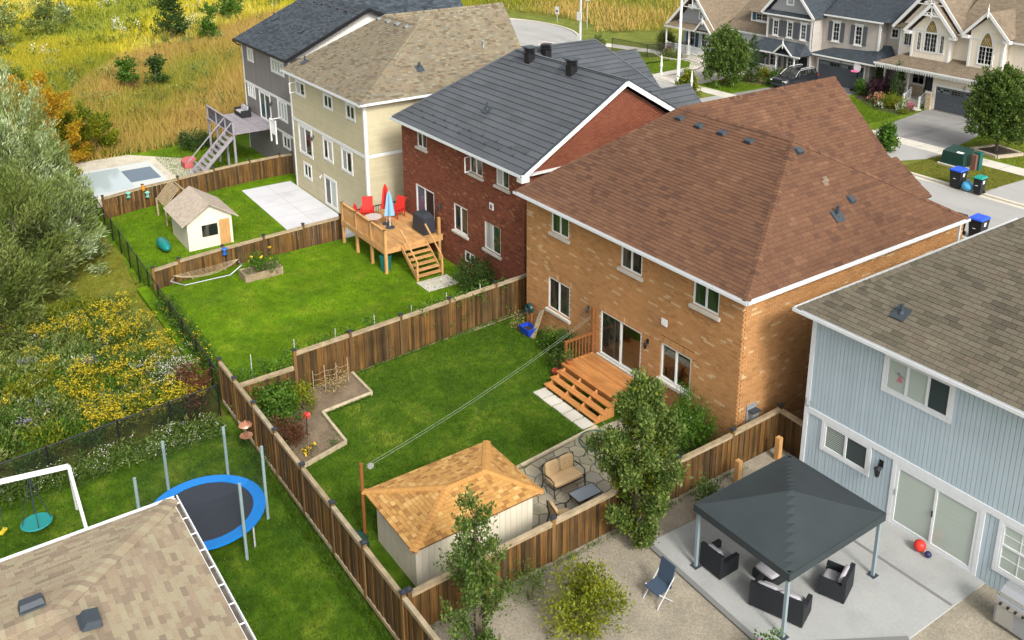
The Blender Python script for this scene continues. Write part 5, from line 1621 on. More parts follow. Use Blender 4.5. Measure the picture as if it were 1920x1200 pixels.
for (a, b) in ((-31.15, -30.75), (-29.25, -28.85)):
    obj('shutter', MB().box(a, b, 49.54, 49.59, 4.48, 5.18), m_shut2, dm_)
lace_trim(h1, -40.2, -33.4, 46.3, 3.05, 0.2)
lace_trim(h1, -33.4, -28.0, 48.4, 3.4, 0.2)
for x in (-40.0, -36.7, -33.6):
    porch_post(h1, x, 46.5, 0.3, 2.95, br=False)
obj('porch_floor', MB().box(-40.2, -33.4, 46.3, 48.6, -0.2, 0.42), m_conc, h1)
posts_rail(h1, (-39.9, 46.5), (-36.9, 46.5), 0.42, 0.85)
posts_rail(h1, (-36.5, 46.5), (-34.6, 46.5), 0.42, 0.85)
stp = MB()
for i in range(3):
    stp.box(-36.4, -34.4, 46.3 - 0.32 * (i + 1), 46.3 - 0.32 * i - 0.003, -0.1, 0.42 - 0.14 * (i + 1))
obj('porch_steps', stp, m_conc, h1)
fwin(h1, -38.6, -37.9, 0.9, 2.5, 48.59, m_shut2, (2, 2), 0.5, head=False)
fwin(h1, -36.9, -36.2, 0.9, 2.5, 48.59, None, (2, 2), 0.5, head=False)
obj('door', MB().box(-35.6, -34.6, 48.53, 48.59, 0.42, 2.5), m_shut2, h1)
garage_door(h1, -32.9, -28.6, 0.02, 2.1, 49.15)
lantern(h1, -30.6, 49.2, 2.6, m_black, 1.2)
# ---------------------------------------------------------------- fences
def fence(label, pts, zb, zt, group, cap=True, tw=0.14, kick=True, both=False, skip_last_post=False, base_mat=None, seedshift=0.0):
    """wooden board fence: posts with caps, a pale top rail, every board its own piece; zt is one top height per panel"""
    zt = list(zt) if hasattr(zt, '__len__') else [zt] * (len(pts) - 1)
    f = thing('wood_fence', label, 'fence', (pts[0][0], pts[0][1], zb), group)
    for i, p in enumerate(pts):
        if skip_last_post and i == len(pts) - 1:
            continue
        top = max(zt[min(i, len(zt) - 1)], zt[max(i - 1, 0)]) + 0.09
        po = obj('post', MB().box(p[0] - 0.06, p[0] + 0.06, p[1] - 0.06, p[1] + 0.06, zb, top, random.random()), m_postw, f)
        if cap:
            c = MB()
            c.box(p[0] - 0.085, p[0] + 0.085, p[1] - 0.085, p[1] + 0.085, top, top + 0.045)
            c.add([(p[0] - 0.075, p[1] - 0.075, top + 0.045), (p[0] + 0.075, p[1] - 0.075, top + 0.045), (p[0] + 0.075, p[1] + 0.075, top + 0.045), (p[0] - 0.075, p[1] + 0.075, top + 0.045), (p[0], p[1], top + 0.10)],
                  [(0, 1, 4), (1, 2, 4), (2, 3, 4), (3, 0, 4)])
            obj('post_cap', c, m_cap, po)
    for i in range(len(pts) - 1):
        a, b = Vector((pts[i][0], pts[i][1], 0)), Vector((pts[i + 1][0], pts[i + 1][1], 0))
        L = (b - a).length
        d = (b - a) / L
        s = Vector((-d.y, d.x, 0))
        z1 = zt[i]
        a0, b0 = a + d * 0.065, b - d * 0.065
        rl = MB()
        rl.bar(a0 + Vector((0, 0, z1 - 0.022)), b0 + Vector((0, 0, z1 - 0.022)), 0.135, 0.042, tint=random.random())
        for sg in (-1, 1):
            rl.bar(a0 + s * sg * 0.042 + Vector((0, 0, z1 - 0.095)), b0 + s * sg * 0.042 + Vector((0, 0, z1 - 0.095)), 0.032, 0.10, tint=random.random() * 0.7)
        obj('top_rail', rl, m_rail, f)
        if kick:
            kb = MB().bar(a0 + Vector((0, 0, zb + 0.07)), b0 + Vector((0, 0, zb + 0.07)), 0.10, 0.14, tint=random.random())
            obj('kick_board', kb, m_rail, f)
        n = max(1, round((L - 0.13) / tw))
        for j in range(n):
            t0 = 0.065 + (L - 0.13) * j / n + 0.004
            t1 = 0.065 + (L - 0.13) * (j + 1) / n - 0.004
            off = (0.010 if j % 2 else -0.010) + random.uniform(-0.003, 0.003)
            ti = min(1, max(0, random.gauss(0.42, 0.27)))
            m_ = MB().bar(a + d * t0 + s * off + Vector((0, 0, (zb + 0.1 + z1 - 0.1) / 2)), a + d * t1 + s * off + Vector((0, 0, (zb + 0.1 + z1 - 0.1) / 2)), 0.02, z1 - zb - 0.2, tint=ti)
            obj('fence_board', m_, m_wood, f)
    return f

GF = 'wooden board fences between the yards'
fence('long wooden fence running down past the soil bed and shed, grass strip outside it', [(-1.44, -13.37), (0.26, -13.37), (2.27, -13.37), (4.29, -13.37), (6.61, -13.37), (8.86, -13.37), (10.98, -13.37), (13.26, -13.37), (15.6, -13.37), (18.0, -13.37)], ZT - 0.06, 1.12, GF)
fence('short low wooden fence panel behind the leafy garden bed shrubs', [(0.2, -13.28), (0.16, -11.0)], ZT - 0.1, [0.86], GF, skip_last_post=True, cap=False)
fence('tall streaky brown fence along the far side of the tan house lawn', [(-0.2, -10.86), (-0.36, -8.46), (-0.52, -6.08), (-0.72, -3.6), (-0.89, -1.08), (-1.05, 1.1)], ZT - 0.1, [1.24, 1.22, 1.20, 1.20, 1.18], GF)
fence('wooden fence between the flagstone patio and the gazebo yard', [(13.26, -13.2), (13.22, -10.9), (13.2, -8.46), (13.18, -5.95), (13.17, -3.45), (13.16, -0.94), (13.10, 1.52), (14.42, 1.48)], ZL - 0.3, [1.12, 1.12, 1.14, 1.12, 1.12, 1.16, 1.12], GF)
fence('brown fence behind the rope hammock, dividing two blurred lawns', [(-14.42, -12.6), (-14.72, -11.25), (-15.05, -8.89), (-15.25, -6.6), (-15.45, -4.25), (-15.6, -1.95)], ZB, [-0.06, 0.0, -0.02, 0.0, 0.03], GF)
fence('brown fence farthest back, beside the pale stone yard of the grey house', [(-28.25, -12.05), (-28.95, -9.5), (-29.3, -7.2), (-29.75, -4.7), (-30.1, -2.1), (-30.2, 0.1), (-30.1, 1.0)], ZG, [-0.46, -0.44, -0.42, -0.40, -0.40, -0.40], GF)

# black chain-link and iron
def mesh_mat():
    if 'chain_mesh' in MATS:
        return MATS['chain_mesh']
    m = bpy.data.materials.new('chain_mesh')
    MATS['chain_mesh'] = m
    m.use_nodes = True
    t = m.node_tree
    bs = t.nodes['Principled BSDF']
    bs.inputs['Base Color'].default_value = (0.012, 0.014, 0.012, 1)
    tr = t.nodes.new('ShaderNodeBsdfTransparent')
    mx = t.nodes.new('ShaderNodeMixShader')
    mx.inputs[0].default_value = 0.42
    t.links.new(tr.outputs[0], mx.inputs[1]); t.links.new(bs.outputs[0], mx.inputs[2])
    t.links.new(mx.outputs[0], t.nodes['Material Output'].inputs['Surface'])
    return m
def chain(label, pts, zb, zt, sp=2.4, mesh=True, group='black chain link fences'):
    f = thing('chain_link_fence', label, 'fence', (pts[0][0], pts[0][1], zb[0] if hasattr(zb, '__len__') else zb), group)
    rb = MB()
    mm = MB()
    k = 0
    for i in range(len(pts) - 1):
        a, b = Vector((pts[i][0], pts[i][1], 0)), Vector((pts[i + 1][0], pts[i + 1][1], 0))
        za, zc = (zb[i], zb[i + 1]) if hasattr(zb, '__len__') else (zb, zb)
        ta, tc = (zt[i], zt[i + 1]) if hasattr(zt, '__len__') else (zt, zt)
        n = max(1, round((b - a).length / sp))
        for j in range(n + (1 if i == len(pts) - 2 else 0)):
            q = a.lerp(b, j / n)
            z0, z1 = za + (zc - za) * j / n, ta + (tc - ta) * j / n
            obj('post', MB().tube([(q.x, q.y, z0 - 0.2), (q.x, q.y, z1 + 0.06)], 0.035, 8), m_black, f)
        rb.tube([(a.x, a.y, ta), (b.x, b.y, tc)], 0.026, 6)
        mm.add([(a.x, a.y, za), (b.x, b.y, zc), (b.x, b.y, tc), (a.x, a.y, ta)], [(0, 1, 2, 3)])
    obj('top_rail', rb, m_black, f)
    if mesh:
        obj('mesh', mm, mesh_mat(), f)
    return f
chain('black mesh fence along the back of the far lawns beside the mown path', [(-33.5, -12.2), (-15, -12.75), (-1.4, -13.2)], [-2.0, -1.6, -1.15], [-0.75, -0.28, 0.1])
chain('low black fence crossing the wildflowers towards the bottom left corner', [(-1.25, -13.6), (-0.9, -17.3), (-0.4, -22), (0, -27)], -1.15, 0.25)
chain('black mesh fence with the swing yard lawn inside it, by the front path', [(-44.5, 42.9), (-39.5, 43.4), (-37.6, 50.5)], 0, 1.35, 3.4, True, 'fences across the street')
irf = thing('iron_railing', 'black iron picket railing between the beige house and the red house', 'railing', (-15.5, -1.9, ZB))
rb = MB()
for z in (0.24, -0.35):
    rb.bar((-15.5, -1.9, z), (-15.4, 2.6, z), 0.06, 0.05)
obj('rail', rb, m_black, irf)
for i in range(31):
    y = -1.85 + i * 0.15
    obj('picket', MB().box(-15.46, -15.44, y - 0.011, y + 0.011, -0.9, 0.24), m_black, irf)
for y in (-1.9, -0.45, 1.0, 2.5):
    po = obj('post', MB().box(-15.5, -15.4, y - 0.04, y + 0.04, -1.6, 0.36), m_black, irf)
    obj('post_cap', MB().ell((-15.45, y, 0.38), 0.06, 0.06, 0.06, 8, 5), m_black, po)
# ---------------------------------------------------------------- the green yard: deck, steps, slabs
dk = thing('deck', 'stained wooden deck with three long open steps at the patio door of the tan house', 'deck', (6.5, -1.0, ZT))
DZ = 0.12
for i in range(12):
    y0 = -0.16 - i * 0.135
    obj('deck_board', MB().box(4.86, 8.24, y0 - 0.13, y0, DZ - 0.035, DZ, random.random()), m_deck, dk)
obj('rim_joist', MB().box(4.88, 8.22, -1.76, -1.72, DZ - 0.20, DZ - 0.037), m_decks, dk)
for k in range(3):
    z = DZ - 0.18 * (k + 1)
    y = -1.82 - 0.31 * k
    for j in range(2):
        obj('tread', MB().box(4.96, 8.22, y - 0.14 * (j + 1) + 0.004, y - 0.14 * j, z - 0.04, z, random.random()), m_deck, dk)
for x in (5.1, 6.1, 7.1, 8.08):
    sb = MB()
    sb.add([(x, -1.75, ZT), (x + 0.045, -1.75, ZT), (x + 0.045, -2.72, ZT), (x, -2.72, ZT), (x, -1.75, DZ - 0.05), (x + 0.045, -1.75, DZ - 0.05), (x + 0.045, -2.72, -0.47), (x, -2.72, -0.47)],
           [(3, 2, 1, 0), (4, 5, 6, 7), (0, 1, 5, 4), (1, 2, 6, 5), (2, 3, 7, 6), (3, 0, 4, 7)])
    obj('stringer', sb, m_deck, dk)
obj('landing', MB().box(8.25, 9.0, -1.2, -0.12, -0.22, -0.12), m_deck, dk)
for i, y in enumerate((-0.12, -1.5)):
    obj('post', MB().box(4.76, 4.86, y - 0.05, y + 0.05, ZT, 2.10 if i == 0 else 1.0), m_decks, dk)
obj('handrail', MB().box(4.74, 4.88, -1.56, -0.05, 0.93, 0.98), m_decks, dk)
for i in range(7):
    y = -0.32 - i * 0.165
    obj('baluster', MB().box(4.79, 4.83, y - 0.02, y + 0.02, DZ - 0.1, 0.93), m_decks, dk)
obj('post', MB().box(8.28, 8.38, -0.62, -0.52, ZT, 0.72), m_decks, dk)
obj('post', MB().box(8.28, 8.38, -1.5, -1.4, ZT, 0.45), m_decks, dk)
rr = MB().bar((8.33, -0.5, 0.74), (8.33, -1.5, 0.42), 0.12, 0.05)
obj('handrail', rr, m_decks, dk)
for i in range(4):
    y = -0.75 - i * 0.18
    obj('baluster', MB().box(8.31, 8.35, y - 0.02, y + 0.02, DZ, 0.66 - 0.32 * (-0.5 - y)), m_decks, dk)
sl_ = thing('stepping_slabs', 'row of pale stepping slabs along the foot of the deck steps', 'paving', (6.6, -3.1, ZT))
for i in range(5):
    x = 5.05 + i * 0.63
    obj('slab', MB().box(x, x + 0.555, -3.28 + random.uniform(-.02, .02), -2.72, ZT - 0.02, ZT + 0.045, random.random()), m_conc, sl_)

# ---- flagstone patio
pat = slab('patio', [(8.32, -2.72), (8.42, -3.7), (8.68, -6.4), (8.92, -7.95), (9.0, -8.3), (13.1, -8.3), (13.1, -0.6), (8.4, -0.6)], ZT + 0.006, M('patio_joint_sand', [(0.10, 0.085, 0.045)], rough=1, noise=(3, 0.25), noise2=(20, 0.3)), 0.2)
m_flag = M('flagstone', [(0.25, 0.225, 0.165), (0.30, 0.272, 0.20), (0.33, 0.292, 0.205), (0.27, 0.255, 0.205)], rough=0.9, noise=(2.5, 0.12), noise2=(14, 0.10), bump=(16, 0.4))
fl = []
s = 0.33
for r in range(-1, 18):
    for c in range(-1, 12):
        cx = 8.5 + c * s * 1.74 + (r % 2) * s * 0.87
        cy = -8.2 + r * s * 1.5
        pts = []
        for k in range(6):
            a = math.pi / 6 + k * math.pi / 3
            rnd = random.Random(round((cx + s * math.cos(a)) * 20) * 7919 + round((cy + s * math.sin(a)) * 20))
            jx, jy = rnd.uniform(-0.07, 0.07), rnd.uniform(-0.07, 0.07)
            pts.append((cx + s * math.cos(a) + jx, cy + s * math.sin(a) + jy))
        pts = [(cx + (p[0] - cx) * 0.94, cy + (p[1] - cy) * 0.94) for p in pts]
        pts = clip_poly(pts, [(9.0, -8.28), (13.08, -8.28), (13.08, -0.62), (8.44, -0.62), (8.38, -2.7), (8.48, -3.7), (8.74, -6.4)])
        if len(pts) < 3 or abs(area2(pts)) < 0.02:
            continue
        m_ = MB().prism([(p[0], p[1], ZT - 0.03) for p in pts], (0, 0, 0.055 + random.uniform(-0.006, 0.006)), random.random())
        obj('flagstone', m_, m_flag, pat)
def timber(label, pts, z, name='garden_edging', w=0.10, h=0.14):
    t = thing(name, label, 'edging', (pts[0][0], pts[0][1], z))
    for a, b in zip(pts, pts[1:]):
        L = (Vector((*b, 0)) - Vector((*a, 0))).length
        n = max(1, round(L / 2.3))
        for i in range(n):
            p = Vector((*a, z + h / 2)).lerp(Vector((*b, z + h / 2)), i / n)
            q = Vector((*a, z + h / 2)).lerp(Vector((*b, z + h / 2)), (i + 0.99) / n)
            obj('timber', MB().bar(p, q, w, h * random.uniform(0.92, 1.05), tint=random.random()), m_tie, t)
    return t
timber('straight pale timber edging between the lawn and the flagstone patio', [(8.3, -2.75), (8.38, -3.7), (8.62, -6.4), (8.9, -8.3)], ZT, h=0.09)
timber('zigzag pale timber edging round the bare soil bed on the lawn', [(-0.42, -8.47), (1.51, -8.5), (1.68, -10.63), (3.92, -10.71), (4.33, -12.38), (4.42, -13.28)], ZT)
slab('garden_bed', [(-0.35, -8.55), (1.45, -8.55), (1.62, -10.68), (3.86, -10.76), (4.27, -12.42), (4.36, -13.3), (0.15, -13.3), (-0.1, -10.9)], ZT + 0.045, m_soil, 0.1)

# ---- shed
m_shw = M('cream_shed_board', [(0.60, 0.55, 0.43), (0.66, 0.60, 0.475)], rough=0.7, noise=(2, 0.05))
m_sh_gold = M('golden_shingle', [(0.2184, 0.104, 0.0302), (0.3276, 0.172, 0.0504), (0.39, 0.216, 0.0648), (0.3588, 0.188, 0.054), (0.468, 0.296, 0.108)], rough=0.95, noise=(30, 0.14), bump=(90, 0.3))
shd = thing('garden_shed', 'cream garden shed with golden hip roof at the corner of the green lawn', 'shed', (10.3, -10.1, ZT))
X0, X1, Y0, Y1, SZ = 9.12, 11.56, -12.07, -8.0, 1.06
sw_ = obj('wall', MB().box(X0 + 0.03, X1 - 0.03, Y0 + 0.03, Y1 - 0.03, ZT, SZ + 0.06), M('shed_shadow_gap', [(0.30, 0.27, 0.2)], rough=0.9), shd)
n = 20
for i in range(n):
    y = Y0 + (Y1 - Y0) * i / n
    obj('wall_board', MB().box(X1 - 0.028, X1, y + 0.004, y + (Y1 - Y0) / n - 0.004, ZT + 0.02, SZ + 0.04, random.random()), m_shw, sw_)
n = 12
for i in range(n):
    x = X0 + (X1 - X0) * i / n
    obj('wall_board', MB().box(x + 0.004, x + (X1 - X0) / n - 0.004, Y0, Y0 + 0.028, ZT + 0.02, SZ + 0.04, random.random()), m_shw, sw_)
e00, e10, e11, e01 = (8.78, -12.32, SZ), (11.93, -12.34, SZ - 0.02), (11.90, -7.86, SZ - 0.02), (8.78, -7.86, SZ)
R0, R1 = (10.72, -10.5, 1.62), (10.70, -9.15, 1.62)
planes = [[e00, e10, R0], [e10, e11, R1, R0], [e11, e01, R1], [e01, e00, R0, R1]]
s_roof = roof_base(shd, planes, M('golden_underlay', [(0.16, 0.07, 0.025)], rough=1))
sh = []
for pl in planes:
    sh += shingles(pl, s_roof, 0.17, 0.125, 0.016, 0.25, 0.028, lambda p: random.random() ** 1.1)
emit('shingle', 'shingles', sh, m_sh_gold, s_roof)
m_capg = M('golden_cap', [(0.3608, 0.1827, 0.052), (0.41, 0.2167, 0.064)], rough=0.95, noise=(30, 0.08))
cp = []
for (a, b, na, nb) in ((e00, R0, (0, -1, -0.3), (-1, 0, -0.3)), (e10, R0, (0, -1, -0.3), (1, 0, -0.45)), (e11, R1, (0, 1, -0.4), (1, 0, -0.45)), (e01, R1, (0, 1, -0.4), (-1, 0, -0.3)), (R0, R1, (1, 0, -0.45), (-1, 0, -0.3))):
    cp += caps(a, b, na, nb, s_roof, 0.13, 0.125, 0.045)
emit('ridge_cap', 'ridge_caps', cp, m_capg, s_roof)

# ---- clothes line, pole and corner bits
cl = thing('clothes_line', 'twin clothes lines stretched from the brown pole to the deck post', 'clothes line', (8.8, -12.3, ZT))
obj('pole', MB().tube([(8.75, -12.33, ZT), (8.75, -12.33, 2.06)], 0.055, 10), m_decks, cl)
a, b = Vector((8.83, -12.2, 1.95)), Vector((4.80, -0.22, 1.70))
pu = MB().lathe((0, 0, 0), [(0.04, -0.02), (0.10, -0.02), (0.10, 0.02), (0.04, 0.02)], 14)
pu.v = [(a.x + 0.06 + q[0] * 0.3, a.y + 0.12 + q[0] * 0.95, a.z + q[2] * 0.5 + q[1]) for q in pu.v]
obj('pulley', pu, m_galv, cl)
for off in (-0.05, 0.05):
    pts = []
    for i in range(15):
        t = i / 14
        p = a.lerp(b, t)
        p.z += off * (1 if i else 1) - 0.22 * 4 * t * (1 - t)
        pts.append(p)
    obj('line', MB().tube(pts, 0.0045, 5), M('line_cord', [(0.28, 0.31, 0.24)], rough=0.6), cl)
tag(obj('compost_bin', MB().lathe((9.25, -12.88, ZT), [(0.40, 0), (0.42, 0.25), (0.38, 0.5), (0.26, 0.68), (0.08, 0.74)], 16), M('dark_green_plastic', [(0.012, 0.05, 0.035)], rough=0.4), smooth=True), 'dark green domed compost bin squeezed behind the shed', 'bin')
tag(obj('plank', MB().box(8.55, 9.6, -13.2, -12.55, ZT + 0.02, ZT + 0.10), m_deck), 'reddish board lying at the pole foot behind the shed', 'plank')

# ---- patio furniture
m_cush = M('tan_cushion', [(0.52, 0.36, 0.19)], rough=0.9, noise=(3, 0.06), bump=(30, 0.2))
m_frame = M('bronze_frame', [(0.035, 0.026, 0.022)], rough=0.45)
def cushion(mb, c, ax, ay, az, tint=0.5, puff=0.35, n=6):
    """rounded cushion: a superellipsoid patch"""
    c, ax, ay, az = Vector(c), Vector(ax), Vector(ay), Vector(az)
    vs, fs = [], []
    k, l = 16, 8
    def sp(v, e): return math.copysign(abs(v) ** e, v)
    for i in range(l + 1):
        ph = -math.pi / 2 + math.pi * i / l
        for j in range(k):
            th = 2 * math.pi * j / k
            x, y, z = sp(math.cos(ph), .35) * sp(math.cos(th), .3), sp(math.cos(ph), .35) * sp(math.sin(th), .3), sp(math.sin(ph), .55)
            vs.append(c + ax * x + ay * y + az * z)
    for i in range(l):
        for j in range(k):
            fs.append((i * k + j, i * k + (j + 1) % k, (i + 1) * k + (j + 1) % k, (i + 1) * k + j))
    return mb.add(vs, fs, tint)
def seat(label, cat, c, rot, width, n, name):
    """metal framed outdoor seat with cushions; local x is its width, it faces local -y"""
    z = ZT + 0.03
    t = thing(name, label, cat, (c[0], c[1], z))
    Rm = Matrix.Rotation(rot, 3, 'Z')
    def W(x, y, zz): return Vector((c[0], c[1], z)) + Rm @ Vector((x, y, zz))
    w = width / 2
    fb = MB()
    for sx in (-1, 1):
        fb.tube([W(sx * w, -0.34, 0), W(sx * w, -0.32, 0.36), W(sx * w, -0.30, 0.60), W(sx * w, -0.1, 0.64), W(sx * w, 0.28, 0.60)], 0.024, 6)
        fb.tube([W(sx * w, 0.36, 0), W(sx * w, 0.28, 0.36), W(sx * w, 0.36, 0.88)], 0.024, 6)
        fb.tube([W(sx * w, -0.32, 0.33), W(sx * w, 0.29, 0.33)], 0.02, 6)
    fb.tube([W(-w, -0.33, 0.33), W(w, -0.33, 0.33)], 0.02, 6)
    fb.tube([W(-w, 0.29, 0.33), W(w, 0.29, 0.33)], 0.02, 6)
    fb.tube([W(-w, 0.36, 0.88), W(-w * 0.5, 0.375, 0.95), W(0, 0.37, 0.92), W(w * 0.5, 0.375, 0.95), W(w, 0.36, 0.88)], 0.02, 6)
    obj('frame', fb, m_frame, t, True)
    cb = MB()
    cushion(cb, W(0, -0.02, 0.42), Rm @ Vector((w - 0.04, 0, 0)), Rm @ Vector((0, 0.33, 0)), (0, 0, 0.075))
    obj('seat_cushion', cb, m_cush, t, True)
    for i in range(n):
        x = -w + 0.05 + (width - 0.1) * (i + 0.5) / n
        cb = MB()
        tilt = Vector((0, 0.14, 0.99))
        cushion(cb, W(x, 0.27, 0.70), Rm @ Vector(((width - 0.1) / n / 2 - 0.01, 0, 0)), Rm @ Vector((0, 0.065, -0.01)), (Rm @ tilt) * 0.26)
        bo = obj('back_cushion', cb, m_cush, t, True)
        tb_ = MB()
        for sx in (-0.10, 0.10):
            tb_.ell(W(x + sx, 0.205, 0.72), 0.02, 0.02, 0.02, 6, 4)
        obj('button', tb_, M('cushion_button', [(0.33, 0.21, 0.10)]), bo)
    return t
seat('tan cushioned metal garden loveseat facing the low glass table on the flagstones', 'loveseat', (10.36, -5.86), R(90), 1.28, 2, 'garden_loveseat')
seat('tan cushioned armchair mostly hidden by the fence rail, seen from behind', 'armchair', (11.95, -7.15), R(-12 + 180), 0.72, 1, 'garden_armchair')
ct = thing('coffee_table', 'low rectangular table with grey glass top in front of the loveseat', 'table', (11.4, -5.78, ZT + 0.03))
obj('table_top', MB().box(11.12, 11.66, -6.24, -5.30, -0.215, -0.19), M('grey_glass', [(0.20, 0.235, 0.26)], rough=0.15, spec=0.6), ct)
fb = MB()
for (x, y) in ((11.12, -6.24), (11.66, -6.24), (11.66, -5.30), (11.12, -5.30)):
    sx, sy = (1 if x > 11.4 else -1), (1 if y > -5.8 else -1)
    fb.tube([(x, y, -0.21), (x - sx * 0.05, y - sy * 0.05, -0.38), (x + sx * 0.06, y + sy * 0.03, ZT + 0.03)], 0.02, 6)
fb.bar((11.12, -6.25, -0.21), (11.66, -6.25, -0.21), 0.03, 0.04); fb.bar((11.12, -5.29, -0.21), (11.66, -5.29, -0.21), 0.03, 0.04)
fb.bar((11.11, -6.24, -0.21), (11.11, -5.30, -0.21), 0.03, 0.04); fb.bar((11.67, -6.24, -0.21), (11.67, -5.30, -0.21), 0.03, 0.04)
obj('frame', fb, m_frame, ct)
gt = thing('patio_table', 'round glass patio table with green rim half hidden behind the bushy tree', 'table', (9.75, -3.95, ZT + 0.03))
m_gr = M('green_table_metal', [(0.02, 0.075, 0.07)], rough=0.35)
n = 28
ring = MB().tube([(9.75 + 0.62 * math.cos(2 * math.pi * i / n), -3.95 + 0.62 * math.sin(2 * math.pi * i / n), 0.12) for i in range(n + 1)], 0.026, 6, caps=False)
obj('rim', ring, m_gr, gt)
obj('table_top', MB().lathe((9.75, -3.95, 0.115), [(0.60, 0), (0.60, 0.012)], 28), glass_clear(), gt)
lb = MB()
for k in range(4):
    a = math.pi / 4 + k * math.pi / 2
    lb.tube([(9.75 + 0.58 * math.cos(a), -3.95 + 0.58 * math.sin(a), 0.11), (9.75 + 0.3 * math.cos(a), -3.95 + 0.3 * math.sin(a), -0.2), (9.75 + 0.45 * math.cos(a), -3.95 + 0.45 * math.sin(a), ZT + 0.03)], 0.02, 6)
obj('leg', lb, m_gr, gt)
tag(obj('umbrella_base', MB().lathe((10.1, -3.65, ZT + 0.03), [(0.27, 0), (0.27, 0.03), (0.2, 0.08), (0.05, 0.12), (0.04, 0.35)], 16), M('teal_base', [(0.01, 0.10, 0.095)], rough=0.4)), 'teal umbrella base under the round glass table', 'umbrella base')

# ---- clutter at the far corner of the tan house
hr = thing('hose_reel', 'green garden hose reel leaning on the tan wall by the far fence', 'hose reel', (0.5, -0.35, ZT))
obj('stand', MB().bar((0.35, -0.25, ZT), (0.55, -0.15, 0.55), 0.06, 0.06).bar((0.75, -0.25, ZT), (0.62, -0.15, 0.55), 0.06, 0.06).bar((0.45, -0.18, 0.52), (1.0, -0.2, 0.62), 0.04, 0.04), m_decks, hr)
hb = MB()
for k in range(5):
    r = 0.20 + 0.012 * (k % 2)
    hb.tube([(0.55 + r * math.cos(t), -0.30 + 0.035 * k, 0.35 + r * math.sin(t)) for t in [i * math.pi / 8 for i in range(17)]], 0.022, 5, caps=False)
hb.lathe((0.55, -0.2, 0.35), [(0.05, -0.05), (0.05, 0.05)], 10)
obj('hose', hb, M('green_hose', [(0.008, 0.055, 0.055)], rough=0.4), hr)
bx = MB()
bx.add([(0.8, -0.85, -0.55), (1.35, -0.85, -0.55), (1.35, -0.5, -0.55), (0.8, -0.5, -0.55), (0.74, -0.9, -0.2), (1.41, -0.9, -0.2), (1.41, -0.45, -0.2), (0.74, -0.45, -0.2)],
       [(3, 2, 1, 0), (0, 1, 5, 4), (1, 2, 6, 5), (2, 3, 7, 6), (3, 0, 4, 7)])
bx.box(0.72, 1.43, -0.93, -0.89, -0.24, -0.19).box(0.72, 1.43, -0.46, -0.42, -0.24, -0.19).box(0.72, 0.76, -0.89, -0.46, -0.24, -0.19).box(1.39, 1.43, -0.89, -0.46, -0.24, -0.19)
rbx = tag(obj('recycling_box', bx, M('blue_plastic', [(0.012, 0.05, 0.40)], rough=0.4)), 'bright blue recycling box filled with dry stems by the tan wall', 'box')
obj('stems', MB().box(0.82, 1.33, -0.84, -0.52, -0.5, -0.3), m_mulch, rbx)
lw = MB()
for k in range(4):
    lw.bar((1.35 + k * 0.05, -0.75 + 0.03 * k, ZT), (1.22 + k * 0.07, -0.12, 0.45 + 0.05 * k), 0.09, 0.025, (0, 1, 0.3), tint=random.random())
tag(obj('planks', lw, m_rail), 'grey planks leaning against the tan wall beside the hose reel', 'planks')
def pot(label, x, y, z, r, h, mat, group=None):
    return tag(obj('flower_pot', MB().lathe((x, y, z), [(r * 0.7, 0), (r, h), (r * 1.08, h), (r * 1.08, h * 0.86), (r * 0.8, h * 0.86)], 14), mat), label, 'pot', group)
m_terra = M('red_pot', [(0.28, 0.045, 0.03)], rough=0.5)
pot('red pot of plants on the lawn beside the deck post', 4.25, -1.25, ZT, 0.20, 0.32, m_terra)
pot('wider red pot of plants at the corner of the deck steps', 4.65, -1.78, ZT, 0.22, 0.30, m_terra)
pot('orange pot with a bushy plant on the deck corner', 5.1, -1.55, DZ, 0.13, 0.2, M('orange_pot', [(0.38, 0.10, 0.03)], rough=0.5))

# ---- garden bed bits
tr = thing('bean_trellis', 'string trellis on pale stakes with withered beans against the tall fence', 'trellis', (-0.1, -9.6, ZT))
for i, y in enumerate((-10.35, -9.85, -9.35, -8.85)):
    obj('stake', MB().tube([(0.25 - 0.10 * i * 0.3, y, ZT), (0.22 - 0.03 * i, y, 0.45 + 0.08 * (i % 2))], 0.018, 6), m_rail, tr)
st = MB()
for z in (-0.15, 0.08, 0.3):
    st.tube([(0.23, -10.35 + 1.5 * i / 12, z - 0.06 * math.sin(math.pi * (i % 4) / 4) + random.uniform(-.03, .03)) for i in range(13)], 0.007, 4)
obj('string', st, m_rail, tr)
pw = thing('pinwheel', 'red pinwheel on a thin dark stake in the soil bed', 'garden ornament', (2.65, -11.65, ZT))
obj('stake', MB().tube([(2.65, -11.65, ZT), (2.62, -11.62, 0.18)], 0.018, 6), m_black, pw)
vb = MB()
for k in range(6):
    a = k * math.pi / 3
    c = Vector((2.62, -11.62, 0.2))
    vb.add([c, c + Vector((0.02, 0.16 * math.cos(a), 0.16 * math.sin(a))), c + Vector((-0.05, 0.16 * math.cos(a + .7), 0.16 * math.sin(a + .7)))], [(0, 1, 2)])
    vb.add([c + Vector((0.006, 0, 0)), c + Vector((-0.045, 0.16 * math.cos(a + .7), 0.16 * math.sin(a + .7))), c + Vector((0.026, 0.16 * math.cos(a), 0.16 * math.sin(a)))], [(0, 1, 2)])
obj('vanes', vb, M('red_vane', [(0.55, 0.02, 0.015)], rough=0.4), pw)
bf = thing('bird_feeder', 'copper bird feeder hanging outside the long wooden fence', 'bird feeder', (2.45, -13.75, 0.3))
m_cop = M('copper', [(0.50, 0.23, 0.14)], rough=0.35, metal=0.5)
obj('lid', MB().lathe((2.45, -13.78, 0.55), [(0.24, 0), (0.20, 0.05), (0.05, 0.11), (0.02, 0.2)], 16), m_cop, bf)
obj('tube', MB().lathe((2.45, -13.78, 0.12), [(0.07, 0), (0.07, 0.42)], 10), glass_clear(), bf)
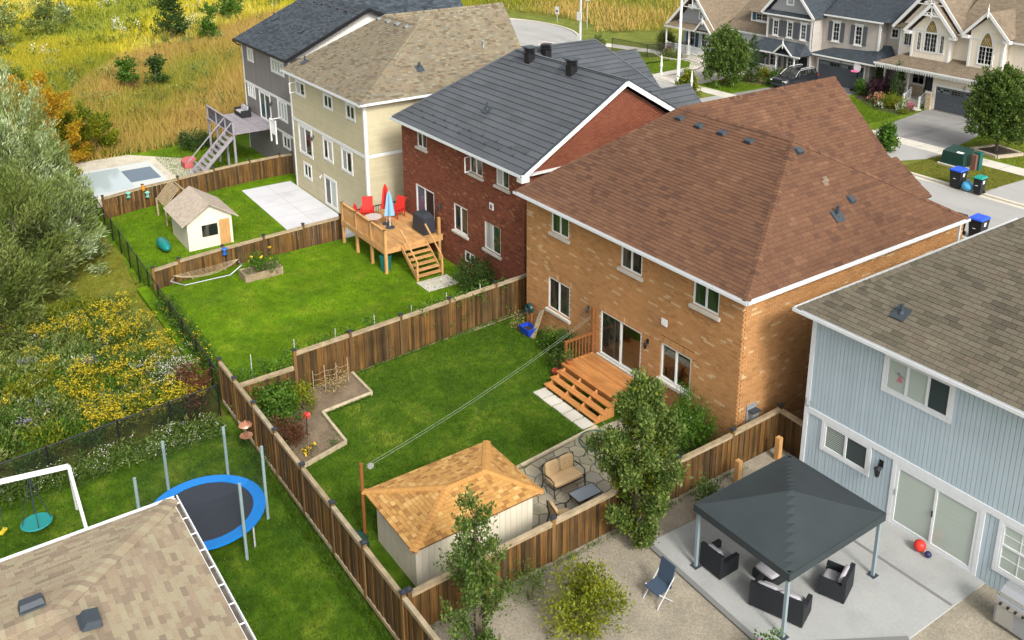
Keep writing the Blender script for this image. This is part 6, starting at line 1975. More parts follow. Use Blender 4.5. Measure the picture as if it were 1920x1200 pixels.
obj('tray', MB().lathe((2.45, -13.78, 0.08), [(0.12, 0), (0.23, 0.05), (0.23, 0.06), (0.05, 0.03)], 16), m_cop, bf)
obj('hook', MB().tube([(2.3, -13.42, 0.7), (2.38, -13.6, 0.95), (2.45, -13.78, 0.9), (2.45, -13.78, 0.75)], 0.012, 5), m_black, bf)

# ---- rear yard: trampoline and swing frame
tp = thing('trampoline', 'round trampoline with blue pad and grey enclosure poles behind the bottom left roof', 'trampoline', (5.4, -16.15, ZK))
cx, cy, cz, n = 5.42, -16.15, -0.03, 40
pad = MB()
for i in range(n):
    a0, a1 = 2 * math.pi * i / n, 2 * math.pi * (i + 1) / n
    q = [(cx + r * math.cos(a), cy + r * math.sin(a), z) for (r, a, z) in ((1.45, a0, cz + 0.01), (1.82, a0, cz), (1.82, a1, cz), (1.45, a1, cz + 0.01))]
    pad.add(q + [(p[0], p[1], p[2] - 0.05) for p in q], [(0, 1, 2, 3), (1, 5, 6, 2), (4, 0, 3, 7)])
obj('safety_pad', pad, M('bright_blue_vinyl', [(0.006, 0.17, 0.52)], rough=0.35), tp)
obj('mat', MB().lathe((cx, cy, cz - 0.03), [(1.5, 0), (1.5, 0.015)], 40), M('black_mat', [(0.028, 0.033, 0.045)], rough=0.8), tp)
m_tpole = M('pole_foam', [(0.20, 0.27, 0.27)], rough=0.6)
for k in range(6):
    a = R(20) + k * math.pi / 3
    obj('pole', MB().tube([(cx + 1.86 * math.cos(a), cy + 1.86 * math.sin(a), ZK), (cx + 1.86 * math.cos(a), cy + 1.86 * math.sin(a), 1.75)], 0.05, 10), m_tpole, tp)
    obj('leg', MB().tube([(cx + 1.7 * math.cos(a + .3), cy + 1.7 * math.sin(a + .3), cz - 0.03), (cx + 1.7 * math.cos(a + .3), cy + 1.7 * math.sin(a + .3), ZK)], 0.03, 8), m_galv, tp)
nt = MB()
for i in range(n):
    a0, a1 = 2 * math.pi * i / n, 2 * math.pi * (i + 1) / n
    nt.add([(cx + 1.80 * math.cos(a0), cy + 1.80 * math.sin(a0), cz), (cx + 1.80 * math.cos(a1), cy + 1.80 * math.sin(a1), cz), (cx + 1.80 * math.cos(a1), cy + 1.80 * math.sin(a1), 1.55), (cx + 1.80 * math.cos(a0), cy + 1.80 * math.sin(a0), 1.55)], [(0, 1, 2, 3)])
nm = mesh_mat().copy()
nm.name = 'net'
[x for x in nm.node_tree.nodes if x.type == 'MIX_SHADER'][0].inputs[0].default_value = 0.13
obj('net', nt, nm, tp)
sg = thing('swing_set', 'white metal swing frame at the left edge with a teal disc swing', 'swing set', (2.8, -20.8, ZK))
fb = MB()
A, Bq = Vector((2.62, -19.40, 1.30)), Vector((1.6, -24.5, 1.30))
fb.bar(A, Bq, 0.12, 0.12)
obj('top_beam', fb, m_white, sg)
for (q, s) in ((A, 1), (A, -1), (Bq, 1), (Bq, -1)):
    obj('leg', MB().bar(q, (q.x + s * 0.95, q.y + 0.15, ZK), 0.09, 0.09), m_white, sg)
ds = obj('disc_swing', MB().lathe((2.42, -20.5, -0.42), [(0.02, 0.02), (0.30, 0.02), (0.42, 0.0), (0.46, 0.03), (0.42, 0.06), (0.30, 0.04)], 20), M('teal_plastic', [(0.01, 0.20, 0.19)], rough=0.5), sg)
rp = MB()
for k in range(4):
    a = k * math.pi / 2
    rp.tube([(2.42 + 0.4 * math.cos(a), -20.5 + 0.4 * math.sin(a), -0.38), (2.40, -20.5, 1.26)], 0.014, 5)
obj('rope', rp, m_dark, ds)
ys_ = MB().tube([(1.95, -21.85, -0.35), (2.0, -21.75, -0.5), (2.1, -21.6, -0.52), (2.2, -21.45, -0.5), (2.25, -21.35, -0.35)], 0.07, 8)
yo = obj('belt_swing', ys_, M('yellow_plastic', [(0.55, 0.42, 0.03)], rough=0.5), sg)
obj('rope', MB().tube([(1.95, -21.85, -0.35), (2.1, -21.9, 1.26)], 0.012, 5).tube([(2.25, -21.35, -0.35), (2.2, -21.4, 1.26)], 0.012, 5), m_dark, yo)

# ---- blue house yard: patio, gazebo, seats
bpz = ZL
slab('patio', [(14.3, -5.7), (18.9, -5.9), (20.95, -2.6), (21.0, 0.98), (14.55, 0.98)], bpz, M('pale_patio', [(0.306, 0.3108, 0.2993)], mix=[((0.2, 0.2, 0.19), 0.8, 0.35, 0.52, 0.72, None), ((0.24, 0.22, 0.18), 6.0, 0.3, 0.64, 0.78, None)], rough=0.85, noise=(0.9, 0.08), noise2=(10, 0.05)), 0.3)
mb = MB()
mb.bar((14.5, -0.6, bpz + 0.004), (20.95, -0.6, bpz + 0.004), 0.10, 0.006); mb.bar((14.3, -5.72, bpz + 0.004), (18.9, -5.92, bpz + 0.004), 0.16, 0.02); mb.bar((18.9, -5.9, bpz + 0.004), (20.95, -2.6, bpz + 0.004), 0.16, 0.02)
tag(obj('patio_border', mb, M('patio_border', [(0.16, 0.16, 0.155)], rough=0.9)), kind='structure')
gz = thing('gazebo', 'dark slate fabric gazebo on four grey posts over the patio seats', 'gazebo', (17.4, -3.3, bpz))
gx0, gx1, gy0, gy1, gzz = 15.72, 19.1, -5.35, -1.28, 1.9
m_can = M('slate_canopy', [(0.0288, 0.0368, 0.0394)], rough=0.9, noise=(1, 0.12))
cb = MB()
ctr = ((gx0 + gx1) / 2, (gy0 + gy1) / 2)
NN = 9
def canz(u, v):
    return gzz + 0.62 * (1 - max(abs(u), abs(v))) ** 1.15
vs, fs = [], []
for j in range(NN * 2 + 1):
    for i in range(NN * 2 + 1):
        u, v = (i - NN) / NN, (j - NN) / NN
        vs.append((ctr[0] + u * (gx1 - gx0) / 2, ctr[1] + v * (gy1 - gy0) / 2, canz(u, v)))
w_ = NN * 2 + 1
for j in range(NN * 2):
    for i in range(NN * 2):
        fs.append((j * w_ + i, j * w_ + i + 1, (j + 1) * w_ + i + 1, (j + 1) * w_ + i))
cb.add(vs, fs)
obj('canopy', cb, m_can, gz)
vb = MB().box(gx0, gx1, gy0 - 0.015, gy0, gzz - 0.22, gzz + 0.01).box(gx0, gx1, gy1, gy1 + 0.015, gzz - 0.22, gzz + 0.01).box(gx0 - 0.015, gx0, gy0, gy1, gzz - 0.22, gzz + 0.01).box(gx1, gx1 + 0.015, gy0, gy1, gzz - 0.22, gzz + 0.01)
obj('valance', vb, m_can, gz)
for (x, y) in ((gx0 + 0.1, gy0 + 0.1), (gx1 - 0.1, gy0 + 0.1), (gx1 - 0.1, gy1 - 0.1), (gx0 + 0.1, gy1 - 0.1)):
    po = obj('post', MB().box(x - 0.045, x + 0.045, y - 0.045, y + 0.045, bpz, gzz), M('gazebo_post', [(0.20, 0.25, 0.27)], rough=0.4), gz)
    obj('foot', MB().box(x - 0.12, x + 0.12, y - 0.12, y + 0.12, bpz, bpz + 0.02), m_dark, po)
m_wick = M('dark_wicker', [(0.014, 0.016, 0.019)], rough=0.7, bump=(60, 0.6))
m_gcush = M('grey_cushion', [(0.32, 0.31, 0.33)], rough=0.9, noise=(3, 0.06))
def wicker(label, x, y, rot, w, d=0.75, back=True, nm='wicker_sofa'):
    t = thing(nm, label, 'sofa' if w > 1 else ('armchair' if back else 'ottoman'), (x, y, bpz))
    Rm = Matrix.Rotation(rot, 3, 'Z')
    def O(mb, x0, x1, y0, y1, z0, z1):
        c = Vector((x, y, bpz)) + Rm @ Vector(((x0 + x1) / 2, (y0 + y1) / 2, (z0 + z1) / 2))
        return mb.obox(c, Rm @ Vector(((x1 - x0) / 2, 0, 0)), Rm @ Vector((0, (y1 - y0) / 2, 0)), (0, 0, (z1 - z0) / 2))
    b = MB()
    O(b, -w / 2, w / 2, -d / 2, d / 2, 0.05, 0.30)
    if back:
        O(b, -w / 2, w / 2, d / 2 - 0.12, d / 2, 0.302, 0.78)
        for s in (-1, 1):
            O(b, s * w / 2 - (0.12 if s > 0 else 0), s * w / 2 + (0 if s > 0 else 0.12), -d / 2, d / 2 - 0.122, 0.302, 0.56)
    for sx in (-1, 1):
        for sy in (-1, 1):
            O(b, sx * (w / 2 - 0.06) - 0.03, sx * (w / 2 - 0.06) + 0.03, sy * (d / 2 - 0.06) - 0.03, sy * (d / 2 - 0.06) + 0.03, 0.0, 0.048)
    obj('wicker_body', b, m_wick, t)
    n = max(1, round((w - 0.2) / 0.6))
    for i in range(n):
        cb = MB()
        xx = (-w / 2 + 0.13) + (w - 0.26) * (i + 0.5) / n if back else 0
        hw = (w - 0.26) / n / 2 - 0.01 if back else w / 2 - 0.02
        cushion(cb, Vector((x, y, bpz)) + Rm @ Vector((xx, -0.06 if back else 0, 0.37)), Rm @ Vector((hw, 0, 0)), Rm @ Vector((0, d / 2 - (0.08 if back else 0.02), 0)), (0, 0, 0.07))
        obj('seat_cushion', cb, m_gcush, t, True)
        if back:
            cb = MB()
            cushion(cb, Vector((x, y, bpz)) + Rm @ Vector((xx, d / 2 - 0.20, 0.62)), Rm @ Vector((hw, 0, 0)), Rm @ Vector((0, 0.07, 0)), Rm @ Vector((0, 0.05, 0.2)))
            obj('back_cushion', cb, m_gcush, t, True)
    return t
wicker('dark wicker armchair with grey cushion at the gazebo corner nearest the brown fence', 16.25, -4.75, R(180), 0.8, nm='wicker_armchair')
wicker('dark wicker sofa with grey cushions under the front edge of the gazebo', 18.3, -4.55, R(200), 1.5)
wicker('dark wicker armchair with grey cushion sticking out towards the sliding door', 18.75, -2.75, R(290), 0.85, nm='wicker_armchair')
wicker('low dark wicker ottoman in the middle of the gazebo seats', 17.4, -3.9, 0, 0.7, 0.7, False, 'wicker_ottoman')
tag(obj('ball', MB().ell((19.19, 0.60, bpz + 0.19), 0.18, 0.18, 0.18, 16, 10), M('red_rubber', [(0.55, 0.035, 0.025)], rough=0.4), smooth=True), 'red ball on the patio before the sliding door', 'ball')
tag(obj('ball', MB().ell((19.5, 0.55, bpz + 0.11), 0.10, 0.10, 0.10, 12, 8), M('navy_rubber', [(0.02, 0.025, 0.08)], rough=0.5), smooth=True), 'small dark blue ball beside the larger red ball', 'ball')
bq = thing('barbecue', 'stainless barbecue grill at the right edge below the blue house', 'barbecue', (22.2, 0.1, bpz))
obj('cart', MB().box(21.9, 22.9, -0.25, 0.3, bpz + 0.05, bpz + 0.85), m_grey, bq)
hb = MB()
hb.prism([(21.95, 0.3, bpz + 0.86), (21.95, -0.2, bpz + 0.86), (21.95, -0.2, bpz + 1.0), (21.95, -0.05, bpz + 1.14), (21.95, 0.2, bpz + 1.16), (21.95, 0.3, bpz + 1.08)], (0.9, 0, 0))
obj('hood', hb, M('stainless', [(0.55, 0.56, 0.57)], rough=0.25, metal=0.8), bq)
obj('control_panel', MB().box(21.92, 22.88, -0.30, -0.252, bpz + 0.66, bpz + 0.83), M('stainless', [(0.5, 0.5, 0.5)]), bq)
for i in range(4):
    obj('knob', MB().tube([(22.05 + i * 0.2, -0.302, bpz + 0.74), (22.05 + i * 0.2, -0.345, bpz + 0.74)], 0.035, 10), m_black, bq)
obj('cart_door', MB().box(21.96, 22.40, -0.27, -0.252, bpz + 0.1, bpz + 0.62), M('stainless', [(0.5, 0.5, 0.5)]), bq)
ch = thing('folding_chair', 'dark blue folding lawn chair on the pale gravel below the gazebo', 'chair', (16.1, -7.0, ZL))
m_nav = M('navy_canvas', [(0.035, 0.055, 0.085)], rough=0.8)
obj('seat', MB().obox((16.1, -7.0, 0.20), (0.27, 0, 0), (0, 0.25, 0.04), (0, 0, 0.015)), m_nav, ch)
obj('backrest', MB().obox((16.1, -6.72, 0.52), (0.27, 0, 0), (0, 0.015, 0), (0, 0.08, 0.33)), m_nav, ch)
for (sx) in (-0.28, 0.28):
    obj('leg', MB().tube([(16.1 + sx, -7.28, ZL - 0.06), (16.1 + sx, -6.68, 0.55)], 0.018, 6), m_galv, ch)
    obj('leg', MB().tube([(16.1 + sx, -6.70, ZL - 0.06), (16.1 + sx, -7.22, 0.22)], 0.018, 6), m_galv, ch)
for (x, y, l) in ((13.75, 0.75, 'amber timber stub post by the blue house corner, farther of two'), (13.85, -1.35, 'amber timber stub post before the fence, nearer the bushy tree')):
    tag(obj('timber_post', MB().box(x - 0.09, x + 0.09, y - 0.09, y + 0.09, ZL - 0.1, 0.62), m_newwood), l, 'post')
pot('grey planter of flowers at the front foot of the gazebo', 19.5, -6.35, ZL - 0.06, 0.28, 0.42, m_grey)

# ---- red house yard: deck, chairs, umbrellas, grill cover, hammock, planters
rd = thing('deck', 'raised amber deck with red seats at the back of the red house', 'deck', (-11.8, -0.5, ZR))
rz = 0.22
for i in range(25):
    y0 = 1.25 - i * 0.14
    obj('deck_board', MB().box(-14.7, -9.45, y0 - 0.135, y0, rz - 0.035, rz, random.random()), m_newwood, rd)
obj('skirt', MB().box(-14.7, -9.45, -2.29, -2.26, rz - 0.32, rz - 0.04).box(-9.47, -9.44, -2.255, 1.2, rz - 0.32, rz - 0.04), m_newwood, rd)
for (x, y) in ((-14.65, -2.2), (-12.9, -2.2), (-11.1, -2.2), (-9.5, -2.2), (-9.5, 1.0)):
    obj('post', MB().box(x - 0.07, x + 0.07, y - 0.07, y + 0.07, ZR - 0.05, rz + 1.0), m_newwood, rd)
rl = MB().box(-14.7, -9.45, -2.27, -2.14, rz + 0.95, rz + 1.0)
obj('handrail', rl, m_newwood, rd)
for i in range(34):
    x = -14.5 + i * 0.147
    obj('baluster', MB().box(x - 0.02, x + 0.02, -2.22, -2.18, rz, rz + 0.95), m_newwood, rd)
for k in range(6):
    x = -9.40 + k * 0.28
    z = rz - 0.2 * (k + 1)
    obj('tread', MB().box(x, x + 0.29, -1.3, 0.1, z - 0.04, z, random.random()), m_newwood, rd)
sb = MB()
for y in (-1.33, 0.13):
    sb.bar((-9.42, y, rz - 0.12), (-7.75, y, ZR + 0.1), 0.05, 0.22)
    sb.bar((-9.42, y, rz + 0.85), (-7.75, y, ZR + 1.05), 0.07, 0.06)
    sb.box(-7.8, -7.7, y - 0.05, y + 0.05, ZR, ZR + 1.05)
objs('stringer', sb, m_newwood, rd)
slab('stepping_pad', rect(-7.6, -6.3, -1.5, 0.3), ZR + 0.02, m_conc, 0.1)
m_redf = M('red_canvas', [(0.48, 0.022, 0.016)], rough=0.7)
def lounger(label, x, y, rot):
    t = thing('deck_chair', label, 'chair', (x, y, rz))
    Rm = Matrix.Rotation(rot, 3, 'Z')
    W = lambda a, b, c: Vector((x, y, rz)) + Rm @ Vector((a, b, c))
    obj('seat', MB().obox(W(0, -0.05, 0.38), Rm @ Vector((0.3, 0, 0)), Rm @ Vector((0, 0.3, -0.04)), (0, 0, 0.04)), m_redf, t)
    obj('backrest', MB().obox(W(0, 0.36, 0.70), Rm @ Vector((0.3, 0, 0)), Rm @ Vector((0, 0.04, 0)), Rm @ Vector((0, 0.14, 0.4))), m_redf, t)
    for s in (-1, 1):
        obj('arm', MB().obox(W(s * 0.34, 0.02, 0.56), Rm @ Vector((0.04, 0, 0)), Rm @ Vector((0, 0.34, 0)), (0, 0, 0.02)), m_redf, t)
        for yy in (-0.3, 0.3):
            obj('leg', MB().obox(W(s * 0.34, yy, 0.27), Rm @ Vector((0.025, 0, 0)), Rm @ Vector((0, 0.025, 0)), (0, 0, 0.27)), m_redf, t)
    return t
lounger('red deck chair at the far left corner of the amber deck', -14.0, -1.0, R(60))
lounger('red deck chair nearer the deck rail, left of the umbrellas', -13.3, -1.55, R(150))
lounger('red deck chair by the red wall behind the umbrellas', -13.2, 0.4, R(20))
def closed_umb(label, x, y, mat, h=2.3):
    t = thing('patio_umbrella', label, 'umbrella', (x, y, rz))
    obj('pole', MB().tube([(x, y, rz), (x, y, rz + h)], 0.025, 8), m_white, t)
    pr = []
    k = 12
    vs, fs = [], []
    for i, (r, z) in enumerate(((0.03, h + 0.02), (0.12, h - 0.25), (0.2, h - 0.9), (0.26, h - 1.35))):
        for j in range(k):
            rr_ = r * (1.25 if j % 2 else 0.75)
            vs.append((x + rr_ * math.cos(2 * math.pi * j / k), y + rr_ * math.sin(2 * math.pi * j / k), rz + z))
    for i in range(3):
        for j in range(k):
            fs.append((i * k + j, i * k + (j + 1) % k, (i + 1) * k + (j + 1) % k, (i + 1) * k + j))
    obj('canopy', MB().add(vs, fs), mat, t)
    obj('base', MB().lathe((x, y, rz), [(0.26, 0), (0.26, 0.04), (0.06, 0.1)], 14), m_dark, t)
closed_umb('closed red umbrella standing on the amber deck', -12.55, -0.55, m_redf)
closed_umb('closed pale blue umbrella beside the red one on the amber deck', -11.95, -0.65, M('sky_canvas', [(0.20, 0.36, 0.50)], rough=0.8), 2.1)
cv = MB()
cv.add([(-11.0, 0.2, rz + 0.1), (-9.75, 0.2, rz + 0.1), (-9.75, 0.95, rz + 0.1), (-11.0, 0.95, rz + 0.1), (-10.95, 0.25, rz + 0.95), (-9.8, 0.25, rz + 0.95), (-9.8, 0.9, rz + 0.95), (-10.95, 0.9, rz + 0.95), (-10.7, 0.4, rz + 1.15), (-10.05, 0.4, rz + 1.15), (-10.05, 0.8, rz + 1.15), (-10.7, 0.8, rz + 1.15)],
       [(0, 1, 5, 4), (1, 2, 6, 5), (2, 3, 7, 6), (3, 0, 4, 7), (4, 5, 9, 8), (5, 6, 10, 9), (6, 7, 11, 10), (7, 4, 8, 11), (8, 9, 10, 11)])
tag(obj('grill_cover', cv, M('black_cover', [(0.03, 0.033, 0.042)], rough=0.5)), 'dark covered barbecue against the red wall on the amber deck', 'barbecue')
tt = thing('deck_table', 'small pale table between the red seats on the amber deck', 'table', (-12.4, -1.4, rz))
obj('table_top', MB().lathe((-12.35, -1.45, rz + 0.68), [(0.48, 0), (0.48, 0.03)], 18), M('pale_table', [(0.42, 0.36, 0.34)], rough=0.4), tt)
obj('leg', MB().lathe((-12.35, -1.45, rz), [(0.25, 0), (0.05, 0.06), (0.04, 0.68)], 10), m_grey, tt)
gb_ = MB().lathe((-9.95, -2.0, ZR), [(0.26, 0), (0.32, 0.75), (0.34, 0.8), (0.1, 0.86)], 14)
tag(obj('garden_bin', gb_, M('teal_bin', [(0.01, 0.13, 0.11)], rough=0.5)), 'teal bin standing under the edge of the amber deck', 'bin')
hm = thing('hammock', 'white rope hammock slung on a metal stand before the brown fence', 'hammock', (-13.9, -10.0, ZR))
a, b = Vector((-14.05, -11.75, -0.62)), Vector((-13.95, -8.45, -0.50))
for k in range(9):
    o = (k - 4) * 0.12
    pts = []
    for i in range(9):
        t = i / 8
        p = a.lerp(b, t)
        sp = math.sin(math.pi * t) ** 0.6
        pts.append(p + Vector((o * sp, 0, -0.32 * 4 * t * (1 - t) * (1 - 0.25 * abs(k - 4) / 4) + 0.12)))
    obj('rope', MB().tube(pts, 0.009, 5), m_rail, hm)
for t in (0.25, 0.75):
    p = a.lerp(b, t)
    obj('spreader', MB().bar((p.x - 0.5, p.y, p.z - 0.1), (p.x + 0.5, p.y, p.z - 0.1), 0.04, 0.04), m_rail, hm)
sb = MB()
for (q, s) in ((a, -1), (b, 1)):
    sb.tube([q, (q.x, q.y + s * 0.15, -0.75), (q.x, q.y - s * 0.5, ZR + 0.05)], 0.03, 6)
sb.tube([(a.x, a.y + 0.5, ZR + 0.05), (b.x, b.y - 0.5, ZR + 0.05)], 0.03, 6)
obj('stand', sb, m_grey, hm)
for (x, y, l) in ((-13.1, -7.6, 'low timber planter box with leafy plants in front of the brown fence'), ):
    pl = thing('planter_box', l, 'planter', (x, y, ZR))
    for (x0, x1, y0, y1) in ((x - 0.5, x + 0.5, y - 1.0, y - 0.95), (x - 0.5, x + 0.5, y + 0.95, y + 1.0), (x - 0.5, x - 0.45, y - 0.949, y + 0.949), (x + 0.45, x + 0.5, y - 0.949, y + 0.949)):
        obj('board', MB().box(x0, x1, y0, y1, ZR, ZR + 0.4, random.random()), m_rail, pl)
    obj('soil', MB().box(x - 0.449, x + 0.449, y - 0.949, y + 0.949, ZR + 0.1, ZR + 0.33), m_soil, pl)
def feeder(label, x, y, z, mat):
    t = thing('bird_feeder', label, 'bird feeder', (x, y, z))
    obj('roof', MB().lathe((x, y, z + 0.2), [(0.17, 0), (0.12, 0.06), (0.02, 0.12)], 12), mat, t)
    obj('tube', MB().lathe((x, y, z - 0.05), [(0.07, 0), (0.07, 0.25)], 8), mat, t)
    obj('tray', MB().lathe((x, y, z - 0.09), [(0.13, 0), (0.14, 0.04)], 12), mat, t)
feeder('blue bird feeder on the post of the hammock fence', -14.85, -8.85, -0.25, M('feeder_blue', [(0.02, 0.10, 0.35)], rough=0.4))
feeder('pale green bird feeder at the near end of the farthest fence', -28.45, -10.5, -0.75, M('feeder_green', [(0.15, 0.40, 0.33)], rough=0.4))
feeder('second pale green bird feeder below the orange post ornament', -28.75, -9.3, -1.05, M('feeder_green', [(0.15, 0.40, 0.33)], rough=0.4))
tag(obj('post_ornament', MB().ell((-28.8, -9.5, -0.55), 0.12, 0.12, 0.2, 10, 8).lathe((-28.8, -9.5, -0.4), [(0.05, 0), (0.14, 0.02), (0.02, 0.1)], 10), M('orange_ornament', [(0.5, 0.2, 0.02)], rough=0.5)), 'orange ornament hung on a post of the farthest fence', 'ornament')

# ---- beige house yard
slab('patio', [(-28.6, -3.3), (-15.9, -3.6), (-15.7, 0.15), (-28.6, 0.15)], ZB + 0.012, M('white_patio', [(0.51, 0.51, 0.527)], mix=[((0.33, 0.33, 0.33), 0.7, 0.35, 0.52, 0.72, None)], rough=0.8, noise=(0.8, 0.05)), 0.2)
bs = thing('garden_shed', 'small gabled cream shed on the lawn behind the hammock fence', 'shed', (-21.6, -8.0, ZB))
obj('wall', MB().box(-23.3, -20.05, -9.3, -6.75, ZB, -0.1).prism([(-20.06, -9.3, -0.1), (-20.06, -6.75, -0.1), (-20.06, -8.02, 0.75)], (-3.2, 0, 0)), m_shw, bs)
planes = [[(-23.6, -9.65, -0.25), (-19.75, -9.65, -0.25), (-19.75, -8.02, 0.82), (-23.6, -8.02, 0.82)], [(-19.75, -6.4, -0.25), (-23.6, -6.4, -0.25), (-23.6, -8.02, 0.82), (-19.75, -8.02, 0.82)]]
bsr = roof_base(bs, planes, M('pale_shed_shingle', [(0.36, 0.30, 0.24)], rough=0.95, noise=(5, 0.2)))
obj('window', MB().box(-20.05, -20.02, -8.5, -7.6, -1.2, -0.5), m_glass, bs)
obj('door', MB().box(-20.05, -20.015, -7.5, -6.9, ZB + 0.03, -0.35), m_newwood, bs)
tag(obj('kayak', MB().ell((-21.2, -10.4, ZB + 0.35), 1.0, 0.32, 0.3, 14, 8), M('teal_hull', [(0.01, 0.17, 0.16)], rough=0.4), smooth=True), 'teal hull lying beside the small cream shed', 'boat')
la = thing('lattice_peak', 'peaked pale wooden slat frame rising over the farthest fence', 'play frame', (-26.0, -8.2, ZB))
for s, (pa, pb) in enumerate((((-26.9, -8.9), (-25.3, -8.9)), )):
    for i in range(9):
        t = i / 8
        obj('slat', MB().bar((-26.9 + 1.9 * t, -9.2, -0.75 + 0.02), (-26.0, -8.2, 0.35 - 0.0) if False else (-26.9 + 1.9 * t, -8.25, 0.30), 0.11, 0.03), m_rail, la)
        obj('slat', MB().bar((-26.9 + 1.9 * t, -7.2, -0.75), (-26.9 + 1.9 * t, -8.15, 0.30), 0.11, 0.03), m_rail, la)
for (x, y) in ((-26.95, -9.2), (-24.95, -9.2), (-26.95, -7.2), (-24.95, -7.2)):
    obj('post', MB().box(x - 0.05, x + 0.05, y - 0.05, y + 0.05, ZB, -0.72), m_rail, la)
mb = MB()
for i in range(1, 6):
    mb.box(-28.6 + i * 2.1, -28.575 + i * 2.1, -3.3, 0.14, ZB, ZB + 0.0145)
mb.box(-28.5, -15.9, -1.62, -1.595, ZB, ZB + 0.0150)
tag(obj('patio_joint', mb, m_grey), kind='structure')
# ---- grey house yard
slab('stone_patio', [(-42.3, -12.8), (-31.3, -12.6), (-31.0, -6.0), (-33.5, -3.2), (-38.5, -3.8), (-42.3, -7.5)], ZG + 0.012, M('pale_stone', [(0.46, 0.42, 0.33)], rough=0.95, noise=(1.2, 0.15), noise2=(7, 0.15)), 0.2)
pl_ = thing('pool', 'rectangular pool with dark blue cover on the pale stone patio', 'pool', (-36.5, -9.2, ZG))
obj('coping', MB().box(-39.4, -33.2, -11.9, -6.6, ZG + 0.01, ZG + 0.10), M('pool_coping', [(0.48, 0.50, 0.48)], rough=0.7), pl_)
obj('cover', MB().box(-37.9, -35.0, -8.9, -6.9, ZG + 0.105, ZG + 0.14), M('pool_cover', [(0.09, 0.13, 0.17)], rough=0.4), pl_)
obj('liner', MB().box(-38.9, -33.8, -11.5, -8.95, ZG + 0.103, ZG + 0.115), M('pool_water', [(0.36, 0.42, 0.43)], rough=0.1), pl_)
gd = thing('deck', 'greyish mauve raised deck with stairs behind the grey house', 'deck', (-36, -1.5, ZG))
m_mauve = M('mauve_deck', [(0.22, 0.20, 0.22), (0.28, 0.255, 0.27)], rough=0.8, noise=(2, 0.12))
for i in range(22):
    y0 = 0.95 - i * 0.15
    obj('deck_board', MB().box(-38.5, -32.6, y0 - 0.145, y0, 0.88, 0.92, random.random()), m_mauve, gd)
for (x, y) in ((-38.4, -2.2), (-36.4, -2.2), (-34.4, -2.2), (-32.7, -2.2)):
    obj('post', MB().box(x - 0.07, x + 0.07, y - 0.07, y + 0.07, ZG, 1.85), m_mauve, gd)
obj('handrail', MB().box(-38.5, -32.6, -2.27, -2.14, 1.8, 1.87), m_mauve, gd)
for i in range(28):
    obj('baluster', MB().box(-38.2 + i * 0.2, -38.16 + i * 0.2, -2.22, -2.18, 0.92, 1.8), m_dark, gd)
for k in range(10):
    obj('tread', MB().box(-34.2, -32.7, -2.4 - 0.27 * (k + 1), -2.4 - 0.27 * k, 0.92 - 0.28 * (k + 1) - 0.05, 0.92 - 0.28 * (k + 1), random.random()), m_mauve, gd)
sb = MB()
for x in (-34.25, -32.65):
    sb.bar((x, -2.3, 0.75), (x, -5.2, ZG + 0.05), 0.06, 0.25)
    sb.bar((x, -2.3, 1.8), (x, -5.2, ZG + 1.0), 0.06, 0.07)
objs('stringer', sb, m_mauve, gd)
tag(obj('toy_box', MB().box(-37.0, -36.1, -4.9, -4.3, ZG + 0.02, ZG + 0.5).prism([(-37.05, -4.95, ZG + 0.5), (-36.05, -4.95, ZG + 0.5), (-36.05, -4.6, ZG + 0.66), (-37.05, -4.6, ZG + 0.66)], (0, 0.6, 0)), M('faded_red', [(0.42, 0.10, 0.10)], rough=0.6)), 'faded red toy chest on the pale stone yard', 'toy chest')
wicker('dark wicker sofa on the mauve deck', -37.3, 0.1, R(0), 1.6).location.z  # stands on the raised deck
for o in list(bpy.data.objects):
    if o.type == 'EMPTY' and o.get('label') == 'dark wicker sofa on the mauve deck':
        o.location.z += 1.12

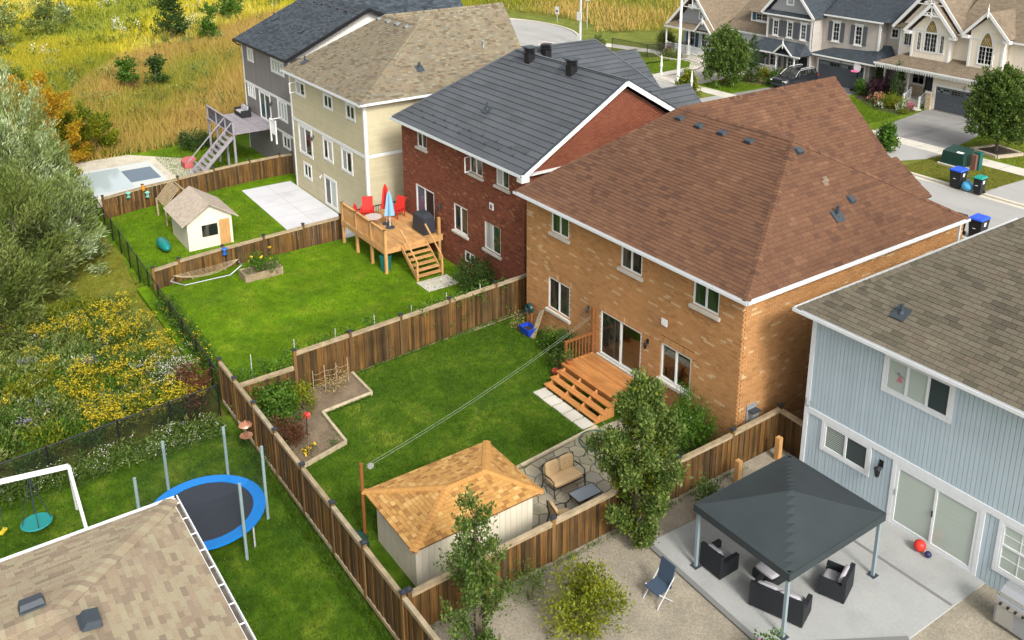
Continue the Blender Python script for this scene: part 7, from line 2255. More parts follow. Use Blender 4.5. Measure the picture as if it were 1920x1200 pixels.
# ---------------------------------------------------------------- street furniture, cars, bins
def bin_(label, x, y, z, w, d, h, lid, rot=0.0):
    t = thing('wheelie_bin', label, 'bin', (x, y, z), 'wheeled bins out on the street')
    Rm = Matrix.Rotation(rot, 3, 'Z')
    W = lambda a, b, c: Vector((x, y, z)) + Rm @ Vector((a, b, c))
    b = MB()
    b.add([W(-w * .40, -d * .38, 0.03), W(w * .40, -d * .38, 0.03), W(w * .40, d * .38, 0.03), W(-w * .40, d * .38, 0.03), W(-w / 2, -d / 2, h), W(w / 2, -d / 2, h), W(w / 2, d / 2, h), W(-w / 2, d / 2, h)],
          [(3, 2, 1, 0), (4, 5, 6, 7), (0, 1, 5, 4), (1, 2, 6, 5), (2, 3, 7, 6), (3, 0, 4, 7)])
    b.obox(W(0, -d / 2 + 0.02, h - 0.06), Rm @ Vector((w / 2 + 0.015, 0, 0)), Rm @ Vector((0, 0.03, 0)), (0, 0, 0.05))
    bo = obj('body', b, M('bin_black', [(0.016, 0.016, 0.019)], rough=0.5), t)
    lb = MB()
    lb.add([W(-w / 2 - .03, -d / 2 - .05, h + .01), W(w / 2 + .03, -d / 2 - .05, h + .01), W(w / 2 + .03, d / 2 + .04, h + .03), W(-w / 2 - .03, d / 2 + .04, h + .03), W(-w / 2 + .03, -d / 2 + .02, h + .09), W(w / 2 - .03, -d / 2 + .02, h + .09), W(w / 2 - .02, d / 2, h + .12), W(-w / 2 + .02, d / 2, h + .12)],
           [(3, 2, 1, 0), (4, 5, 6, 7), (0, 1, 5, 4), (1, 2, 6, 5), (2, 3, 7, 6), (3, 0, 4, 7)])
    obj('lid', lb, lid, t)
    for s in (-1, 1):
        c = W(s * w * 0.43, d * 0.36, 0.11)
        ax = Rm @ Vector((0.05, 0, 0))
        obj('wheel', MB().tube([c - ax, c + ax], 0.11, 12), m_black, t)
    obj('handle', MB().tube([W(-w * .4, d / 2 + .07, h - .03), W(w * .4, d / 2 + .07, h - .03)], 0.02, 6), m_black, t)
    st = MB().obox(W(-w * 0.05, -d * 0.46, h * 0.56), Rm @ Vector((0.08, 0, 0)), Rm @ Vector((0, 0.006, 0.0005)), (0, 0.006, 0.012))
    obj('sticker', st, m_white, bo)
    st = MB().obox(W(w * 0.475, 0, h * 0.78), Rm @ Vector((0.006, 0, 0)), Rm @ Vector((0, 0.10, 0)), (0.006, 0, 0.11))
    obj('sticker', st, m_white, bo)
m_blid = M('blue_lid', [(0.015, 0.075, 0.50)], rough=0.4)
bin_('large black bin with blue lid left of the bag on the far kerb', 1.75, 31.65, -0.06, 0.74, 0.82, 1.12, m_blid)
bin_('smaller black bin with teal lid right of the blue bag', 3.2, 31.55, -0.06, 0.52, 0.6, 1.02, M('teal_lid', [(0.01, 0.24, 0.19)], rough=0.4))
bin_('black bin with blue lid just beyond the blue house roof', 7.1, 24.6, 0.0, 0.74, 0.82, 1.12, m_blid)
bin_('dark bin peeping out past the brown roof corner', 6.2, 24.25, 0.0, 0.55, 0.6, 1.02, m_black)
bg = MB().ell((2.48, 31.55, 0.22), 0.38, 0.33, 0.30, 12, 8, 0.5, 0.10).lathe((2.5, 31.55, 0.48), [(0.10, 0), (0.04, 0.08), (0.12, 0.2)], 8)
tag(obj('rubbish_bag', bg, M('blue_bag', [(0.08, 0.35, 0.58)], rough=0.3), smooth=True), 'light blue tied rubbish bag between two bins', 'bag')
tf = thing('transformer_box', 'dark green transformer cabinet on the boulevard grass', 'utility cabinet', (-0.6, 36.0, 0))
obj('pad', MB().box(-1.65, 0.35, 34.9, 36.6, -0.05, 0.10), m_conc, tf)
tb = MB()
tb.add([(-1.55, 35.05, 0.1), (0.1, 35.05, 0.1), (0.1, 36.4, 0.1), (-1.55, 36.4, 0.1), (-1.45, 35.12, 0.95), (0.0, 35.12, 0.95), (0.0, 36.35, 1.15), (-1.45, 36.35, 1.15)],
       [(3, 2, 1, 0), (4, 5, 6, 7), (0, 1, 5, 4), (1, 2, 6, 5), (2, 3, 7, 6), (3, 0, 4, 7)])
obj('cabinet', tb, M('utility_green', [(0.010, 0.038, 0.030)], rough=0.45), tf)
obj('sign', MB().obox((-0.35, 35.3, 0.995), (0.22, 0, 0), (0, 0.12, 0.02), (0, 0, 0.006)), m_white, tf)
pe = thing('utility_pedestal', 'slim brown and green utility pedestal beside the transformer', 'utility cabinet', (0.35, 36.0, 0))
obj('front', MB().box(0.42, 0.72, 35.4, 35.6, -0.02, 1.05), M('rust_brown', [(0.16, 0.075, 0.05)], rough=0.7), pe)
obj('back', MB().box(0.45, 0.85, 35.61, 36.0, -0.02, 1.2), M('utility_teal', [(0.012, 0.085, 0.075)], rough=0.45), pe)
pc = thing('tree_planter', 'square stone kerb of dark mulch round the right street tree', 'planter', (-0.75, 40.6, 0))
for (a, b) in (((-2.0, 39.6), (0.1, 39.2)), ((0.1, 39.2), (0.75, 41.3)), ((0.75, 41.3), (-1.35, 41.8)), ((-1.35, 41.8), (-2.0, 39.6))):
    obj('kerb_stone', MB().bar((*a, 0.07), (*b, 0.07), 0.22, 0.26), M('kerb_block', [(0.36, 0.30, 0.22)], rough=0.9, noise=(5, 0.15)), pc)
obj('mulch', MB().prism([(-1.95, 39.65, -0.02), (0.05, 39.27, -0.02), (0.68, 41.25, -0.02), (-1.3, 41.73, -0.02)], (0, 0, 0.12)), m_mulch, pc)
lp = thing('lamp_post', 'tall pale lamp post at the sidewalk between the porch house and the brown roof', 'lamp post', (-28.42, 37.0, 0), 'lamp posts')
obj('shaft', MB().tube([(-28.42, 37.0, -0.05), (-28.42, 37.0, 5), (-28.42, 37.0, 10.5)], [0.17, 0.13, 0.08], 12), m_white, lp)
obj('arm', MB().tube([(-28.42, 37.0, 10.3), (-28.42, 36.2, 10.6), (-28.42, 35.0, 10.65)], 0.05, 6), m_white, lp)
obj('lamp_head', MB().box(-28.55, -28.29, 34.3, 35.0, 10.58, 10.72), m_grey, lp)
lp = thing('lamp_post', 'lamp post with white notice boards on the edge of the turning circle', 'lamp post', (-49.6, 42.6, 0), 'lamp posts')
obj('shaft', MB().tube([(-49.6, 42.6, -0.05), (-49.6, 42.6, 5), (-49.6, 42.6, 10.5)], [0.17, 0.13, 0.08], 12), m_galv, lp)
obj('notice_board', MB().box(-50.0, -49.2, 42.38, 42.43, 2.6, 3.55), m_white, lp)
obj('notice_board', MB().box(-49.9, -49.3, 42.38, 42.43, 0.1, 0.9), m_white, lp)
lp = thing('lamp_post', 'thin pale pole glimpsed above the cream house roof', 'lamp post', (-84, 44, 0), 'lamp posts')
obj('shaft', MB().tube([(-84, 44, -0.3), (-84, 44, 9)], [0.15, 0.09], 10), m_white, lp)
for (x, y, h, l) in ((-63.3, 49.8, 1.9, 'small white road sign on a post beyond the turning circle'), (-57.5, 50.0, 4.2, 'white road sign standing highest behind the turning circle')):
    t = thing('road_sign', l, 'sign', (x, y, 0))
    obj('post', MB().tube([(x, y, -0.1), (x, y, h)], 0.04, 6), m_galv, t)
    obj('sign_board', MB().box(x - 0.4, x + 0.4, y - 0.06, y - 0.04, h - 0.95, h), m_white, t)
    obj('sign_print', MB().box(x - 0.2, x + 0.2, y - 0.068, y - 0.062, h - 0.7, h - 0.45), m_dark, t)
hk = thing('hockey_net', 'white street hockey goal on the turning circle beside the road edge', 'hockey goal', (-47.2, 36.5, 0))
fb = MB()
for (a, b) in (((-48.3, 36.0, -0.1), (-48.3, 36.0, 1.2)), ((-46.3, 36.6, -0.1), (-46.3, 36.6, 1.2)), ((-48.3, 36.0, 1.2), (-46.3, 36.6, 1.2)), ((-48.3, 36.0, -0.08), (-48.6, 36.9, -0.08)), ((-46.3, 36.6, -0.08), (-46.6, 37.5, -0.08)), ((-48.6, 36.9, -0.08), (-46.6, 37.5, -0.08)), ((-48.3, 36.0, 1.2), (-48.6, 36.9, -0.08)), ((-46.3, 36.6, 1.2), (-46.6, 37.5, -0.08))):
    fb.tube([a, b], 0.035, 6)
obj('frame', fb, M('goal_red_white', [(0.6, 0.5, 0.5)], rough=0.4), hk)
nb = MB()
for i in range(12):
    t = i / 11
    nb.tube([(-48.3 + 2 * t, 36.0 + 0.6 * t, 1.2), (-48.6 + 2 * t, 36.9 + 0.6 * t, -0.08)], 0.012, 4)
for i in range(6):
    t = i / 6
    nb.tube([(-48.3 - 0.3 * t, 36.0 + 0.9 * t, 1.2 - 1.28 * t), (-46.3 - 0.3 * t, 36.6 + 0.9 * t, 1.2 - 1.28 * t)], 0.012, 4)
obj('net', nb, m_white, hk)
bb = thing('basketball_hoop', 'small portable basketball hoop with pink rim before the charcoal garage door', 'basketball hoop', (-17.7, 48.2, 0))
obj('base', MB().box(-18.1, -17.3, 47.9, 48.6, 0.0, 0.2), m_black, bb)
obj('pole', MB().tube([(-17.7, 48.25, 0.1), (-17.7, 48.2, 2.0)], 0.09, 8), m_black, bb)
bk = [(-17.7 + 0.36 * math.cos(a), 48.06, 2.15 + 0.46 * math.sin(a)) for a in [i * math.pi / 8 for i in range(16)]]
obj('backboard', MB().prism(bk, (0, 0.05, 0)), m_white, bb)
obj('rim', MB().tube([(-17.7 - 0.0 + 0.26 * math.cos(a), 47.7 + 0.26 * math.sin(a), 1.85) for a in [i * math.pi / 8 for i in range(17)]], 0.045, 6, caps=False), M('pink_rim', [(0.7, 0.12, 0.30)], rough=0.5), bb)

def suv(label, x, y, rot):
    """black sport utility car, nose along local -y; lofted body sections"""
    t = thing('parked_car', label, 'car', (x, y, 0))
    Rm = Matrix.Rotation(rot, 3, 'Z')
    W = lambda a, b, c: Vector((x, y, 0)) + Rm @ Vector((a, b, c))
    m_body = M('black_car_paint', [(0.014, 0.015, 0.018)], rough=0.25, spec=0.5, coat=0.8)
    secs = [(-2.32, 0.60, 0.42, 0.72), (-2.2, 0.82, 0.32, 0.92), (-1.9, 0.90, 0.28, 1.02), (-1.0, 0.93, 0.27, 1.10), (0.2, 0.94, 0.27, 1.10), (1.5, 0.93, 0.28, 1.10), (2.1, 0.90, 0.32, 1.06), (2.3, 0.80, 0.42, 0.95)]
    vs, fs = [], []
    for (yy, w, z0, z1) in secs:
        prof = [(-w * 0.9, z0), (-w, z0 + 0.12), (-w, z1 - 0.28), (-w * 0.93, z1 - 0.03), (-w * 0.75, z1), (w * 0.75, z1), (w * 0.93, z1 - 0.03), (w, z1 - 0.28), (w, z0 + 0.12), (w * 0.9, z0)]
        vs += [W(a, yy, c) for a, c in prof]
    k = 10
    for i in range(len(secs) - 1):
        for j in range(k):
            fs.append((i * k + j, i * k + (j + 1) % k, (i + 1) * k + (j + 1) % k, (i + 1) * k + j))
    fs += [tuple(range(k - 1, -1, -1)), tuple(range((len(secs) - 1) * k, len(secs) * k))]
    obj('body', MB().add(vs, fs), m_body, t, False)
    cab = [(-1.05, 0.84, 1.06), (-0.35, 0.68, 1.58), (0.4, 0.68, 1.66), (1.5, 0.67, 1.64), (1.95, 0.66, 1.56), (2.22, 0.78, 1.04)]
    vs, fs = [], []
    for (yy, w, z) in cab:
        vs += [W(-w, yy, z), W(w, yy, z)]
    for i in range(len(cab) - 1):
        fs.append((2 * i, 2 * i + 1, 2 * i + 3, 2 * i + 2))
    lo = len(vs)
    vs += [W(-0.86, -1.0, 1.05), W(-0.86, 2.2, 1.03), W(0.86, -1.0, 1.05), W(0.86, 2.2, 1.03)]
    fs += [(lo, 0, 2, 4, 6, 8, 10, lo + 1), (lo + 3, 11, 9, 7, 5, 3, 1, lo + 2)]
    obj('cabin', MB().add(vs, fs), m_body, t)
    def gl(pts): obj('window', MB().poly([W(*p) for p in pts]), m_glass, t)
    gl([(-0.74, -0.98, 1.115), (0.74, -0.98, 1.115), (0.6, -0.40, 1.555), (-0.6, -0.40, 1.555)])
    gl([(0.66, 2.20, 1.12), (-0.66, 2.20, 1.12), (-0.56, 1.99, 1.53), (0.56, 1.99, 1.53)])
    for s in (-1, 1):
        for (a, b) in ((-0.75, 0.28), (0.38, 1.25), (1.33, 1.85)):
            za = 1.14
            gl([(s * 0.865, a, za), (s * 0.865, b, za), (s * 0.725, min(b, 1.7) - 0.02, 1.52), (s * 0.725, max(a, -0.3) + 0.04, 1.52)])
        obj('roof_rail', MB().tube([W(s * 0.66, -0.1, 1.68), W(s * 0.66, 0.2, 1.73), W(s * 0.66, 1.5, 1.73), W(s * 0.66, 1.8, 1.64)], 0.03, 6), m_galv, t)
        obj('window_trim', MB().tube([W(s * 0.87, -0.95, 1.11), W(s * 0.72, -0.35, 1.56), W(s * 0.71, 0.5, 1.62), W(s * 0.70, 1.7, 1.58)], 0.025, 5), m_galv, t)
        obj('mirror', MB().ell(W(s * 1.02, -0.78, 1.12), 0.11, 0.07, 0.08, 8, 5), m_body, t)
        obj('headlight', MB().obox(W(s * 0.66, -2.20, 0.80), Rm @ Vector((0.17, 0.03, 0)), Rm @ Vector((0, 0.05, 0)), (0, 0, 0.06)), m_white, t)
        obj('tail_light', MB().obox(W(s * 0.72, 2.24, 0.92), Rm @ Vector((0.12, 0, 0)), Rm @ Vector((0, 0.05, 0)), (0, 0, 0.09)), m_redf, t)
        for yy in (-1.42, 1.42):
            c = W(s * 0.86, yy, 0.35)
            ax = Rm @ Vector((0.11, 0, 0))
            wh = obj('wheel', MB().tube([c - ax, c + ax], 0.35, 18), m_black, t)
            obj('rim', MB().tube([c + ax * s * 1.02, c + ax * s * 1.12], 0.22, 12), m_galv, wh)
    obj('bumper', MB().obox(W(0, -2.30, 0.48), Rm @ Vector((0.7, 0, 0)), Rm @ Vector((0, 0.06, 0)), (0, 0, 0.10)), m_dark, t)
suv('black car with silver roof rails parked before the charcoal garage', -22.1, 45.3, R(0))
# ---------------------------------------------------------------- plants
m_lf_dark = leafmat('leaf_dark', [(0.012, 0.030, 0.006), (0.028, 0.060, 0.010), (0.050, 0.092, 0.016), (0.085, 0.125, 0.025)])
m_lf_mid = leafmat('leaf_mid', [(0.022, 0.048, 0.008), (0.050, 0.095, 0.014), (0.090, 0.140, 0.022), (0.150, 0.185, 0.045)])
m_lf_tree = leafmat('leaf_tree', [(0.030, 0.058, 0.010), (0.066, 0.112, 0.018), (0.120, 0.170, 0.032), (0.22, 0.24, 0.075)])
m_lf_bright = leafmat('leaf_bright', [(0.025, 0.070, 0.006), (0.055, 0.125, 0.010), (0.095, 0.175, 0.016)])
m_lf_yel = leafmat('leaf_yellow_green', [(0.0665, 0.0952, 0.0072), (0.1425, 0.168, 0.009), (0.2232, 0.224, 0.0108)])
m_lf_gold = leafmat('leaf_gold', [(0.2025, 0.1148, 0.0081), (0.351, 0.1958, 0.0108), (0.432, 0.27, 0.0162), (0.2295, 0.189, 0.0162)])
m_lf_willow = leafmat('leaf_willow', [(0.061, 0.096, 0.0184), (0.1403, 0.186, 0.046), (0.2684, 0.33, 0.1323), (0.6344, 0.72, 0.506)], trans=0.2)
m_lf_olive = leafmat('leaf_olive', [(0.040, 0.070, 0.012), (0.095, 0.135, 0.022), (0.17, 0.21, 0.050), (0.30, 0.32, 0.13)], trans=0.2)
m_lf_red = leafmat('leaf_rust', [(0.050, 0.018, 0.010), (0.110, 0.040, 0.018), (0.15, 0.07, 0.03)])
m_lf_purple = leafmat('leaf_purple', [(0.022, 0.008, 0.014), (0.045, 0.016, 0.026), (0.075, 0.030, 0.040)])
m_fl_gold = leafmat('goldenrod', [(0.24, 0.20, 0.008), (0.40, 0.31, 0.010), (0.52, 0.39, 0.02)], trans=0.2)
m_fl_white = leafmat('white_bloom', [(0.45, 0.44, 0.34), (0.68, 0.67, 0.58)], trans=0.2)
m_fl_mauve = leafmat('mauve_bloom', [(0.20, 0.14, 0.34), (0.32, 0.25, 0.48)], trans=0.2)
m_fl_pink = leafmat('pink_bloom', [(0.55, 0.05, 0.18), (0.62, 0.20, 0.30)], trans=0.2)
m_fl_coral = leafmat('coral_bloom', [(0.55, 0.16, 0.10), (0.62, 0.32, 0.22)], trans=0.2)
m_fl_yel = leafmat('marigold_bloom', [(0.62, 0.35, 0.01), (0.66, 0.48, 0.02)], trans=0.2)

def shrub(name, label, cat, c, r, h, n, mat, l=0.09, w=0.05, lumps=5, group=None, flower=None, stem=True, twig=30, spread=0.11, shell=0.35, up=0.4, squash=0.55):
    """leafy bush: uneven lumps of leaves on a few stems"""
    t = thing(name, label, cat, c, group)
    B = [(c[0], c[1], c[2] + h * 0.5, r * 0.75, r * 0.75, h * 0.5)]
    for i in range(lumps):
        a = random.uniform(0, 6.28)
        d = r * random.uniform(0.35, 0.75)
        hh = h * random.uniform(0.28, 0.8)
        rr = r * random.uniform(0.30, 0.5)
        B.append((c[0] + d * math.cos(a), c[1] + d * math.sin(a), c[2] + hh, rr, rr, min(rr, hh) * (0.7 + squash)))
    crown('foliage', t, B, n, l, w, mat, twig, spread, up, 0.7, shell)
    if stem:
        mb = MB()
        for i in range(5):
            b = B[random.randrange(len(B))]
            mb.tube([(c[0] + random.uniform(-.1, .1), c[1] + random.uniform(-.1, .1), c[2] - 0.05), ((c[0] + b[0]) / 2, (c[1] + b[1]) / 2, c[2] + h * 0.35), (b[0], b[1], b[2])], [0.03, 0.02, 0.008], 5)
        obj('stem', mb, m_bark, t)
    if flower:
        fm, fn, fs = flower
        crown('flowers', t, [(b[0], b[1], b[2] + b[5] * 0.25, b[3], b[4], b[5]) for b in B], fn, fs, fs * 0.8, fm, 6, 0.03, 0.9, 0.5, 0.95, kind='stuff')
    return t

# the two trees in front
def column_tree(label, base, h, r, n, mat, lean=(0, 0), l=0.12, w=0.065, stems=1, low=0.12, seed=1, mat2=None):
    """upright tree: steep limbs each carrying its own spray of leaves, gaps between them"""
    rs = random.Random(seed)
    t = thing('columnar_tree', label, 'tree', base)
    bx_, by_, bz_ = base
    mb = MB()
    B = []
    for s in range(stems):
        ox, oy = (0, 0) if stems == 1 else (rs.uniform(-.25, .25), rs.uniform(-.25, .25))
        top = Vector((bx_ + lean[0] + ox * 2.2, by_ + lean[1] + oy * 2.2, bz_ + h * (1 - 0.28 * s)))
        b0 = Vector((bx_ + ox * 0.5, by_ + oy * 0.5, bz_ - 0.1))
        mb.tube([b0, b0.lerp(top, .3) + Vector((rs.uniform(-.08, .08), rs.uniform(-.08, .08), 0)), b0.lerp(top, .65), top], [0.085, 0.06, 0.035, 0.008], 7)
        k = int(26 / stems)
        for i in range(k):
            f = low + (0.99 - low) * (i + rs.random()) / k
            q = b0.lerp(top, f)
            ang = i * 2.4 + rs.uniform(-.4, .4)
            prof = math.sin(math.pi * min(1, f * 0.72 + 0.26))
            L = r * (0.24 + 0.95 * prof) * rs.uniform(0.65, 1.12)
            e = q + Vector((math.cos(ang) * L * 0.85, math.sin(ang) * L * 0.85, L * rs.uniform(0.6, 1.1)))
            mb.tube([q, q.lerp(e, .5) + Vector((0, 0, -0.05)), e], [0.026 * (1.2 - f), 0.016 * (1.2 - f), 0.005], 5)
            for tt, rr in ((0.45, 0.26), (0.72, 0.30), (1.0, 0.24)):
                p = q.lerp(e, tt)
                B.append((p.x, p.y, p.z + 0.05, rr * r * 0.7, rr * r * 0.7, rr * r * 1.15))
        for i in range(4):
            p = b0.lerp(top, 0.82 + 0.06 * i)
            B.append((p.x, p.y, p.z, 0.10 * r, 0.10 * r, 0.28 * r))
    obj('trunk', mb, m_bark, t)
    crown('crown', t, B, n, l, w, mat, 16, 0.07, 0.8, 0.45, 0.1, droop=0)
    if mat2:
        crown('turning_leaves', t, B[::3], int(n * 0.10), l, w, mat2, 10, 0.07, 0.8, 0.45, 0.6)
    return t
column_tree('dense leafy upright tree standing before the patio fence, reaching up past the deck', (14.1, -6.0, ZL - 0.1), 5.1, 1.20, 34000, m_lf_tree, (-0.05, 0.1), 0.11, 0.062, 1, 0.05, 4, m_lf_yel)
column_tree('sparse young tree with two leaders in front of the shed', (14.85, -12.0, ZL - 0.1), 4.5, 0.92, 7500, m_lf_mid, (-0.1, 0.1), 0.10, 0.055, 2, 0.05, 9)

# bushes of the green yard
shrub('bush', 'glossy dark green bush with tiny pale blossoms under the tan house window', 'bush', (11.2, -0.95, ZT), 1.25, 1.65, 7000, m_lf_bright, 0.085, 0.05, 7, flower=(m_fl_white, 90, 0.05))
shrub('bush', 'small conical green bush touching the right window sill', 'bush', (10.35, -0.45, ZT), 0.40, 2.0, 1500, m_lf_bright, 0.07, 0.04, 2)
shrub('bush', 'pale airy bush between the deck and the round glass table', 'bush', (9.5, -1.6, ZT), 0.75, 1.25, 1800, m_lf_mid, 0.08, 0.04, 5)
shrub('bush', 'leafy green raspberry bush in the corner of the soil bed', 'bush', (1.15, -12.35, ZT), 1.15, 1.25, 4200, m_lf_bright, 0.11, 0.075, 7)
shrub('bush', 'yellowish green bush at the foot of the tall fence end', 'bush', (1.15, -11.1, ZT), 0.6, 1.1, 1500, m_lf_yel, 0.09, 0.06, 4)
shrub('bush', 'rusty red brown shrub beside the pinwheel', 'bush', (2.75, -12.25, ZT), 0.62, 0.85, 2200, m_lf_red, 0.08, 0.035, 4)
shrub('bush', 'low dark green shrub against the long fence below the rusty shrub', 'bush', (3.2, -12.95, ZT), 0.55, 0.5, 1100, m_lf_dark, 0.07, 0.04, 4)
shrub('flower_plant', 'clump of yellow marigolds on the soil bed', 'flowers', (3.75, -12.05, ZT + 0.05), 0.24, 0.32, 260, m_lf_dark, 0.06, 0.03, 3, flower=(m_fl_yel, 54, 0.075))
shrub('flower_plant', 'tiny green seedling by the timber corner of the soil bed', 'plant', (3.75, -11.1, ZT + 0.05), 0.2, 0.2, 160, m_lf_bright, 0.06, 0.03, 3)
shrub('bean_plant', 'withered straw coloured beans at the foot of the string trellis', 'plant', (0.35, -9.6, ZT + 0.04), 0.6, 0.35, 700, leafmat('dry_leaf', [(0.22, 0.16, 0.06), (0.40, 0.30, 0.14), (0.12, 0.13, 0.03)]), 0.07, 0.04, 5)
shrub('pot_plant', 'bright green leafy plant at the left of the potted plants by the wall', 'plant', (2.9, -0.65, ZT), 0.5, 0.75, 1000, m_lf_bright, 0.10, 0.075, 4)
shrub('pot_plant', 'tall dark potted plant by the deck post', 'plant', (3.95, -0.75, ZT), 0.5, 1.25, 1300, m_lf_dark, 0.10, 0.06, 4)
shrub('pot_plant', 'reddish green plant spilling out of the red pots', 'plant', (4.4, -1.4, ZT + 0.28), 0.4, 0.45, 700, m_lf_mid, 0.08, 0.05, 4, flower=(m_fl_pink, 18, 0.06))
shrub('pot_plant', 'small leafy plant in the orange deck pot', 'plant', (5.1, -1.55, DZ + 0.18), 0.2, 0.3, 220, m_lf_mid, 0.07, 0.045, 3)
shrub('pot_plant', 'dry stems standing behind the blue box', 'plant', (0.35, -0.75, ZT), 0.3, 0.7, 260, MATS['dry_leaf'], 0.10, 0.02, 3)
shrub('weeds', 'low weeds along the tan wall foundation', 'plant', (1.9, -0.3, ZT), 0.5, 0.28, 500, m_lf_mid, 0.07, 0.04, 4, stem=False)
# vines along the fence on the red house side
vp = []
for i in range(46):
    t = i / 45
    y = -12.9 + 12.6 * t
    x = -0.05 - 0.55 * t - 0.45
    vp.append((x + random.uniform(-.12, .12), y, 0.95 + random.uniform(-0.15, 0.28) - (0.25 if y < -11 else 0), 0.2, 0.24, 0.22))
    vp.append((x + random.uniform(-.3, 0), y, 0.2 + random.uniform(-0.3, 0.3), 0.22, 0.26, 0.4))
vn = thing('climbing_vine', 'bright green vine clambering along the far side of the tall brown fence', 'vine', (-0.8, -6, ZR))
crown('foliage', vn, vp, 7000, 0.10, 0.07, m_lf_bright, 20, 0.1, 0.7, 0.5, 0.3)
vs_ = MB()
for i in range(7):
    y = -12.4 + i * 1.75
    vs_.tube([(-0.7 - 0.035 * i, y, ZR), (-0.68 - 0.035 * i, y, 1.42 + 0.08 * (i % 2))], 0.018, 6)
obj('stake', vs_, m_galv, vn)
shrub('bush', 'dark green bush at the foot of the red wall, right of the amber stairs', 'bush', (-5.0, 0.2, ZR), 1.3, 1.5, 4200, m_lf_dark, 0.10, 0.06, 7)
shrub('planter_plants', 'leafy plants filling the timber planter box', 'plant', (-13.1, -7.6, ZR + 0.3), 0.85, 0.75, 1600, m_lf_bright, 0.11, 0.05, 6, flower=(m_fl_yel, 30, 0.10))
shrub('bush', 'low dark bush by the grey house yard lawn', 'bush', (-41.0, -2.6, ZG), 1.6, 1.5, 3200, m_lf_dark, 0.13, 0.08, 6)
shrub('bush', 'yellow green bush sprawling at the bottom edge beside the sparse young tree', 'bush', (15.7, -9.2, ZL - 0.06), 1.25, 1.25, 6000, m_lf_yel, 0.09, 0.05, 8)
shrub('bush', 'thin pale shrub at the foot of the brown fence, left of the yellow green bush', 'bush', (14.0, -9.9, ZL - 0.06), 0.6, 0.9, 1200, m_lf_mid, 0.07, 0.03, 4)
shrub('bush', 'wispy shrub sprig above the gazebo corner by the fence', 'bush', (14.3, -3.3, ZL - 0.06), 0.55, 1.15, 1300, m_lf_mid, 0.08, 0.045, 4)
shrub('planter_flowers', 'red and green flowers in the grey planter by the gazebo', 'flowers', (19.5, -6.35, ZL + 0.32), 0.36, 0.5, 700, m_lf_bright, 0.09, 0.05, 4, flower=(m_fl_pink, 40, 0.07))

# street trees, cedars and front beds
def street_tree(label, x, y, h, r, n, hs=0.26, mat=None, grp='street trees across the road'):
    t = thing('street_tree', label, 'tree', (x, y, 0), grp)
    B = []
    for i in range(34):
        f = (i + random.random()) / 34
        z = h * (hs + (0.97 - hs) * f)
        rr = r * (math.sin(math.pi * (0.16 + 0.84 * f) ** 0.72) ** 0.8 + 0.03)
        a = i * 2.399
        d = rr * random.uniform(0.45, 0.88)
        s = max(0.16, 0.50 * rr + 0.14) * random.uniform(0.8, 1.1)
        B.append((x + d * math.cos(a), y + d * math.sin(a), z, s, s, s * 1.15))
    B.append((x, y, h * (hs + 0.38), r * 0.6, r * 0.6, h * 0.3))
    crown('crown', t, B, int(n * 1.7), 0.18, 0.12, mat or m_lf_mid, 18, 0.10, 0.55, 0.6, 0.3)
    trunk(t, (x, y, -0.05), (x, y, h * 0.88), 0.11, 0.03, [(f, (x + r * 0.6 * math.cos(a), y + r * 0.6 * math.sin(a), h * (f + 0.2))) for f, a in ((.28, 0), (.33, 2), (.4, 4), (.5, 1), (.6, 3))])
    return t
street_tree('rounded dark green street tree on the lawn before the grey porch house', -25.93, 40.5, 5.5, 1.95, 12000, 0.2)
street_tree('tall oval street tree in the square mulch bed at the right edge', -0.75, 40.6, 6.2, 2.05, 15000, 0.27)
street_tree('young yellowish tree rising behind the brown and grey roof corners', -21.2, 31.0, 3.6, 0.75, 3200, 0.2, m_lf_yel)
street_tree('small green sapling peeking over the brown roof edge', -5.2, 34.4, 1.9, 0.55, 1500, 0.1, m_lf_bright)
def cedar(label, x, y, h, r, n, grp='pointed cedars by the porches'):
    t = thing('cedar', label, 'tree', (x, y, 0), grp)
    B = [(x + random.uniform(-.06, .06) * r, y + random.uniform(-.06, .06) * r, h * f, r * (1 - f) ** 0.6 + 0.05, r * (1 - f) ** 0.6 + 0.05, h * 0.11) for f in (.08, .2, .32, .44, .56, .68, .79, .88, .95)]
    crown('foliage', t, B, n, 0.13, 0.055, m_lf_dark, 16, 0.07, 1.1, 0.35, 0.6)
    obj('trunk', MB().tube([(x, y, -0.05), (x, y, h * 0.8)], [0.08, 0.02], 6), m_bark, t)
    return t
cedar('broad pointed cedar right of the rounded street tree', -25.6, 43.6, 4.2, 0.85, 4600)
cedar('narrow cedar behind the purple shrub', -16.2, 49.3, 3.1, 0.62, 2600)
cedar('narrow cedar just left of the cream house steps', -13.2, 47.5, 3.4, 0.62, 2800)
shrub('bush', 'purple leaved shrub between the two narrow cedars', 'bush', (-15.1, 47.7, 0), 1.35, 1.6, 4200, m_lf_purple, 0.14, 0.07, 7)
shrub('bush', 'round green bush left of the purple shrub by the driveway', 'bush', (-16.3, 47.5, 0), 0.75, 1.35, 1900, m_lf_bright, 0.12, 0.06, 4)
shrub('bush', 'golden yellow mound shrub in the cream house flower bed', 'bush', (-12.3, 45.6, 0), 0.95, 0.95, 2600, m_lf_yel, 0.12, 0.06, 6)
shrub('flower_plant', 'coral pink hydrangeas at the left end of the flower bed', 'flowers', (-14.2, 45.9, 0), 0.75, 0.55, 900, m_lf_mid, 0.11, 0.06, 5, flower=(m_fl_coral, 260, 0.13))
shrub('flower_plant', 'white flowers left of the golden mound', 'flowers', (-12.95, 44.7, 0), 0.42, 0.36, 500, m_lf_mid, 0.1, 0.06, 4, flower=(m_fl_white, 170, 0.12))
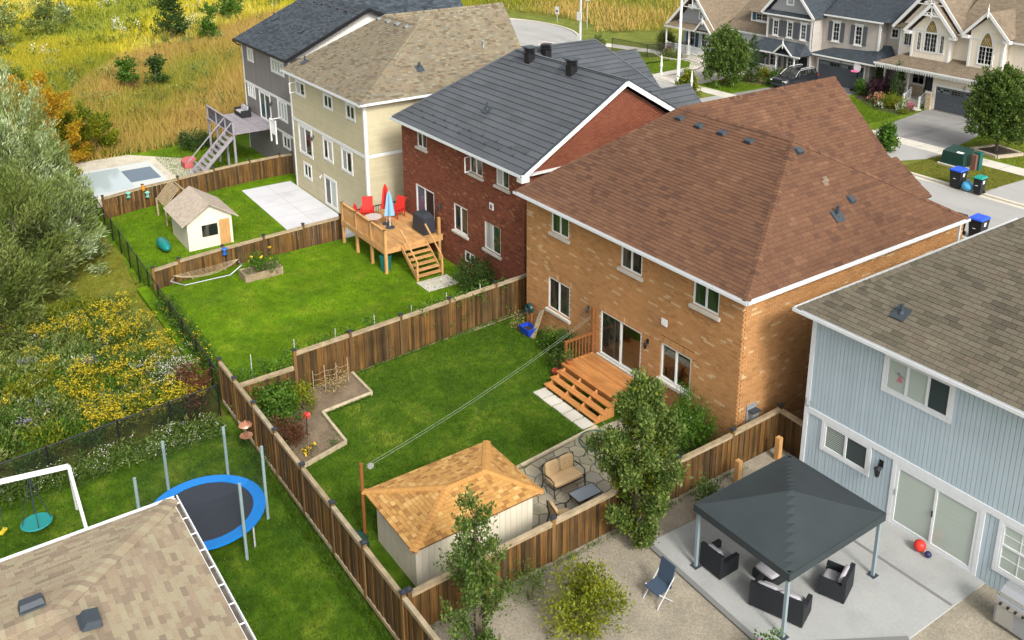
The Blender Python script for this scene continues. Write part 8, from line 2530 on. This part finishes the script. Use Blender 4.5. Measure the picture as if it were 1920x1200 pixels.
shrub('flower_plant', 'white flowers right of the golden mound', 'flowers', (-11.35, 45.3, 0), 0.48, 0.4, 500, m_lf_mid, 0.1, 0.06, 4, flower=(m_fl_white, 200, 0.12))
shrub('flower_plant', 'hot pink flowers at the porch steps', 'flowers', (-11.15, 46.2, 0), 0.36, 0.42, 300, m_lf_mid, 0.1, 0.06, 3, flower=(m_fl_pink, 150, 0.11))
shrub('bush', 'small chartreuse mound at the end of the flower bed', 'bush', (-10.75, 44.6, 0), 0.38, 0.36, 700, m_lf_yel, 0.09, 0.05, 3)
slab('flower_bed', [(-17.0, 48.8), (-16.4, 46.3), (-14.4, 45.0), (-12.8, 44.1), (-10.55, 44.1), (-10.6, 46.2), (-12.5, 47.3), (-13.2, 48.5)], 0.02, m_mulch, 0.1)
sheet('walkway', [(-12.4, 47.3), (-11.0, 47.3), (-10.3, 46.7), (-10.45, 46.25), (-12.3, 46.95)], 0.03, m_conc)
slab('flower_bed', [(-27.0, 45.9), (-27.2, 42.6), (-24.4, 42.9), (-23.2, 45.2), (-23.6, 46.0)], 0.02, M('brown_mulch', [(0.13, 0.075, 0.045)], rough=1, noise=(9, 0.3)), 0.1)
shrub('bush', 'yellow and green bush before the porch of the charcoal roofed house', 'bush', (-25.6, 45.3, 0), 0.8, 1.05, 1700, m_lf_yel, 0.13, 0.08, 5)
shrub('bush', 'green bush right of the yellow bush, by the porch post', 'bush', (-24.3, 45.6, 0), 0.7, 0.95, 1500, m_lf_bright, 0.12, 0.07, 5)
shrub('bush', 'low grey green clump at the driveway edge by the black car', 'bush', (-23.9, 43.9, 0), 0.5, 0.5, 800, m_lf_mid, 0.11, 0.05, 4)
shrub('bush', 'low clump at the cedar foot', 'bush', (-26.2, 42.9, 0), 0.5, 0.45, 700, m_lf_olive, 0.11, 0.05, 4)
shrub('grass_clump', 'tall rounded grass clump left of the porch house', 'plant', (-41.0, 47.3, 0), 1.05, 1.9, 3600, leafmat('green_reed', [(0.05, 0.075, 0.01), (0.10, 0.12, 0.02), (0.17, 0.16, 0.04)]), 0.4, 0.035, 3, stem=False, up=1.6)
shrub('bush', 'small red shrub at the porch railing corner', 'bush', (-39.3, 46.2, 0), 0.42, 0.75, 700, leafmat('red_leaf', [(0.14, 0.02, 0.015), (0.24, 0.05, 0.03)]), 0.12, 0.07, 3)
shrub('bush', 'brown green mixed low shrubs along the porch front', 'bush', (-38.0, 45.6, 0), 0.9, 0.6, 1300, m_lf_olive, 0.13, 0.06, 5)
strip('bed_edging', [(-41.9, 46.6), (-40.5, 45.4), (-38.8, 44.7), (-36.9, 45.0), (-36.6, 46.0)], 0.2, 0.06, 0.2, m_conc)
shrub('bush', 'olive bush by the near end of the path fence', 'bush', (-46.2, 42.4, 0), 0.9, 1.5, 1800, m_lf_olive, 0.14, 0.07, 5)

# ---- field bushes and trees
def field_tree(label, x, y, h, r, n, mat, grp='bushes dotted about the wild field'):
    z = float(wild_z(x, y))
    t = thing('field_tree', label, 'tree', (x, y, z), grp)
    B = []
    for i in range(16):
        a = random.uniform(0, 6.28)
        f = random.uniform(0.2, 0.95)
        d = r * random.uniform(0.2, 0.8) * (1.15 - f * 0.8)
        s = r * random.uniform(0.25, 0.42)
        B.append((x + d * math.cos(a), y + d * math.sin(a), z + h * f, s, s, s * 0.9))
    crown('crown', t, B, n, 0.28, 0.17, mat, 14, 0.14, 0.4, 0.6, 0.4)
    trunk(t, (x, y, z - 0.1), (x, y, z + h * 0.8), 0.10, 0.03, [])
field_tree('large dark green tree rising behind the charcoal gable roof', -100, 24.0, 7.5, 3.6, 4200, m_lf_dark)
field_tree('dark green rounded tree alone in the field, left of the charcoal roof', -86, 8.2, 6.6, 3.0, 3600, m_lf_dark)
field_tree('pale green bushy tree just left of the charcoal roof', -92, 17.5, 5.0, 2.2, 2400, m_lf_bright)
field_tree('slim light green sapling in the rusty grass', -83.5, 12.0, 4.2, 1.4, 1500, m_lf_bright)
field_tree('small rounded dark bush, right of a pair in the tawny grass', -65.8, 0.9, 3.0, 1.35, 1500, m_lf_dark)
field_tree('small light green bush, left of a pair in the tawny grass', -67.5, -1.3, 3.0, 1.4, 1500, m_lf_bright)
for (x, y, h, r, m_, l) in ((-104, -3, 5.0, 3.0, m_lf_olive, 'olive thicket at the far left of the field'), (-96, -9, 6.0, 3.4, m_lf_olive, 'olive bush behind the silvery willows'), (-112, 0.5, 6.5, 2.6, m_lf_willow, 'silvery bush far off at the top left'),):
    field_tree(l, x, y, h, r, 2600, m_)

# ---- willows along the path
def willow(label, x, y, h, r, n, mat, low=0.08, grp='willow thicket beside the mown path', l=0.30, w=0.06, k=26):
    z = float(wild_z(x, y)) - 0.1
    t = thing('willow', label, 'tree', (x, y, z), grp)
    mb = MB()
    vs, ts = [], []
    for i in range(k * 3):
        a = i * 2.399 + random.uniform(-.2, .2)
        f = random.uniform(low, 1.0)
        rr = r * math.sqrt(max(0.05, 1 - (abs(f - 0.36) / 0.68) ** 2))
        d = rr * random.uniform(0.55, 1.0)
        tip = np.array([x + d * math.cos(a), y + d * math.sin(a), z + h * f])
        src = np.array([x + 0.25 * d * math.cos(a), y + 0.25 * d * math.sin(a), z + h * f * 0.45])
        if i % 4 == 0:
            mb.tube([(x, y, z), tuple(src), tuple(tip)], [0.07, 0.04, 0.008], 5)
        m = n // (k * 3)
        u = RNG.uniform(0.70, 1.10, m)
        p = src + (tip - src) * u[:, None] + RNG.normal(size=(m, 3)) * (0.07 + 0.10 * r / 3) * (1.25 - 0.45 * (u[:, None] - 0.7) / 0.4)
        ax = (tip - src) / np.linalg.norm(tip - src)
        ax = ax + np.array([0.30, -0.10, 0.35])
        dd = ax + RNG.normal(size=(m, 3)) * 0.45
        dd /= np.linalg.norm(dd, axis=1, keepdims=True)
        vs.append(leaf_quads(p, dd, RNG.uniform(.7, 1.3, m) * l, RNG.uniform(.7, 1.3, m) * w))
        b = random.random()
        ts.append(np.clip(b * 0.6 + RNG.uniform(0, 0.4, m) * 1.0, 0, 1))
    npobj('crown', np.concatenate(vs), 4, np.concatenate(ts), mat, t)
    obj('branches', mb, m_bark, t)
    return t
WL = [(-33.0, -17.0, 8.8, 4.4, m_lf_willow, 'tallest silvery willow, at the left edge'),
      (-25.5, -18.4, 8.0, 4.2, m_lf_willow, 'silvery green willow nearer than the tallest one, left edge'),
      (-27.0, -15.7, 6.2, 2.9, m_lf_willow, 'shining silver willow closest to the black fence bend'),
      (-20.8, -15.9, 5.0, 2.7, m_lf_willow, 'grey green willow with its foot on the mown path'),
      (-18.6, -18.8, 6.6, 3.6, m_lf_olive, 'olive toned willow at the middle of the left edge'),
      (-13.9, -20.2, 5.0, 3.1, m_lf_olive, 'darker olive willow below the others'),
      (-41.0, -18.6, 7.6, 3.6, m_lf_olive, 'olive green willow behind the silver ones'),
      (-50.5, -17.4, 6.4, 3.6, m_lf_yel, 'yellow green thicket farther up the left edge'),
      (-60.0, -14.2, 5.5, 3.4, m_lf_willow, 'pale willow far up the left edge before the meadow')]
for (x, y, h, r, m_, l) in WL:
    willow(l, x, y, h, r, 17000, m_, k=34)
for (x, y, h, r, m_, l) in ((-43.0, -12.9, 5.6, 2.9, m_lf_gold, 'orange gold bush at the corner of the pale stone yard'), (-38.6, -14.2, 4.4, 2.4, m_lf_gold, 'orange gold bush beside the silver willow'), (-44.8, -10.0, 3.8, 2.5, m_lf_yel, 'yellow green bush hanging over the pale stone yard'),
                          (-36.2, -13.6, 2.6, 1.6, m_lf_yel, 'yellow green bush against the black fence end'), (-50.0, -12.6, 5.8, 3.2, m_lf_gold, 'golden bush at the edge of the tawny field'), (-57, -14.0, 5.2, 3.2, m_lf_yel, 'yellow bush far up the field edge')):
    willow(l, x, y, h, r, 10500, m_, 0.05, 'golden bushes past the stone yard', 0.20, 0.13, 20)

# ---- wild flowers between the path and the low fence: uncountable stems
def plants(name, n, region, hr, stem_mat, head_mat, head, zf=wild_z, head_share=0.6, leafn=5, hw=0.05, clump=None):
    """wild stems with strap leaves and a flower head of small blades"""
    if clump is None:
        pts = scatter(n, *region, zf)
    else:
        k = max(1, n // clump[0])
        c = scatter(k, *region, 0)
        ci = np.repeat(np.arange(k), clump[0])
        xy = c[ci, :2] + RNG.normal(size=(len(ci), 2)) * clump[1]
        pts = np.stack([xy[:, 0], xy[:, 1], zf(xy[:, 0], xy[:, 1])], 1)
    n = len(pts)
    h = RNG.uniform(*hr, n)
    k = leafn
    rep = np.repeat(np.arange(n), k)
    f = RNG.uniform(0.1, 1.0, n * k)
    base = pts[rep] + np.stack([RNG.normal(size=n * k) * 0.06, RNG.normal(size=n * k) * 0.06, h[rep] * f], 1)
    d = np.stack([RNG.normal(size=n * k), RNG.normal(size=n * k), RNG.uniform(0.3, 1.4, n * k)], 1)
    d /= np.linalg.norm(d, axis=1, keepdims=True)
    tb = RNG.uniform(0, 1, n)
    npobj(name, leaf_quads(base, d, RNG.uniform(0.12, 0.26, n * k), RNG.uniform(0.03, 0.06, n * k)), 4, np.clip(0.6 * tb[rep] + 0.4 * RNG.uniform(0, 1, n * k), 0, 1), stem_mat, None, 'stuff')
    if head_mat:
        s = RNG.uniform(0, 1, n) < head_share
        p = pts[s] + np.stack([np.zeros(s.sum()), np.zeros(s.sum()), h[s]], 1)
        m = head
        rep = np.repeat(np.arange(len(p)), m)
        q = p[rep] + np.stack([RNG.normal(size=len(rep)) * 0.075, RNG.normal(size=len(rep)) * 0.075, RNG.uniform(-0.10, 0.06, len(rep))], 1)
        d = np.stack([RNG.normal(size=len(rep)), RNG.normal(size=len(rep)), RNG.uniform(0, 0.9, len(rep))], 1)
        d /= np.linalg.norm(d, axis=1, keepdims=True)
        npobj(name + '_bloom', leaf_quads(q, d, np.full(len(rep), hw * 1.8), np.full(len(rep), hw)), 4, RNG.uniform(0, 1, len(rep)), head_mat, None, 'stuff')
def thicket(name, n, region, r, h, mat, per=520, l=0.16, w=0.055):
    """low rounded clumps of weeds growing into one another"""
    B = []
    for i in range(n):
        x, y = random.uniform(region[0], region[1]), random.uniform(region[2], region[3])
        rr = random.uniform(*r)
        hh = random.uniform(*h)
        B.append((x, y, float(wild_z(x, y)) + hh * 0.35, rr, rr, hh * 0.65))
    crown(name, None, B, n * per, l, w, mat, 14, 0.10, 0.9, 0.4, 0.5, 'stuff')
W_ = (-14.5, -1.6, -27, -14.2)
thicket('wild_plants', 80, W_, (0.45, 0.95), (0.6, 1.15), m_lf_olive)
thicket('wild_plants', 50, W_, (0.4, 0.8), (0.6, 1.1), m_lf_mid)
thicket('wild_plants', 70, W_, (0.4, 0.8), (0.6, 1.1), m_lf_yel)
thicket('wild_plants', 5, (-14.5, -4, -27, -16), (0.4, 0.8), (0.7, 1.2), m_lf_willow)
thicket('bright_weeds', 44, (-9, -1.6, -22, -14.2), (0.35, 0.6), (0.5, 0.9), m_lf_bright)
plants('goldenrod', 900, (-13.0, -1.6, -18.5, -14.0), (0.85, 1.2), m_lf_mid, m_fl_gold, 10, head_share=0.8, clump=(13, 0.24))
plants('goldenrod', 300, (-14.0, -1.6, -27, -18), (0.8, 1.1), m_lf_olive, m_fl_gold, 9, head_share=0.7, clump=(12, 0.22))
plants('white_aster', 190, (-5.2, -2.8, -15.4, -13.9), (0.9, 1.25), m_lf_mid, m_fl_white, 11, head_share=0.6, hw=0.025, clump=(12, 0.3))
plants('white_aster', 110, (-13.5, -2, -25, -16), (0.8, 1.1), m_lf_olive, m_fl_white, 8, head_share=0.5, hw=0.025, clump=(12, 0.25))
plants('mauve_aster', 170, (-9, -1.2, -25, -17), (0.8, 1.1), m_lf_mid, m_fl_mauve, 9, head_share=0.7, hw=0.03, clump=(12, 0.22))
plants('rust_dock', 220, (-4.5, -1.2, -14.6, -13.6), (0.9, 1.3), m_lf_red, None, 0, leafn=12, clump=(12, 0.15))
plants('border_plants', 1500, (-0.75, 0.6, -27, -13.9), (0.25, 0.7), m_lf_mid, m_fl_white, 6, zf=lambda x, y: np.full(np.shape(x), ZK), head_share=0.12, hw=0.03)
plants('fence_weeds', 900, (-12.5, -1.2, -13.1, -12.3), (0.2, 0.6), m_lf_bright, m_fl_yel, 4, zf=lambda x, y: np.full(np.shape(x), ZR), head_share=0.06, hw=0.04)
# mown path grass
pp = scatter(26000, -30, -9.5, -16.4, -12.9, wild_z)
sel = (pp[:, 1] > -15.9 + 0.12 * np.sin(pp[:, 0])) | (pp[:, 0] > -20)
tufts('path_grass', pp, 0.10, 0.035, leafmat('path_grass', [(0.095, 0.120, 0.008), (0.165, 0.175, 0.014), (0.26, 0.215, 0.045)]), 0.6)
# ---- lawns: blades over the turf
def lawn_blades(n, x0, x1, y0, y1, z, h=0.055, w=0.022, mat=None, mask=None):
    p = scatter(n, x0, x1, y0, y1, z)
    if mask is not None:
        p = p[mask(p)]
    tufts('lawn_grass', p, h, w, mat or m_blade, 0.55)
lawn_blades(95000, -0.5, 9.0, -13.2, 0.2, ZT, mask=lambda p: ~((p[:, 1] < -8.5) & (p[:, 0] < 1.55)) & ~((p[:, 1] < -10.7) & (p[:, 0] < 3.95)) & ~((p[:, 1] < -12.4) & (p[:, 0] < 4.4)) & ~((p[:, 0] > 8.3) & (p[:, 1] > -8.3)) & ~((p[:, 0] > 4.9) & (p[:, 1] > -3.25)) & (p[:, 0] < 9.1))
lawn_blades(50000, -15.0, -0.9, -13.0, 1.0, ZR, 0.06, 0.03, leafmat('grass_blades_pale', [(0.0524, 0.1017, 0.0022), (0.0953, 0.1733, 0.0034), (0.1431, 0.2211, 0.0062)], trans=0.3))
lawn_blades(26000, -30.0, -15.8, -13.0, -3.7, ZB, 0.06, 0.04, MATS['grass_blades_pale'], lambda p: ~((p[:, 0] > -23.5) & (p[:, 0] < -19.8) & (p[:, 1] > -9.5) & (p[:, 1] < -6.6)))
lawn_blades(60000, 0, 15, -24, -13.5, ZK, 0.06, 0.025)
lawn_blades(14000, -42, -31.2, -6, 0.5, ZG, 0.07, 0.05, MATS['grass_blades_pale'])
lawn_blades(16000, -2.6, 3.4, 31.95, 36.9, 0, 0.05, 0.04, MATS['path_grass'])
lawn_blades(16000, -16.5, -10.4, 38.7, 46, 0, 0.06, 0.04, MATS['grass_blades_pale'])
lawn_blades(9000, -2.9, 4, 38.7, 46, 0, 0.06, 0.05, MATS['path_grass'])
lawn_blades(9000, -27.4, -23.6, 38.7, 44, 0, 0.06, 0.04, MATS['grass_blades_pale'])
lawn_blades(8000, -42, -33.2, 38.0, 47, 0, 0.06, 0.05, MATS['grass_blades_pale'])

# ragged taller grass where the mower does not reach
def edge_tufts(n, a, b, z, w=0.14, h=0.16):
    t = RNG.uniform(0, 1, n)
    p = np.stack([a[0] + (b[0] - a[0]) * t + RNG.normal(size=n) * w * 0.5, a[1] + (b[1] - a[1]) * t + RNG.normal(size=n) * w * 0.5, np.full(n, z)], 1)
    tufts('lawn_edge_grass', p, h * (0.6 + 0.5 * np.sin(t * 37) ** 2), 0.022, m_blade, 0.6)
edge_tufts(2600, (-0.3, -8.4), (-0.98, 0.6), ZT)
edge_tufts(2200, (4.6, -13.22), (9.2, -13.22), ZT)
edge_tufts(2200, (8.22, -3.2), (8.85, -8.3), ZT, 0.06, 0.09)
edge_tufts(1400, (1.6, -8.6), (1.75, -10.6), ZT, 0.08, 0.12)
edge_tufts(1400, (1.7, -10.6), (3.95, -10.66), ZT, 0.08, 0.12)
edge_tufts(1400, (0.1, -0.2), (4.6, -0.2), ZT, 0.2, 0.2)
edge_tufts(5200, (0.6, -13.55), (15, -13.55), ZK, 0.16, 0.2)
edge_tufts(900, (13.4, -12.8), (13.4, -0.5), ZL - 0.06, 0.1, 0.14)
# ---- the tall field: tawny grass, then a band of goldenrod, to the top edge
def field_blades(name, n, poly, h, w, mat, zf=wild_z, patch=None, lean=0.3, keep=None):
    x0, x1 = min(p[0] for p in poly), max(p[0] for p in poly)
    y0, y1 = min(p[1] for p in poly), max(p[1] for p in poly)
    p = scatter(int(n), x0, x1, y0, y1, 0)
    inside = np.zeros(len(p), bool)
    for i in range(len(poly)):
        a, b = poly[i], poly[(i + 1) % len(poly)]
        cr = (a[1] > p[:, 1]) != (b[1] > p[:, 1])
        if a[1] != b[1]:
            inside ^= cr & (p[:, 0] < (b[0] - a[0]) * (p[:, 1] - a[1]) / (b[1] - a[1]) + a[0])
    p = p[inside]
    if keep is not None:
        p = p[keep(p)]
    p[:, 2] = zf(p[:, 0], p[:, 1])
    t = None
    if patch:
        s = 0.5 + 0.25 * np.sin(p[:, 0] * patch + 1.3 * np.sin(p[:, 1] * patch * 0.7)) + 0.25 * np.sin(p[:, 1] * patch * 1.4 + p[:, 0] * patch * 0.6)
        t = np.clip(0.65 * s + 0.35 * RNG.uniform(0, 1, len(p)), 0, 1)
    hh = h * (0.75 + 0.5 * (t if t is not None else RNG.uniform(0, 1, len(p))))
    return tufts(name, p, hh, w, mat, lean, t)
m_tawny = leafmat('tawny_grass', [(0.1438, 0.186, 0.0176), (0.25, 0.24, 0.0286), (0.375, 0.258, 0.0605), (0.425, 0.282, 0.0825), (0.325, 0.288, 0.055)], trans=0.25)
m_olivegr = leafmat('olive_grass', [(0.1125, 0.1438, 0.0125), (0.2063, 0.2188, 0.015), (0.3125, 0.2937, 0.02), (0.45, 0.375, 0.025)], trans=0.25)
m_goldf = leafmat('goldenrod_field', [(0.154, 0.209, 0.0242), (0.242, 0.2695, 0.0242), (0.363, 0.341, 0.022), (0.517, 0.418, 0.0198), (0.44, 0.44, 0.22)], trans=0.2)
def nohouse(p):
    return ~((p[:, 0] > -42.5) & (p[:, 1] > -13.5) & (p[:, 1] < 25))
field_blades('tawny_grass', 150000, [(-42, -13), (-42.6, 6), (-60, 34), (-96, 36), (-84, 2), (-58, -12)], 0.9, 0.075, m_tawny, patch=0.22)
field_blades('olive_grass', 90000, [(-42, -12), (-52, -10), (-86, 2), (-100, -2), (-110, -16), (-44, -17)], 0.9, 0.085, m_olivegr, patch=0.18)
field_blades('goldenrod_field', 170000, [(-82, 2), (-94, 36), (-130, 62), (-190, 40), (-190, -30), (-100, -14)], 0.9, 0.16, m_goldf, patch=0.13)
field_blades('green_strip', 30000, [(-42.5, -9), (-42.4, 5), (-46, 6), (-46.5, -8)], 0.35, 0.06, m_lf_bright, patch=0.5)
def field_clumps(name, n, x0, x1, y0, y1, r, h, mat, per, l=0.34, w=0.16):
    B = []
    for i in range(n):
        x, y = random.uniform(x0, x1), random.uniform(y0, y1)
        if -44 < x and -13.5 < y < 25: continue
        rr = random.uniform(*r)
        hh = random.uniform(*h)
        B.append((x, y, float(wild_z(x, y)) + hh * 0.4, rr * random.uniform(.8, 1.6), rr, hh * 0.6))
    crown(name, None, B, len(B) * per, l, w, mat, 12, 0.18, 0.8, 0.4, 0.5, 'stuff')
field_clumps('field_weeds', 60, -150, -84, -12, 40, (0.9, 2.2), (0.9, 1.5), m_lf_mid, 130)
field_clumps('field_weeds', 70, -150, -86, -12, 40, (0.9, 2.4), (0.9, 1.4), m_lf_yel, 130)
field_clumps('field_weeds', 34, -150, -88, -10, 40, (0.6, 1.6), (1.0, 1.4), m_fl_white, 60, 0.22, 0.14)
field_clumps('field_weeds', 46, -100, -45, -12, 24, (0.7, 1.7), (0.8, 1.4), m_lf_olive, 150, 0.3, 0.10)
field_clumps('field_weeds', 18, -84, -46, -11, 20, (0.6, 1.2), (0.7, 1.1), m_lf_mid, 140, 0.26, 0.10)
field_clumps('field_weeds', 14, -84, -48, -8, 14, (0.7, 1.5), (0.8, 1.1), m_lf_red, 110, 0.3, 0.05)
# field beyond the turning circle
def zero(x, y): return np.full(np.shape(x), -0.05)
field_blades('tawny_grass', 80000, [(-36, 77), (-50, 58), (-54.5, 48.5), (-58, 51.5), (-66, 52.5), (-78, 50), (-140, 70), (-150, 160), (-40, 150)], 0.95, 0.13, m_tawny, zf=ground_z, patch=0.2)
field_blades('olive_grass', 26000, [(-78, 22), (-78, 62), (-96, 62), (-110, 30)], 0.85, 0.11, m_olivegr, zf=ground_z, patch=0.2, keep=lambda p: (p[:, 0] + 62) ** 2 + (p[:, 1] - 33) ** 2 > 17 ** 2)
field_blades('goldenrod_field', 26000, [(-80, 62), (-110, 40), (-130, 62), (-140, 110), (-90, 100)], 0.9, 0.16, m_goldf, zf=ground_z, patch=0.16)
field_blades('rough_verge', 9000, [(-50, 57), (-48, 56), (-36, 76), (-38, 79), (-54.5, 50)], 0.6, 0.09, m_olivegr, zf=ground_z, patch=0.3)
